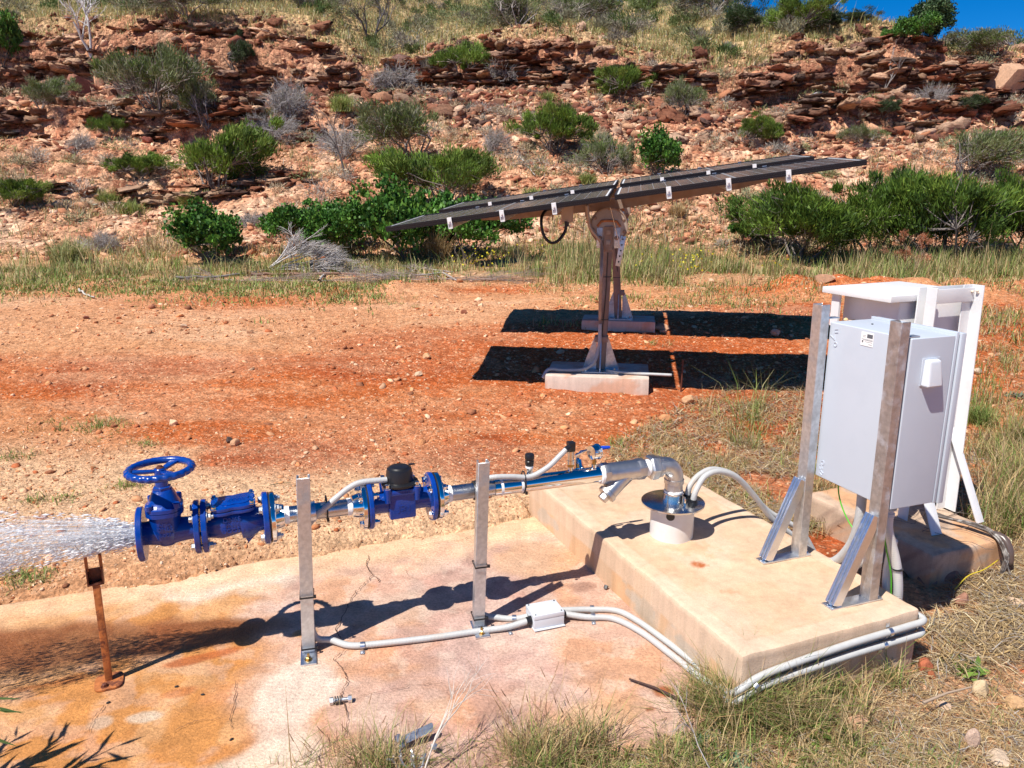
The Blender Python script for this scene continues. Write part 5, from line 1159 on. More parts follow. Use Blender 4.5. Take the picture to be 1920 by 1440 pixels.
for j in range(2):
    for i in (-1, 1):
        a0 = ROWS[j]; u0 = .018 if i > 0 else -.018 - ML
        b = MB()
        for (x, y, w_, d_) in ((u0 + ML / 2, a0 + .006, ML, .012), (u0 + ML / 2, a0 + MWd - .006, ML, .012), (u0 + .006, a0 + MWd / 2, .012, MWd - .024), (u0 + ML - .006, a0 + MWd / 2, .012, MWd - .024)):
            b.box((x, y, -TK / 2), (w_, d_, TK), SM0)
        for zz in (-.012, -.026): b.box((u0 + ML / 2, a0 - .001, zz), (ML, .003, .003), SM0)
        fr = b.build('solar_module', M_frame, ta, smooth=False)
        b = MB(); b.box((u0 + ML / 2, a0 + MWd / 2, -.008), (ML - .024, MWd - .024, .006), SM0); b.build('cell_sheet', M_cells, fr, smooth=False)
        b = MB(); zt0 = -.0044
        for k in range(1, 18): b.box((u0 + ML * k / 18 + .0, a0 + MWd / 2, zt0), (.0035 if k != 9 else .018, MWd - .05, .0012), SM0)
        for k in range(1, 6): b.box((u0 + ML / 2, a0 + MWd * k / 6, zt0 - .0002), (ML - .05, .004, .0012), SM0)
        b.build('cell_gridlines', M_line, fr, smooth=False)
        b = MB(); xi = u0 + (.022 if i > 0 else ML - .022); b.box((xi, a0 + MWd / 2, zt0 + .0004), (.014, MWd - .03, .0012), SM0)
        xo = u0 + (ML - .020 if i > 0 else .020); b.box((xo, a0 + MWd / 2, zt0 + .0004), (.012, MWd - .03, .0012), SM0); b.build('white_border', M_lineW, fr, smooth=False)
# purlins under the modules: pairs running along the axis
ARR = ROWS[1] + MWd
cl_u = [-1.15, -.77, -.40, .38, .77, 1.15]
for r0_ in ROWS:
  for u in cl_u:
    b = MB(); b.box((u, r0_ + MWd / 2, -TK - .019), (.036, MWd + .02, .036), SM0); b.build('purlin', M_galv, ta, bevel=.002)
    for a in (r0_ - .006, r0_ + MWd + .006):
        nr_ = a < r0_; b = MB(); b.box((u, a, .003), (.032, .020, .004), SM0); sg_ = -1 if nr_ else 1
        b.box((u, a + sg_ * .010, -.020), (.032, .004, .042), SM0); b.box((u, a + sg_ * .011, -.070), (.030, .004, .010), SM0); b.box((u - .013, a + sg_ * .010, -.055), (.004, .004, .036), SM0); b.box((u + .013, a + sg_ * .010, -.055), (.004, .004, .036), SM0); b.cyl(SM0 @ Vector((u, a + sg_ * .013, -.022)), SM0 @ Vector((u, a + sg_ * .018, -.022)), .007, n=6)
        b.build('module_clamp', M_lineW if nr_ else M_galvnew, ta, smooth=False)
def beam(a):
    b = MB(); secs = [(-1.12, .025), (-.92, .050), (0, .085), (.92, .060), (1.16, .03)]; vs = []; top = -TK - .045
    for u, h in secs:
        for s in (-.03, .03): vs += [SM0 @ Vector((u, a + s, top)), SM0 @ Vector((u, a + s, top - h))]
    fs = []
    for i in range(len(secs) - 1):
        o = 4 * i; fs += [(o, o + 1, o + 5, o + 4), (o + 2, o + 6, o + 7, o + 3), (o, o + 4, o + 6, o + 2), (o + 1, o + 3, o + 7, o + 5)]
    fs += [(0, 2, 3, 1), (4 * len(secs) - 4, 4 * len(secs) - 3, 4 * len(secs) - 1, 4 * len(secs) - 2)]
    b.add(vs, fs); b.build('tilt_beam', M_brown, ta, smooth=False)
    for u, hh in ((-.8, .08), (-.53, .09), (-.26, .1), (.43, .1), (.74, .09), (.95, .08)):
        b = MB(); b.box((u, a - .033, top - hh * .5), (.010, .008, hh + .02), SM0); b.build('strap_bolt', M_brown, ta, smooth=False)
    for s in (-1, 1):
        b = MB(); b.tube([SM0 @ Vector((s * .62, a - .02, top + .01)), SM0 @ Vector((s * .50, a - .02, top - .03))], .01, 6); b.build('stay', M_brown, ta)
beam(.965); beam(ROWS[1] + 1.06)
def pole(base, head_c, near):
    p0 = Vector(base); b = MB(); top = head_c - EZ * .09
    b.lathe([(0, .039), ((top - p0).length, .037)], p0 + EZ * .0, top - p0, 28); b.build('pole', M_brown, ta)
    # head: round plate facing the viewer, bolted to the pole with a saddle
    fy = Vector((AXS.x, AXS.y, 0)).normalized(); fx = Vector((fy.y, -fy.x, 0)); HMx = frame(head_c - fy * .055, fx, EZ, -fy)
    k = 48; poly = []
    for i in range(k):
        th = 2 * math.pi * i / k; x, y = .153 * math.cos(th), .153 * math.sin(th)
        if y < -.03: 
            f_ = (y + .03) / -.135; x *= (1 - .50 * f_); y = -.03 - f_ * .185
        poly.append((x, y))
    b = MB(); b.prism(poly, .010, HMx); hp = b.build('head_plate', M_brown2, ta, bevel=.002)
    b = MB(); b.tube([HMx @ Vector((x * .97, y * .97, .012)) for x, y in poly + poly[:1]], .007, 6); b.build('plate_rim', M_brown, ta)
    for x in (-1, 1):
        b = MB(); b.box((x * .070, -.085, .014), (.046, .16, .010), HMx); b.build('saddle_plate', M_galv, ta, bevel=.002)
        b = MB(); b.hexb(HMx @ Vector((x * .066, -.085, .019)), -fy, .013, .010); b.build('head_bolt', M_brown, ta)
    for x, y in ((-.11, .07), (.115, .06), (.125, -.035), (.0, .145), (-.13, -.02)):
        b = MB(); b.hexb(HMx @ Vector((x, y, .010)), -fy, .011, .008); b.build('head_bolt', M_brown, ta)
    b = MB(); b.box((0, -.09, .022), (.070, .19, .022), HMx); hs = b.build('pole_sleeve', M_brown, ta, bevel=.004)
    for y in (-.04, -.12): 
        b = MB(); b.box((0, y, .035), (.034, .034, .006), HMx); b.build('square_nut', M_brown2, ta, bevel=.002)
    b = MB(); b.tube([HMx @ Vector((-.09, .005, .018)), HMx @ Vector((-.06, .045, .02)), HMx @ Vector((0, .05, .02)), HMx @ Vector((.06, .045, .02)), HMx @ Vector((.09, .005, .018))], .010, 8); b.build('u_bolt', M_rustlt, ta)
    # hanging slotted strap at the right of the head
    b = MB(); b.box((.128, -.17, .014), (.042, .24, .008), HMx @ Matrix.Rotation(R(-9), 4, 'Z')); sp_ = b.build('slotted_strap', M_galv, ta, bevel=.002)
    for q in range(5):
        b = MB(); c_ = HMx @ Matrix.Rotation(R(-9), 4, 'Z') @ Vector((.128, -.075 - q * .045, .0185)); b.cyl(c_, c_ - fy * .001, .007, n=12); b.build('slot', M_black, sp_)
    b = MB(); b.cyl(HMx @ Vector((.01, .15, .03)), HMx @ Vector((.098, -.17, .035)), .0022, n=6); b.build('tie_rod', M_steel, ta)
    b = MB(); b.cyl(head_c + Vector((0, -.04, -.02)), head_c + Vector((0, .06, -.02)), .05, n=24); b.build('axle', M_brown, ta)
    # gussets
    zb = p0.z
    b = MB(); b.box((0, 0, .006), (.30, .26, .012), frame(p0, fx, fy, EZ)); b.build('foot_plate', M_galv, ta, bevel=.002)
    for an in (0, 180, 270, 90):
        d = fx * math.cos(R(an)) + fy * math.sin(R(an)); q = EZ.cross(d)
        b = MB(); vs = []
        for t in (-.004, .004): vs += [p0 + d * .038 + q * t + EZ * .012, p0 + d * .145 + q * t + EZ * .012, p0 + d * .135 + q * t + EZ * .06, p0 + d * .062 + q * t + EZ * .27, p0 + d * .038 + q * t + EZ * .27]
        b.add(vs, [(0, 1, 2, 3, 4), (9, 8, 7, 6, 5)] + [(i, 5 + i, 5 + (i + 1) % 5, (i + 1) % 5) for i in range(5)]); b.build('gusset', M_galv, ta, smooth=False)
    b = MB(); b.box((0, -.045, .27), (.11, .02, .045), frame(p0, fx, fy, EZ)); b.box((-.0, .045, .27), (.11, .02, .045), frame(p0, fx, fy, EZ)); b.build('pole_clamp', M_brown, ta, bevel=.002)
    for x in (-1, 1):
        for y in (-1, 1):
            b = MB(); q = p0 + fx * x * .12 + fy * y * .10 + EZ * .012; b.hexb(q, (0, 0, 1), .012, .011); b.cyl(q, q + EZ * .03, .006, n=8); b.build('anchor_bolt', M_steel, ta)
    for z in (.43, .78, 1.09, 1.12):
        if p0.z + z < head_c.z - .2:
            b = MB(); c = p0.lerp(top, z / (top.z - p0.z)); b.lathe([(0, .0435), (.006, .0435)], c, EZ, 24); b.build('cable_tie', M_black, ta)
    b = MB(); b.tube([p0 + EZ * .3 - fy * .045 + fx * .004, p0.lerp(top, .6) - fy * .046 + fx * .006, top - fy * .045 + fx * .0], .004, 6); b.build('pole_cable', M_black, ta)
    return fx, fy
M_brown2 = mat_simple('dusty_plate', (.42, .35, .30), .5, .4, .15, 14, .3, 60, dirt=(.34, .25, .19), dscale=8)
M_rustlt = mat_simple('rusty_u_bolt', (.42, .17, .07), .6, .2, .3, 30)
pn0 = aty(1126, 694, 6.29); hc1 = aty(1142, 425, 6.29)
pf0 = aty(1159, 597, 7.95); hcf = hc1 + (SM0 @ Vector((0, ROWS[1], 0)) - SM0 @ Vector((0, 0, 0)))
fx_, fy_ = pole(pn0, hc1, True); pole(pf0, hcf, False)
# near control box and drooping black cable at left of the head
b = MB(); JB = frame(aty(1064, 397, 6.0), fx_, fy_, EZ); b.box((0, 0, 0), (.088, .06, .155), JB); bx = b.build('tracker_box', mat_simple('dusty_beige_box', (.44, .33, .25), .5, 0, .06, 10), ta, bevel=.005)
b = MB(); b.cyl(JB @ Vector((0, 0, -.078)), JB @ Vector((0, 0, -.11)), .014, n=14); b.build('cable_gland', M_black, bx)
pc = [aty(1061, 415, 5.95), aty(1060, 432, 5.95), aty(1048, 450, 5.93), aty(1033, 455, 5.93), aty(1019, 440, 5.93), aty(1015, 412, 5.95), aty(1022, 396, 6.05), aty(1036, 390, 6.15)]
conduit('hanging_cable', pc, .012, None, mat=M_black, parent=ta, n=12)
conduit('head_conduit', [aty(1100, 383, 6.18), aty(1102, 400, 6.19), aty(1106, 425, 6.2), aty(1120, 445, 6.2), aty(1128, 460, 6.20), aty(1127, 520, 6.05), aty(1125, 600, 6.24)], .014, None, mat=M_brown2, parent=ta, n=10, corr=False)
conduit('foot_conduit', [pn0 + fx_ * -.012 - fy_ * .06 + EZ * .40, pn0 + fx_ * -.015 - fy_ * .065 + EZ * .22, pn0 + fx_ * -.05 - fy_ * .09 + EZ * .09, pn0 + fx_ * -.14 - fy_ * .12 + EZ * .03, pn0 + fx_ * -.30 - fy_ * .13 + EZ * .02, pn0 + fx_ * -.42 - fy_ * .13 + EZ * .02, pn0 + fx_ * -.47 - fy_ * .15 - EZ * .05], .016, None, mat=M_pvc, parent=ta, n=10)
conduit('foot_conduit', [pn0 + fx_ * .05 - fy_ * .10 + EZ * .02, pn0 + fx_ * .22 - fy_ * .14 + EZ * .018, pn0 + fx_ * .42 - fy_ * .15 + EZ * .016, pn0 + fx_ * .58 - fy_ * .15 + EZ * .014], .012, None, mat=M_pvc, parent=ta, n=10, corr=False)
def foot_col(Q, W):
    C = np.ones((len(Q), 3)) * np.array([.62, .50, .42]); n = fbm(Q[:, 0] * 6, Q[:, 1] * 6 + Q[:, 2] * 9, 330, 4)
    m = (ss(.5, .62, n) * .6 + .7 * np.exp(-np.clip(Q[:, 2] - .03, 0, 1) / .03))[:, None]; m = np.clip(m, 0, 1); return C * (1 - m) + np.array([.60, .30, .17]) * m
o_ = pn0 - fx_ * .44 - fy_ * .27; conc_block('concrete_footing', Vector((o_.x, o_.y, 0)), fx_, fy_, .84, .58, .0, pn0.z, foot_col, 'square concrete footing under the nearer solar pole', 'concrete footing', res=.03)
o_ = pf0 - fx_ * .37 - fy_ * .17; conc_block('concrete_footing', Vector((o_.x, o_.y, 0)), fx_, fy_, .75, .42, .1, pf0.z, foot_col, 'square concrete footing under the farther solar pole', 'concrete footing', res=.03)
# marker stakes beside footing
sk = pn0 + fx_ * .66 - fy_ * .12; b = MB(); b.cyl(Vector((sk.x, sk.y, .0)), Vector((sk.x + .004, sk.y, .34)), .007, n=8); tag(b.build('steel_stake', M_rustdk), 'thin dark stake right of the nearer solar footing', 'stake')
# ================================================================ vegetation
def stems_mesh(paths, n=4):
    """paths: list of (pts(list of Vector), r0, r1, col) -> arrays"""
    Vs = []; Fs = []; Cs = []; off = 0
    for pts, r0, r1, col in paths:
        b = MB(); m = len(pts); b.tube(pts, [r0 + (r1 - r0) * i / (m - 1) for i in range(m)], n, cap=False)
        Vs += b.v; Fs += [tuple(i + off for i in f) for f in b.f]; Cs += [col] * len(b.v); off += len(b.v)
    return np.array(Vs), np.array(Fs), np.array(Cs)
def leafcards(P, D, L, W, C, twist, fold=True):
    """rhomb leaves: P base, D unit direction, L length, W width"""
    n = len(P); up = np.cross(D, twist); up /= np.maximum(np.linalg.norm(up, axis=1, keepdims=True), 1e-6)
    nn = np.cross(D, up); a = P; c = P + D * L[:, None]
    m = P + D * (L * .45)[:, None]
    v = np.stack([a, m + up * (W / 2)[:, None] + nn * (W * .18)[:, None], c, m - up * (W / 2)[:, None] + nn * (W * .18)[:, None]], 1).reshape(-1, 3)
    return v, np.arange(4 * n).reshape(n, 4), np.repeat(C, 4, 0)
def unit(v): return v / np.maximum(np.linalg.norm(v, axis=-1, keepdims=True), 1e-9)
KINDS = {
    #        clusters leaves/cl  len   width  colours                                   up   H    crown low   stems col            twigs
    'fine':  (74, 220, .075, .013, [(.15, .235, .030), (.11, .18, .028), (.20, .27, .05), (.075, .12, .022)], .9, .62, .30, (.22, .18, .16), 150),
    'dense': (120, 200, .072, .013, [(.11, .19, .026), (.08, .145, .022), (.16, .24, .035), (.05, .095, .018)], .8, .70, .12, (.20, .17, .15), 260),
    'olive': (70, 120, .085, .012, [(.20, .225, .095), (.15, .185, .07), (.25, .25, .15), (.12, .17, .045)], .7, .60, .25, (.27, .235, .215), 420),
    'grey':  (46, 14, .08, .010, [(.24, .22, .14), (.30, .26, .20)], .5, .55, .1, (.34, .31, .30), 950),
    'dark':  (64, 110, .07, .016, [(.05, .085, .03), (.035, .06, .02), (.08, .11, .05)], .3, .70, .2, (.16, .14, .13), 160),
    'broad': (90, 110, .062, .046, [(.055, .15, .022), (.04, .11, .018), (.09, .20, .03), (.13, .25, .04)], .25, .75, .05, (.20, .16, .13), 60),
    'rust':  (34, 120, .07, .022, [(.42, .17, .09), (.34, .12, .06), (.48, .26, .16)], .5, .8, .05, (.3, .2, .16), 60),
}
PROTO = {}
def shrub_proto(kind, var):
    key = (kind, var)
    if key in PROTO: return PROTO[key]
    nc, nl, ll, lw, cols, upb, H, low, scol, ntw = KINDS[kind]; rg = np.random.RandomState(hash((kind == 'fine', len(kind), var, nc)) % 9999 if False else (nc * 31 + var * 97 + nl) % 9999)
    # lobed crown: a few sub-crowns
    nlobe = rg.randint(4, 7); lob = np.stack([rg.uniform(-.5, .5, nlobe), rg.uniform(-.5, .5, nlobe), rg.uniform(.35, .72, nlobe) * H * 1.15], 1); lr = rg.uniform(.28, .46, nlobe)
    Cc = []
    while len(Cc) < nc:
        k = rg.randint(nlobe); d = unit(rg.randn(1, 3))[0]; d[2] = abs(d[2]) * (1 if rg.rand() < .8 else -.5)
        p = lob[k] + d * lr[k] * rg.uniform(.55, 1.0) * np.array([1.1, 1.1, .72]); 
        if p[2] > low * H * .8 + .02: Cc.append(p)
    Cc = np.array(Cc); Cc[:, 2] *= H / Cc[:, 2].max()
    paths = []
    nb = rg.randint(5, 8); forks = []
    for i in range(nb):
        an = rg.uniform(0, 6.28); r_ = rg.uniform(.15, .42); top = Vector((r_ * math.cos(an), r_ * math.sin(an), H * rg.uniform(.3, .5)))
        b0 = Vector((rg.uniform(-.05, .05), rg.uniform(-.05, .05), -.05)); mid = b0.lerp(top, .5) + Vector((rg.uniform(-.06, .06), rg.uniform(-.06, .06), rg.uniform(-.05, .02)))
        paths.append(([b0, mid, top], .022, .012, scol)); forks.append(top)
    for c in Cc:
        cv = Vector(c); f = min(forks, key=lambda q: (q - cv).length + rg.uniform(0, .15)); mid = f.lerp(cv, .55) + Vector(rg.uniform(-.05, .05, 3))
        k = 1 + .25 * rg.randn(); paths.append(([f, mid, cv], .010, .004, tuple(np.array(scol) * max(.5, k))))
    for i in range(ntw):
        c = Cc[rg.randint(nc)]; s = Vector(c * rg.uniform(.55, .95)) + Vector(rg.uniform(-.08, .08, 3)); d = Vector(unit(c * np.array([1, 1, .6]) + rg.randn(3) * .35)); L_ = rg.uniform(.12, .3)
        k = 1 + .3 * rg.randn(); paths.append(([s, s + d * L_ * .5 + Vector(rg.uniform(-.03, .03, 3)), s + d * L_ + Vector(rg.uniform(-.05, .05, 3))], .0045, .0022, tuple(np.array(scol) * np.clip(k, .5, 1.6))))
    sv, sf, sc = stems_mesh(paths, 3)
    cr = rg.uniform(.06, .19, nc) * (1.1 if kind == 'broad' else 1); Cc = Cc * (1 + .10 * rg.randn(nc, 1))
    ci = np.repeat(np.arange(nc), nl); P = Cc[ci] + unit(rg.randn(len(ci), 3)) * (cr[ci] * rg.rand(len(ci)) ** .5)[:, None] * np.array([1.1, 1.1, .75])
    P[:, 2] = np.maximum(P[:, 2], .02)
    out = unit(P * np.array([1, 1, .5])); D = unit(out * .7 + np.array([0, 0, upb]) + rg.randn(len(P), 3) * (.55 if kind != 'broad' else .9))
    cc = np.array(cols); ccol = cc[rg.randint(0, len(cc), nc)] * (1 + .18 * rg.randn(nc, 1)); C = ccol[ci] * (1 + .22 * rg.randn(len(P), 1)); sw = rg.rand(len(P)) < .25; C[sw] = cc[rg.randint(0, len(cc), sw.sum())]
    C = np.clip(C, .01, .8)
    v, f, c = leafcards(P, D, ll * rg.uniform(.6, 1.25, len(P)), lw * rg.uniform(.7, 1.3, len(P)), C, unit(rg.randn(len(P), 3)))
    fo = npmesh('foliage', v, f, M_leafC if kind == 'broad' else M_leafA, c); st_ = npmesh('stems', sv, sf, M_twig, sc)
    PROTO[key] = (fo.data, st_.data); bpy.data.objects.remove(fo); bpy.data.objects.remove(st_)
    return PROTO[key]
def place_shrub(kind, var, px, py, w, h, label, name='shrub', cat='shrub', group=None, rot=None, at=None):
    p = at or hit(px, py); d = p.y * CP + (CAMH - p.z) * SP; W = w / F * d; Hh = h / F * d
    fm, sm = shrub_proto(kind, var); H0 = KINDS[kind][6]
    e = thing(name, (p.x, p.y, p.z - .03), label, cat, group); e.rotation_euler.z = rot if rot is not None else (px * 7.3 + var) % 6.28
    sx = W / 1.42; e.scale = (sx, sx, Hh / (H0 + .12))
    for nm, m in (('foliage', fm), ('stems', sm)):
        o = bpy.data.objects.new(nm, m); COL.objects.link(o); o.parent = e
    return e
SH_ = [
 ('fine', 0, 405, 352, 175, 118, 'bright green fine leaved shrub widest on the lower left slope'),
 ('fine', 1, 265, 335, 120, 52, 'low spreading green shrub left of the brightest green one'),
 ('fine', 2, 30, 388, 105, 56, 'green shrub cut by the left edge halfway up'),
 ('olive', 0, 300, 210, 175, 115, 'large grey green shrub under the left end of the cliff'),
 ('olive', 1, 392, 240, 100, 90, 'taller olive shrub touching the large grey green one'),
 ('dark', 0, 440, 138, 70, 62, 'rounded grey green bush sitting on a ledge upper left'),
 ('olive', 2, 75, 205, 95, 62, 'small grey green shrub beside the big brown boulder'),
 ('fine', 3, 205, 262, 50, 45, 'spindly bright green sapling below the left boulders'),
 ('broad', 1, 5, 130, 60, 100, 'dark leafy bush cut by the upper left edge'),
 ('fine', 0, 868, 150, 110, 72, 'bright green shrub at the foot of the middle ledge'),
 ('olive', 1, 775, 300, 180, 98, 'wide olive shrub with grey stems above the left half of the solar panel'),
 ('fine', 1, 1038, 285, 135, 88, 'dark green shrub in the middle of the slope'),
 ('fine', 2, 1165, 192, 105, 72, 'green shrub with grey base below the middle cliff'),
 ('olive', 0, 1282, 218, 70, 68, 'small grey green shrub between the cliff and the panel'),
 ('fine', 3, 840, 392, 200, 112, 'yellow green shrub rising behind the leafy thicket'),
 ('broad', 0, 1238, 335, 105, 92, 'leafy green bush just above the panel centre'),
 ('olive', 2, 1135, 330, 90, 82, 'sparse twiggy bush left of the leafy one above the panel'),
 ('fine', 0, 1425, 268, 82, 50, 'low green shrub on the right slope above the panel end'),
 ('dark', 1, 1650, 222, 70, 38, 'small dark bush at the foot of the right cliff'),
 ('olive', 1, 1805, 335, 160, 90, 'pale green spreading shrub right of the panel tip'),
 ('dark', 0, 1800, 212, 80, 38, 'small round bush below the far right rocks'),
 ('olive', 0, 1615, 272, 70, 36, 'flat grey green shrub under the right cliff'),
 ('dense', 0, 1505, 488, 235, 145, 'leftmost of the big dense green shrubs behind the white enclosure'),
 ('dense', 1, 1630, 484, 200, 155, 'second big dense green shrub from the left at the foot of the hill'),
 ('dense', 2, 1765, 492, 230, 175, 'tallest dense green shrub behind the white enclosure'),
 ('dense', 0, 1905, 486, 170, 155, 'dense green shrub cut by the right edge'),
 ('broad', 2, 1402, 458, 75, 48, 'small bright leafy bush beside the dense green shrubs'),
 ('broad', 0, 395, 490, 165, 112, 'rounded leafy bush left of the dead branches'),
 ('broad', 1, 560, 470, 130, 92, 'leafy bush directly behind the dead branches'),
 ('broad', 2, 655, 482, 130, 100, 'leafy bush just left of the tip of the solar panel'),
 ('broad', 0, 770, 488, 190, 150, 'broad leafy thicket under the left end of the panel'),
 ('broad', 1, 875, 494, 165, 128, 'leafy thicket at the right end of the green hedge'),
 ('rust', 0, 1700, 505, 75, 66, 'small bush with rust coloured dead leaves'),
 ('grey', 0, 545, 222, 110, 80, 'large bare grey bush upper left of the slope'),
 ('grey', 1, 505, 265, 85, 55, 'bare grey bush next to the bright green shrub'),
 ('grey', 2, 925, 292, 62, 55, 'bare grey bush right of the wide olive shrub'),
 ('grey', 0, 735, 168, 105, 58, 'bare grey bush left of the middle ledge shrub'),
 ('grey', 1, 955, 165, 90, 50, 'bare grey bush right of the middle ledge shrub'),
 ('grey', 2, 1745, 205, 75, 48, 'bare purplish bush below the right cliff'),
 ('grey', 0, 150, 280, 60, 36, 'small bare grey bush among the left rubble'),
 ('grey', 1, 640, 300, 90, 72, 'bare grey thorny bush with a leaning trunk'),
 ('grey', 2, 470, 425, 70, 30, 'flat bare bush on the pale stones at left'),
 ('grey', 1, 190, 470, 90, 40, 'low brown bare bush on the lower left slope'),
 ('dark', 1, 575, 12, 120, 52, 'grey green bush on the skyline left of centre'),
 ('olive', 2, 350, 30, 130, 62, 'grey twiggy bush at the top left of the hill'),
 ('olive', 0, 470, 8, 120, 50, 'olive bush cut by the top edge'),
 ('olive', 1, 970, 48, 130, 66, 'leftmost of the two large bushes on top of the middle cliff'),
 ('olive', 2, 1085, 44, 130, 66, 'right one of the two large bushes on top of the middle cliff'),
 ('fine', 2, 1215, 22, 70, 30, 'small green bush at the top edge right of centre'),
 ('olive', 0, 1325, 32, 140, 62, 'grey green bush where the sky begins'),
 ('dark', 0, 1410, 62, 100, 62, 'dark bush on the skyline left of the bare tree'),
 ('fine', 3, 1490, 68, 100, 70, 'green bush on the ridge under the crooked tree'),
 ('dark', 1, 1545, 62, 80, 38, 'low bush on the ridge left of the blue gap'),
 ('dark', 0, 1625, 42, 80, 26, 'distant dark bush on the ridge line'),
 ('dark', 2, 1830, 72, 90, 30, 'distant dark bush right of the round tree'),
 ('dark', 1, 1900, 78, 70, 26, 'distant dark bush at the right edge of the ridge'),
 ('olive', 1, 1870, 108, 130, 50, 'pale olive bush above the far right rocks'),
 ('broad', 2, 1708, 84, 65, 50, 'leafy bush at the left foot of the round tree'),
 ('broad', 1, 1663, 82, 22, 26, 'tiny leafy sapling left of the round tree'),
]
for k, var, px, py, w_, h_, lab in SH_: place_shrub(k, var, px, py, w_, h_, lab)
# round tree on the cliff
def tree(px, py, w, h, label):
    p = hit(px, py); d = p.y * CP + (CAMH - p.z) * SP; W = w / F * d; Hh = h / F * d; rg = np.random.RandomState(77)
    e = thing('round_tree', (p.x, p.y, p.z - .05), label, 'tree'); paths = [([Vector((0, 0, 0)), Vector((.03, 0, Hh * .2)), Vector((0, .02, Hh * .38))], .09, .06, (.12, .10, .09))]
    nc = 120; dd = unit(rg.randn(nc, 3)); C_ = dd * (rg.rand(nc, 1) ** .35) * np.array([W * .44, W * .44, Hh * .33]) + np.array([0, 0, Hh * .62])
    for c in C_[:60]: paths.append(([Vector((0, .02, Hh * .36)), Vector(c * np.array([.5, .5, .8])), Vector(c)], .03, .008, (.12, .10, .09)))
    v, f, c = stems_mesh(paths, 5); npmesh('trunk', v, f, M_twig, c, parent=e)
    nl = 90; ci = np.repeat(np.arange(nc), nl); P = C_[ci] + unit(rg.randn(len(ci), 3)) * .17 * rg.rand(len(ci), 1) ** .5; cols = np.array([(.055, .10, .04), (.03, .06, .022), (.10, .15, .06)]); C = cols[rg.randint(0, 3, nc)][ci] * (1 + .3 * rg.randn(len(ci), 1))
    v, f, c = leafcards(P, unit(rg.randn(len(P), 3) + np.array([0, 0, -.2])), .09 * rg.uniform(.7, 1.2, len(P)), .045 * np.ones(len(P)), np.clip(C, .01, 1), unit(rg.randn(len(P), 3))); npmesh('crown', v, f, M_leafC, c, parent=e)
tree(1742, 88, 82, 88, 'round dark leafy tree standing on the cliff edge against the sky')
# dead trees and branches: recursive bare wood
def deadwood(name, base, dirv, L, r, depth, seed, label, cat, col=(.42, .39, .37), spread=.6, nbr=(2, 4), gravity=.0, n=5, shrink=.68, jitter=.16, sq=(1, 1, 1)):
    rg = random.Random(seed); paths = []
    def grow(p, d, L_, r_, k):
        pts = [p]; q = p.copy(); dd = d.copy(); m = 4
        for i in range(m):
            dd = (dd + Vector((rg.uniform(-1, 1), rg.uniform(-1, 1), rg.uniform(-1, 1))) * jitter + Vector((0, 0, gravity))).normalized(); q = q + dd * L_ / m; pts.append(q.copy())
        c = 1 + rg.uniform(-.2, .25); paths.append((pts, r_, r_ * .6, tuple(np.array(col) * c)))
        if k > 0:
            for j in range(rg.randint(*nbr)):
                t = rg.uniform(.35, 1.0); b0 = pts[min(m, int(t * m + .5))]; nd = (dd + Vector((rg.uniform(-1, 1), rg.uniform(-1, 1), rg.uniform(-.7, 1))) * spread).normalized()
                grow(b0, nd, L_ * rg.uniform(shrink - .15, shrink + .12), r_ * .58, k - 1)
    for dv in dirv: grow(base.copy(), Vector(dv).normalized(), L, r, depth)
    v, f, c = stems_mesh(paths, n); bb = np.array(tuple(base)); v = (v - bb) * np.array(sq) + bb; o = npmesh(name, v, f, M_twig, np.clip(c, 0, .8), loc=tuple(base), smooth=True); return tag(o, label, cat)
p = hit(172, 112); deadwood('dead_tree', p, [(-.15, -.1, 1), (.15, -.1, .9)], 1.05, .045, 4, 4, 'bleached white dead tree in front of the upper left cliff', 'dead tree', (.62, .60, .58), spread=.65)
p = hit(700, 88); deadwood('dead_tree', p, [(-.4, -.1, .8), (.3, -.1, .9)], .95, .05, 4, 9, 'black twisted dead tree at the left end of the middle ledge', 'dead tree', (.10, .09, .09), spread=.8)
p = hit(648, 330); deadwood('dead_tree', p, [(-.3, -.1, 1)], .75, .03, 3, 19, 'small dark leaning dead tree on the mid slope', 'dead tree', (.15, .13, .12), spread=.6)
p = hit(1476, 60); deadwood('dead_tree', p, [(.1, -.1, 1)], 1.2, .035, 3, 25, 'bare thin tree poking above the ridge', 'dead tree', (.22, .2, .18), spread=.5)
p = hit(1555, 62); deadwood('dead_tree', p, [(-.2, -.1, 1)], .8, .022, 3, 26, 'small bleached dead tree on the ridge near the blue gap', 'dead tree', (.5, .46, .42), spread=.5)
p = hit(1650, 185); deadwood('dead_tree', p, [(.5, -.1, .8)], .8, .02, 3, 27, 'thin bare sapling under the right cliff', 'dead tree', (.3, .27, .25), spread=.5)
p = hit(500, 512); p.z += .03; deadwood('dead_branches', p, [(.55, .15, .7), (.9, .1, .4), (1, .0, .3), (.95, -.1, .18), (.35, .1, .6), (1, .2, .4), (1, .05, .10), (1, .3, .45), (1, -.2, .3)], .52, .022, 4, 31, 'fan of bleached dead branches lying at the foot of the leafy bushes', 'dead branches', (.50, .46, .44), spread=.34, nbr=(3, 5), gravity=-.03, n=3, shrink=.66, sq=(1.25, 1, .62))
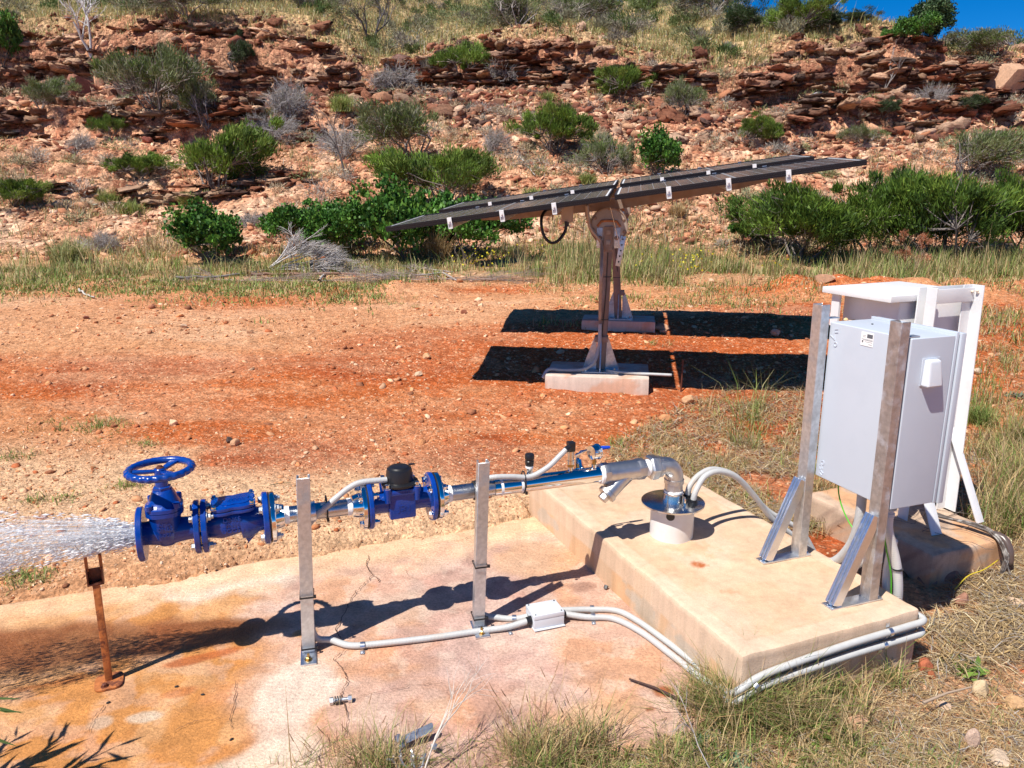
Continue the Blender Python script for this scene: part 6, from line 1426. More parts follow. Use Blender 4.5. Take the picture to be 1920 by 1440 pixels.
lg = [([(330, 528), (420, 522), (505, 512), (560, 500)], .035, 'long grey log lying at the left of the dead branches', (.30, .27, .25)), ([(470, 522), (540, 518), (620, 520), (690, 517)], .04, 'reddish brown log along the edge of the clearing', (.34, .20, .14)),
      ([(598, 532), (612, 512), (640, 508), (655, 518)], .028, 'pale crooked branch bent upwards by the clearing edge', (.60, .56, .52)), ([(700, 522), (770, 521), (830, 517), (860, 530)], .032, 'weathered branch over the leaf litter heap', (.46, .42, .40)),
      ([(770, 515), (795, 506), (825, 514), (850, 513)], .035, 'short arched grey log on the leaf litter heap', (.42, .36, .34)), ([(148, 548), (165, 556), (178, 562)], .022, 'short pale stick at the left clearing edge', (.6, .56, .5)), ([(975, 300), (992, 318), (1003, 332)], .03, 'pale bent dead branch high on the slope', (.58, .54, .5)),
      ([(380, 350), (395, 370), (400, 388)], .03, 'dark leaning dead limb under the bright green shrub', (.15, .13, .12)), ([(1470, 345), (1478, 320), (1490, 312)], .05, 'forked dead stump showing past the panel tip', (.25, .23, .22)), ([(1520, 322), (1545, 330), (1560, 326)], .045, 'grey dead log on the right slope', (.28, .26, .25))]
for pts, r_, lab, col in lg:
    r_ = r_ * .62; col = tuple(np.array(col) * .75); W = [hit(x, y) + Vector((0, 0, r_ * (1.1 if i % 2 else 2.2))) for i, (x, y) in enumerate(pts)]; P_ = []
    for i in range(len(W) - 1):
        for k in range(5): P_.append(W[i].lerp(W[i + 1], k / 5) + Vector((0, random.Random(i * 7 + k).uniform(-.015, .015), random.Random(i * 5 + k).uniform(-.008, .012))))
    P_.append(W[-1]); v, f, c = stems_mesh([(P_, r_, r_ * .5, col)], 8); o = npmesh('dead_log', v, f, M_twig, c * (1 + .15 * np.random.RandomState(3).randn(len(c), 1)), smooth=True, loc=tuple(W[0])); tag(o, lab, 'dead wood')
for i, (px, py, dv, lab) in enumerate([(600, 530, 1, 'low tangle of grey brush under the fan of dead branches'), (790, 528, -1, 'heap of brown twigs and leaf litter at the clearing edge'), (455, 528, 1, 'thin grey brush lying left of the fan of dead branches'), (860, 527, 1, 'twiggy litter at the right end of the heap')]):
    p = hit(px, py); p.z += .02; deadwood('brush_heap', p, [(dv, .1, .25), (dv, -.1, .1), (-dv, .1, .2), (dv * .8, .3, .2), (-dv, -.1, .15)], .42, .010, 4, 80 + i, lab, 'dead branches', (.34, .27, .24), spread=.5, nbr=(3, 4), gravity=-.03, n=3, shrink=.7, sq=(1.4, .8, .38))
def hill_brush():
    rg4 = np.random.RandomState(63); n = 620; yw = 14 + 11 * rg4.rand(n) ** .9; xw = yw * rg4.uniform(-.75, .75, n); k = (yw < cliffy(xw) + 1.0) & (fbm(xw * .5, yw * .5, 455, 3) > .44); xw, yw = xw[k], yw[k]; n = len(xw)
    r0 = rg4.uniform(.14, .42, n); zz = T(xw, yw); pal = np.array([(.38, .33, .28), (.46, .36, .24), (.30, .27, .22), (.28, .30, .17), (.50, .42, .30), (.22, .25, .10)]); col = pal[rg4.randint(0, 6, n)]
    m = 230; ci = np.repeat(np.arange(n), m); d = unit(rg4.randn(len(ci), 3) + np.array([0, 0, .6])); d[:, 2] = np.abs(d[:, 2]) + .1; t = rg4.rand(len(ci), 1) ** .6
    P = np.stack([xw[ci], yw[ci], zz[ci]], 1) + d * t * r0[ci][:, None] * np.array([1, 1, .75])
    v, f, c2 = leafcards(P, unit(d + .5 * rg4.randn(len(P), 3)), rg4.uniform(.06, .15, len(P)), rg4.uniform(.008, .014, len(P)), np.clip(col[ci] * (1 + .25 * rg4.randn(len(P), 1)), .02, .7), unit(rg4.randn(len(P), 3)))
    tag(npmesh('hill_brush', v, f, M_twig, c2), 'small dry grey and straw coloured bushlets dotted over the slope', 'scrub', kind='stuff')
hill_brush()
# ---------------------------------------------------------------- grasses
def blades(P, h, w, lean, C, rg, curve=.6, root=None):
    n = len(P); an = rg.uniform(0, 6.283, n); d = np.stack([np.cos(an), np.sin(an), np.zeros(n)], 1); q = np.stack([-d[:, 1], d[:, 0], np.zeros(n)], 1)
    ln = lean * rg.uniform(.2, 1.6, n); up = np.stack([np.zeros(n), np.zeros(n), np.ones(n)], 1)
    d1 = unit(up + d * ln[:, None] * .6); d2 = unit(up * np.maximum(1 - curve * ln, -.35)[:, None] + d * (ln * 1.5)[:, None])
    m = P + d1 * (h * .5)[:, None]; t = m + d2 * (h * .5)[:, None]; hw = (w / 2)[:, None]
    V = np.stack([P - q * hw, P + q * hw, m - q * hw * .85, m + q * hw * .85, t], 1).reshape(-1, 3); o = (np.arange(n) * 5)[:, None, None]
    Fc = (np.array([[0, 1, 3], [0, 3, 2], [2, 3, 4]])[None] + o).reshape(-1, 3)
    Cc = np.repeat(C[:, None, :], 5, 1); 
    if root is not None: Cc[:, :2] = Cc[:, :2] * np.array(root)
    return V, Fc, Cc.reshape(-1, 3)
def join(parts):
    Vs, Fs, Cs, off = [], [], [], 0
    for V, Fc, C in parts: Vs.append(V); Fs.append(Fc + off); Cs.append(C); off += len(V)
    return np.concatenate(Vs), np.concatenate(Fs), np.clip(np.concatenate(Cs), .01, .95)
STRAW = np.array([(.54, .38, .18), (.60, .45, .24), (.42, .28, .13), (.48, .36, .2), (.34, .25, .15)]); GREEN = np.array([(.17, .24, .05), (.25, .31, .08), (.12, .19, .04), (.34, .35, .12)]); OLIVE = np.array([(.30, .31, .12), (.38, .36, .17), (.22, .26, .08), (.46, .42, .2)])
def pick(pal, n, rg, j=.16): return pal[rg.randint(0, len(pal), n)] * (1 + j * rg.randn(n, 1))
def clumps(px, py, nb, spread, h, w, lean, gfrac, rg, hj=.35, fromhit=False, world=None, pal=STRAW, gpal=GREEN, curve=.6):
    if world is None: W = np.array([tuple(hit(a, b)) if fromhit else tuple(atz(a, b, -.02)) for a, b in zip(px, py)])
    else: W = world
    n = len(W); ci = np.repeat(np.arange(n), nb); sp_ = spread * rg.uniform(.5, 1.5, n); P = W[ci].copy(); P[:, :2] += rg.randn(len(ci), 2) * sp_[ci][:, None]
    P[:, 2] = T(P[:, 0], P[:, 1]) - .005
    hc = h * np.exp(hj * rg.randn(n)); hh = hc[ci] * rg.uniform(.45, 1.15, len(ci)); g = rg.rand(n) < gfrac; gg = g[ci] ^ (rg.rand(len(ci)) < .22)
    C = np.where(gg[:, None], pick(gpal, len(ci), rg), pick(pal, len(ci), rg))
    return blades(P, hh, w * rg.uniform(.6, 1.4, len(ci)), lean * np.ones(len(ci)), C, rg, curve)
rg = np.random.RandomState(11)
fbx = [360, 480, 600, 760, 900, 1000, 1100, 1180, 1290, 1345, 1400, 1560, 1700, 1730, 1770, 1960]; fby = [1520, 1462, 1420, 1402, 1378, 1386, 1400, 1385, 1325, 1268, 1262, 1285, 1250, 1190, 1120, 960]
def fore(n):
    x = rg.uniform(420, 1990, n * 4); y = rg.uniform(1000, 1560, n * 4); k = y > np.interp(x, fbx, fby); return x[k][:n], y[k][:n]
def okpan(x, y, m=.0):
    W = np.array([tuple(atz(a, b, 0)) for a, b in zip(x, y)]); return ~pan_inside(W[:, 0], W[:, 1], m)
parts = []
# thick tufts along the bottom, thinning to the right
x, y = fore(4200); pr = np.interp(x, [420, 640, 1000, 1340, 1500, 1640, 1920], [.30, .60, .9, 1.0, .65, .12, .06]) * (.0 + 1.35 * ss(.40, .60, fbm(x / 90., y / 70., 400, 3))); k = rg.rand(len(x)) < pr; x, y = x[k], y[k]
parts.append(clumps(x, y, 16, .028, .068, .0026, 1.2, .34, rg, curve=.9, hj=.4))
x, y = fore(900); k = (x < 1620) & (rg.rand(len(x)) < .15 + 1.2 * ss(.44, .6, fbm(x / 110., y / 90., 401, 3))); x, y = x[k], y[k]; parts.append(clumps(x, y, 16, .02, .115, .0026, .9, .42, rg, curve=.7, hj=.35))
x = np.concatenate([rg.normal(1345, 30, 60), rg.uniform(1395, 1600, 46), rg.normal(1480, 30, 16), rg.uniform(1600, 1700, 12)]); y = np.concatenate([rg.normal(1296, 12, 60), rg.uniform(1278, 1310, 46), rg.normal(1285, 6, 16), rg.uniform(1262, 1280, 12)]); parts.append(clumps(x, y, 20, .022, .14, .0028, .8, .5, rg, curve=.7, hj=.3))
x = np.concatenate([rg.normal(1010, 40, 70), rg.normal(720, 50, 40), rg.normal(1110, 20, 24), rg.normal(1480, 60, 60)]); y = np.concatenate([rg.normal(1432, 16, 70), rg.normal(1450, 12, 40), rg.normal(1405, 8, 24), rg.normal(1340, 26, 60)]); parts.append(clumps(x, y, 22, .02, .17, .0026, .75, .28, rg, curve=.6, hj=.25))
x = rg.normal(1380, 36, 170); y = 1342 + .0 * x + rg.normal(0, 12, 170); parts.append(clumps(x, y, 20, .02, .185, .0028, .8, .55, rg, curve=.6, hj=.22))
# litter of fallen straw
def litter(x, y, L=.075, z=.006, w=.0018, pal=STRAW, world=None):
    W = np.array([tuple(atz(a, b, 0)) for a, b in zip(x, y)]) if world is None else world
    n = len(W); P = W.copy(); P[:, 2] = T(P[:, 0], P[:, 1]) + rg.uniform(.001, z * 2.5, n); an = rg.uniform(0, 6.283, n); d = np.stack([np.cos(an), np.sin(an), rg.uniform(-.05, .25, n)], 1); q = np.stack([-d[:, 1], d[:, 0], np.zeros(n)], 1)
    LL = L * rg.uniform(.4, 1.6, n); bend = rg.uniform(-.35, .35, n)
    m = P + d * (LL * .5)[:, None] + q * (LL * bend * .4)[:, None] + np.array([0, 0, 1]) * (LL * .06)[:, None]; t = P + d * LL[:, None] * np.array([1, 1, .2]); hw = (w * rg.uniform(.6, 1.6, n) / 2)[:, None]
    V = np.stack([P - q * hw, P + q * hw, m - q * hw, m + q * hw, t], 1).reshape(-1, 3); o = (np.arange(n) * 5)[:, None, None]
    return V, (np.array([[0, 1, 3], [0, 3, 2], [2, 3, 4]])[None] + o).reshape(-1, 3), np.repeat(pick(pal, n, rg, .22), 5, 0)
LP = np.concatenate([STRAW, np.array([(.40, .36, .32), (.30, .22, .15), (.70, .58, .38)])])
x, y = fore(24000); k = rg.rand(len(x)) < (.35 + .9 * ss(.4, .6, fbm(x / 60., y / 50., 410, 3))); parts.append(litter(x[k], y[k], .062, pal=LP))
# right of plinth / block, and behind
def boxpts(x0, x1, y0, y1, n): return rg.uniform(x0, x1, n), rg.uniform(y0, y1, n)
x, y = boxpts(1735, 1985, 600, 1240, 15000); k = ((x > 1780) | (y > 1150)) & okpan(x, y, .02) & (fbm(x / 60., y / 40., 422, 3) > .42); x, y = x[k], y[k]; d_ = np.array([atz(a, b, 0).y for a, b in zip(x, y)]); parts.append(litter(x, y, .10, .012, .0028, LP))
x, y = boxpts(1140, 1545, 700, 985, 16000); k = (y > np.interp(x, [1140, 1200, 1280, 1330, 1400, 1500, 1545], [850, 810, 775, 735, 715, 720, 700])) & (fbm(x / 50., y / 30., 420, 3) > .45) & okpan(x, y, .02); parts.append(litter(x[k], y[k], .11, .012, .0034, LP))
x, y = boxpts(1140, 1545, 700, 960, 560); k = (y > np.interp(x, [1140, 1200, 1280, 1330, 1400, 1500, 1545], [860, 815, 780, 740, 715, 720, 700])) & (fbm(x / 50., y / 30., 420, 3) > .42) & okpan(x, y, .03); parts.append(clumps(x[k], y[k], 14, .05, .085, .0042, 1.1, .25, rg, curve=.8))
x, y = boxpts(1500, 1560, 870, 1000, 50); k = okpan(x, y, .03); parts.append(clumps(x[k], y[k], 16, .03, .13, .0035, .8, .1, rg))
x, y = boxpts(1380, 1440, 770, 850, 10); parts.append(clumps(x, y, 22, .03, .26, .004, .9, .5, rg, curve=.4, pal=OLIVE))
x, y = boxpts(1835, 1990, 690, 1000, 520); k = okpan(x, y, .03) & (fbm(x / 45., y / 30., 421, 3) > .47); parts.append(clumps(x[k], y[k], 18, .05, .15, .0038, 1.0, .28, rg, curve=.7))
x, y = boxpts(1850, 1990, 830, 1010, 130); parts.append(clumps(x, y, 22, .05, .24, .0040, .9, .25, rg, curve=.6))
x, y = boxpts(1790, 1870, 750, 800, 20); parts.append(clumps(x, y, 22, .06, .14, .0045, .6, 1.0, rg))
V, Fc, C = join(parts); tag(npmesh('dry_grass', V, Fc, M_grass, C), 'tangled straw and green grass around the concrete in the foreground', 'grass', kind='stuff')
# grass belt at the foot of the hill + clearing edge
parts = []
n = 5200; xw = rg.uniform(-9.5, 11.5, n); yw = 10.15 + 3.6 * rg.rand(n) ** .9 + .25 * np.sin(xw * 1.3); k = rg.rand(n) < (.10 + 1.1 * ss(.44, .60, fbm(xw * .7, yw * 1.1, 430, 3))) * ss(10.0, 11.2, yw + .5 * (xw > 1.0)) * (1 - .45 * (xw < .5)); xw, yw = xw[k], yw[k]
Wd = np.stack([xw, yw, T(xw, yw)], 1); right = xw > -.2
parts.append(clumps(None, None, 18, .08, .15, .010, .75, .30, rg, world=Wd, pal=np.concatenate([OLIVE, STRAW]), curve=.5, hj=.5)); kk = rg.rand(len(Wd)) < .5; parts.append(clumps(None, None, 14, .06, .30, .008, .35, .2, rg, world=Wd[kk & right & (yw > 10.8)], pal=np.concatenate([OLIVE, STRAW]), curve=.3))
# low green creepers on the left edge and sparse tufts on the clearing
n = 900; xw = rg.uniform(-7.5, -1.5, n); yw = rg.normal(10.3, .5, n) - .12 * (xw + 4.5); parts.append(clumps(None, None, 16, .09, .07, .012, 1.0, .9, rg, world=np.stack([xw, yw, T(xw, yw)], 1)))
n = 1500; xw = rg.uniform(.2, 7, n); yw = rg.uniform(7.9, 10.6, n); k = fbm(xw * 1.2, yw * 2, 431, 3) > .50; xw, yw = xw[k], yw[k]; parts.append(clumps(None, None, 12, .08, .07, .008, 1.0, .55, rg, world=np.stack([xw, yw, T(xw, yw)], 1)))
n = 800; xw = rg.uniform(3.6, 9.5, n); yw = rg.uniform(6.2, 10.5, n); k = fbm(xw * 1.2, yw * 1.2, 432, 3) > .52; xw, yw = xw[k], yw[k]; parts.append(clumps(None, None, 16, .09, .13, .008, .9, .35, rg, world=np.stack([xw, yw, T(xw, yw)], 1)))
for px, py, nn, sx in ((235, 912, 9, 16), (70, 940, 7, 12), (140, 800, 22, 45), (190, 798, 10, 20), (30, 860, 14, 24), (30, 1085, 26, 34), (280, 835, 8, 14), (1160, 835, 8, 16), (130, 935, 4, 8), (740, 565, 10, 20), (300, 575, 10, 20), (1225, 645, 8, 16), (1100, 560, 10, 30)):
    x = rg.normal(px, sx, nn); y = rg.normal(py, sx * .25, nn); W = np.array([tuple(hit(a, b)) for a, b in zip(x, y)]); k = ~pan_inside(W[:, 0], W[:, 1], .0); parts.append(clumps(None, None, 16, .03, .05, .005, 1.2, .7, rg, world=W[k]))
V, Fc, C = join(parts); tag(npmesh('meadow_grass', V, Fc, M_grass, C), 'green and straw coloured grass belt between the clearing and the hill', 'grass', kind='stuff')
# hillside tufts
parts = []
n = 21000; yw = 13.6 + 40 * rg.rand(n) ** 1.25; xw = yw * rg.uniform(-.76, .76, n); k = rg.rand(n) < (.12 + 1.0 * ss(.42, .6, fbm(xw * .45, yw * .6, 440, 4)) + .7 * (yw > cliffy(xw) + 1.3)); xw, yw = xw[k], yw[k]
top = (yw > cliffy(xw) + 1.0); Wd = np.stack([xw, yw, T(xw, yw)], 1)
parts.append(clumps(None, None, 16, .09, .15, .014, .9, .06, rg, world=Wd[~top], pal=np.concatenate([STRAW * .95, np.array([(.36, .30, .24), (.50, .36, .22)])]), gpal=OLIVE)); parts.append(clumps(None, None, 18, .16, .26, .022, .9, .25, rg, world=Wd[top], pal=np.concatenate([OLIVE, STRAW, np.array([(.40, .38, .30)])]), gpal=OLIVE))
V, Fc, C = join(parts); tag(npmesh('hill_grass', V, Fc, M_grass, C), 'dry tufts of grass dotted over the rocky hillside', 'grass', kind='stuff')
# far scrub that reads as one mass behind the cliff line
def far_scrub():
    rg4 = np.random.RandomState(61); n = 760; yw = 26 + 40 * rg4.rand(n) ** 1.3; xw = yw * rg4.uniform(-.75, .75, n); k = (yw > cliffy(xw) + 1.6) & (fbm(xw * .25, yw * .25, 450, 3) > .38); xw, yw = xw[k], yw[k]; n = len(xw)
    r0 = rg4.uniform(.25, .75, n); zz = T(xw, yw); pal = np.array([(.19, .21, .10), (.13, .17, .06), (.24, .23, .15), (.09, .14, .04), (.27, .24, .19)]); col = pal[rg4.randint(0, 5, n)]
    m = 420; ci = np.repeat(np.arange(n), m); sub = rg4.randn(n, 6, 3) * .5; sj = rg4.randint(0, 6, len(ci)); c = sub[ci, sj] * np.array([1, 1, .4]) + unit(rg4.randn(len(ci), 3)) * .42 * rg4.rand(len(ci), 1) ** .4 * np.array([1, 1, .8])
    P = np.stack([xw[ci], yw[ci], zz[ci]], 1) + c * r0[ci][:, None] + np.array([0, 0, 1]) * (r0[ci] * .55)[:, None]
    v, f, c2 = leafcards(P, unit(c + np.array([0, 0, .8]) + .4 * rg4.randn(len(P), 3)), rg4.uniform(.08, .16, len(P)), rg4.uniform(.02, .035, len(P)), np.clip(col[ci] * (1 + .25 * rg4.randn(len(P), 1)), .02, .6), unit(rg4.randn(len(P), 3)))
    tag(npmesh('far_scrub', v, f, M_leafA, c2), 'grey green scrub massed over the hilltop behind the cliffs', 'scrub', kind='stuff')
far_scrub()
# spinifex hummocks that can be told apart
def tuft(px, py, w, h, label, pal, seed, name='grass_tuft', n=260, lean=.9):
    rg2 = np.random.RandomState(seed); p = hit(px, py); d = p.y * CP + (CAMH - p.z) * SP; W = w / F * d; Hh = h / F * d
    P = np.stack([rg2.randn(n) * W * .13 + p.x, rg2.randn(n) * W * .13 + p.y, np.full(n, p.z - .02)], 1)
    V, Fc, C = blades(P, Hh * 1.15 * rg2.uniform(.6, 1.1, n), np.full(n, max(.003, .0009 * d)), np.full(n, lean), pick(pal, n, rg2), rg2, .4)
    tag(npmesh(name, V, Fc, M_grass, np.clip(C, .01, .9), loc=tuple(p)), label, 'grass tuft')
YG = np.array([(.30, .36, .10), (.38, .40, .16), (.24, .30, .08)]); 
for i, (px, py, w_, h_, lab, pal) in enumerate([(245, 400, 75, 28, 'yellow green hummock of spiky grass low on the left slope', YG), (205, 385, 55, 32, 'smaller yellow green hummock just left of the spiky one', YG), (352, 388, 38, 32, 'upright yellow green tuft near the dark leaning limb', YG),
      (640, 210, 58, 36, 'round pale green tuft left of centre high on the slope', YG), (1028, 192, 34, 22, 'small light green tuft under the middle ledge', YG), (1000, 372, 60, 22, 'yellow green tuft just above the left half of the panel', YG), (1100, 345, 46, 24, 'pale tuft left of the panel centre', YG),
      (640, 485, 50, 40, 'tall green grass tuft beside the dead branches', OLIVE), (820, 490, 80, 70, 'fan of long pale grass blades in front of the leafy thicket', STRAW), (1270, 405, 44, 24, 'straw coloured tuft below the panel beam', STRAW), (130, 495, 110, 60, 'big green and straw grass clump at the left clearing edge', OLIVE),
      (1835, 795, 85, 46, 'bright green grass tuft right of the white enclosure', GREEN), (800, 128, 34, 20, 'silvery tuft on the hilltop', np.array([(.5, .52, .42)])), (45, 380, 50, 20, 'brown grass clump under the left edge shrub', STRAW)]):
    tuft(px, py, w_, h_, lab, pal, 50 + i, n=420)
# seed stalks in the near foreground: individual clumps
def stalks(px, py, n, h, label, seed, spread=.03, lean=.35):
    rg2 = random.Random(seed); p = atz(px, py, 0); p.z = Ts(p.x, p.y); b = MB(); Vs = []; paths = []
    for i in range(n):
        s = p + Vector((rg2.gauss(0, spread), rg2.gauss(0, spread), 0)); an = rg2.uniform(0, 6.28); l_ = lean * rg2.uniform(.2, 1.4); hh = h * rg2.uniform(.55, 1.1); d = Vector((math.cos(an) * l_, math.sin(an) * l_, 1))
        m = s + d * hh * .5; t = m + Vector((math.cos(an) * l_ * 1.7, math.sin(an) * l_ * 1.7, .9)) * hh * .5
        c = rg2.choice([(.50, .36, .17), (.40, .24, .11), (.58, .46, .24), (.33, .20, .10)]); paths.append(([s, s.lerp(m, .5), m, m.lerp(t, .5) + Vector((0, 0, .006)), t], .0010, .0005, c))
        if rg2.random() < .6: e = (t - m).normalized(); paths.append(([t - e * .02, t, t + e * .014], .0020, .0008, (.34, .20, .12)))
    v, f, c = stems_mesh(paths, 3); o = npmesh('seed_stalks', v, f, M_twig, c, loc=tuple(p)); tag(o, label, 'grass stalks')
for i, (px, py, n, h, lab) in enumerate([(610, 1445, 16, .22, 'reddish seed stalks at the left end of the foreground grass'), (680, 1440, 20, .26, 'clump of tall thin seed stalks below the loose bolt'), (745, 1450, 14, .20, 'seed stalks left of the scrap metal'), (1000, 1400, 30, .30, 'tallest brown seed stalks in the middle of the foreground'), (960, 1425, 16, .26, 'seed stalks right of the scrap metal'), (1085, 1395, 20, .26, 'slanting seed stalks by the apron corner'),
      (1120, 1415, 12, .14, 'short seed stalks beside the apron corner'), (1490, 1262, 14, .17, 'dark headed weed stalks in front of the plinth corner'), (1610, 1290, 8, .10, 'thin pale stalks at the plinth foot'), (870, 1440, 14, .16, 'short brown stalks near the bottom centre')]): stalks(px, py, n, h, lab, 70 + i, spread=.035)
# yellow wild flowers
fl = []; rg3 = np.random.RandomState(5)
for px, py, n_, sx, sy in ((905, 478, 50, 22, 12), (900, 500, 40, 30, 5), (1255, 498, 60, 40, 10), (1300, 515, 26, 25, 6), (1010, 470, 30, 22, 8), (1470, 515, 10, 20, 5)):
    for k in range(n_):
        p = hit(rg3.normal(px, sx), min(525, rg3.normal(py, sy) + 10)); fl.append((p.x, p.y, p.z + rg3.uniform(.12, .34)))
P = np.array(fl); v, f, c = leafcards(P, unit(rg3.randn(len(P), 3)), np.full(len(P), .034), np.full(len(P), .032), np.tile([.72, .62, .04], (len(P), 1)), unit(rg3.randn(len(P), 3)))
tag(npmesh('wild_flowers', v, f, M_grass, c), 'tiny yellow flowers among the grass below the panel', 'flowers', kind='stuff')
# overhanging plant at the lower left, outside the frame but for its leaf tips
def overhang():
    rg2 = random.Random(12); tips = []; paths = []; P = []; D = []; L = []; base = Vector((-1.95, 1.25, 0)); kx, ky = SH.x / math.tan(R(SUN_EL)), SH.y / math.tan(R(SUN_EL))
    for px, py, h in ((30, 1385, .50), (120, 1385, .55), (215, 1400, .58), (60, 1425, .45), (150, 1440, .5), (20, 1440, .42), (190, 1430, .52), (100, 1410, .6), (5, 1412, .5)):
        t = atz(px, py, 0); q = Vector((t.x - kx * h, t.y - ky * h, h)); m = base.lerp(q, .5) + Vector((0, 0, .18)); paths.append(([base, m, q], .006, .002, (.2, .16, .1)))
        for k in range(9):
            s = m.lerp(q, .45 + .55 * k / 8); d = ((q - m).normalized() + Vector((rg2.uniform(-1, 1), rg2.uniform(-1, 1), rg2.uniform(-.6, .3)))).normalized(); P.append(s[:]); D.append(d[:]); L.append(rg2.uniform(.06, .12))
    for px, py, dpx in ((-22, 1306, (1, .05, -.12)), (-18, 1322, (1, 0, -.3)), (-14, 1330, (1, 0, -.1)), (-24, 1378, (1, -.1, -.35))):
        q = aty(px, py, 1.72); P.append(q[:]); D.append(Vector(dpx).normalized()[:]); L.append(.085); paths.append(([base, base.lerp(q, .5) + Vector((0, 0, .1)), q], .004, .002, (.2, .16, .1)))
    o = thing('overhanging_plant', base[:], 'long narrow leaves poking in at the lower left edge of the picture', 'plant'); v, f, c = stems_mesh(paths, 4); npmesh('stems', v, f, M_twig, c, parent=o, loc=(0, 0, 0)); 
    P = np.array(P); D = np.array(D); L = np.array(L); v2, f2, c2 = leafcards(P, D, L, L * .16, np.tile([.10, .16, .05], (len(P), 1)), np.tile([0.1, 0.2, 1.0], (len(P), 1))); npmesh('leaves', v2, f2, M_grass, c2, parent=o)
    for ch in o.children: ch.location = -o.location
overhang()
# ================================================================ rocks one can tell apart
def rock(px, py, w, h, label, col, seed, name='rock', cat='rock', sub=2, yaw=0, z=None):
    p = hit(px, py); d = p.y * CP + (CAMH - p.z) * SP; W = w / F * d; Hh = h / F * d; rg = np.random.RandomState(seed)
    bm = bmesh.new(); bmesh.ops.create_icosphere(bm, subdivisions=sub + 1, radius=1); V = np.array([v.co[:] for v in bm.verts]); Fc = np.array([[v.index for v in f.verts] for f in bm.faces]); bm.free()
    for c in range(11):
        dd = rg.randn(3); dd /= np.linalg.norm(dd); off = rg.uniform(.5, .85); hgt = V @ dd - off; V = V - np.clip(hgt, 0, None)[:, None] * dd * .96
    V += .05 * (fbm(V[:, 0] * 3 + 5, V[:, 1] * 3 + V[:, 2] * 3, seed, 3) - .5)[:, None] * V * 2
    V = V / np.abs(V).max(0) * np.array([W / 2, W * .38, Hh * .5]); c, s = math.cos(yaw), math.sin(yaw); V = np.stack([V[:, 0] * c - V[:, 1] * s, V[:, 0] * s + V[:, 1] * c, V[:, 2]], 1)
    V += np.array([p.x, p.y, p.z + Hh * .32]); o = npmesh(name, V, Fc, M_stone, np.tile(np.array(col), (len(V), 1)) * (1 + .05 * rg.randn(len(V), 1)), loc=(p.x, p.y, p.z)); o.data.shade_smooth(); o.data.set_sharp_from_angle(angle=R(22)); return tag(o, label, cat)
for i, (px, py, w_, h_, col, lab) in enumerate([
    (1545, 529, 42, 24, (.62, .38, .24), 'big tan boulder at the far edge of the clearing by the dense shrubs'), (1240, 618, 36, 14, (.55, .3, .18), 'flat reddish rock behind the near solar footing'), (1455, 630, 22, 16, (.6, .38, .25), 'rounded tan rock in the strip of light between the panel shadows'),
    (870, 588, 13, 10, (.32, .12, .07), 'dark red rock left of the far footing'), (862, 530, 14, 10, (.45, .2, .1), 'reddish stone by the leaf litter heap'), (1290, 757, 30, 20, (.62, .36, .2), 'tan rock at the corner of the straw beyond the plinth'), (1247, 792, 26, 18, (.6, .28, .13), 'orange clod in front of the straw patch'),
    (800, 673, 17, 14, (.62, .38, .2), 'pointed tan stone in the middle of the red earth'), (785, 705, 15, 12, (.6, .42, .28), 'pale stone on the red earth'), (325, 797, 22, 12, (.68, .46, .28), 'flat pale stone left of the middle clearing'), (440, 835, 22, 15, (.58, .32, .18), 'brownish stone near the dark clump above the handwheel'),
    (430, 831, 14, 15, (.10, .07, .06), 'dark lump above and right of the handwheel'), (285, 578, 14, 10, (.5, .22, .12), 'red brown stone by the windrow at left'), (150, 182, 60, 55, (.27, .12, .08), 'big dark brown boulder below the left cliff'), (188, 168, 26, 32, (.58, .30, .18), 'orange split boulder touching the big dark one'),
    (722, 196, 50, 28, (.38, .19, .11), 'weathered boulder left of the middle of the slope'), (938, 198, 32, 20, (.28, .14, .09), 'dark hollow boulder under the middle ledge'), (1530, 190, 34, 20, (.36, .34, .35), 'bluish grey boulder under the right cliff'), (1818, 150, 60, 24, (.55, .38, .26), 'pale slab at the foot of the far right cliff'), (1880, 175, 100, 60, (.50, .30, .19), 'large rounded outcrop boulder at the right edge'),
    (276, 268, 22, 15, (.30, .10, .07), 'small dark red cube of rock on the left slope'), (480, 155, 22, 18, (.24, .11, .08), 'dark stone between the ledge bush and the grey shrub'),
    (1735, 1262, 40, 34, (.45, .14, .07), 'red rock against the right end of the plinth'), (1746, 1275, 18, 22, (.40, .13, .06), 'smaller red shard below the red rock at the plinth end'), (1836, 1305, 40, 34, (.62, .46, .28), 'rounded tan stone on the straw at lower right'), (1605, 1362, 46, 32, (.62, .36, .22), 'pinkish split rock in the straw in front of the plinth'),
    (1820, 1402, 28, 52, (.60, .42, .32), 'long upright pink stone near the lower right corner'), (1900, 1330, 46, 26, (.62, .38, .2), 'tan rock at the lower right edge'), (1765, 1333, 30, 16, (.64, .44, .3), 'flat pale stone left of the rounded tan stone'), (1870, 1435, 60, 20, (.64, .48, .34), 'broad pale stone at the bottom right edge'),
    (1780, 1090, 44, 28, (.34, .18, .13), 'brown rock in the shadow of the white enclosure'), (1738, 1098, 36, 22, (.32, .17, .12), 'second brown rock in the enclosure shadow'), (1802, 1135, 30, 30, (.36, .18, .12), 'upright brown rock at the shadow edge'), (1905, 1140, 40, 24, (.62, .44, .3), 'pale stone among straw at the right edge'),
    (1830, 700, 22, 14, (.66, .48, .34), 'pale stone on red soil right of the white enclosure'), (470, 625, 14, 9, (.5, .28, .16), 'small stone on the pale track upper left'), (345, 615, 14, 9, (.55, .36, .24), 'grey stone on the pale left track'), (163, 598, 12, 8, (.30, .12, .08), 'dark stone on the far left track')]):
    rock(px, py, w_, h_, lab, col, 500 + i, yaw=(i * .7) % 1.2 - .5)
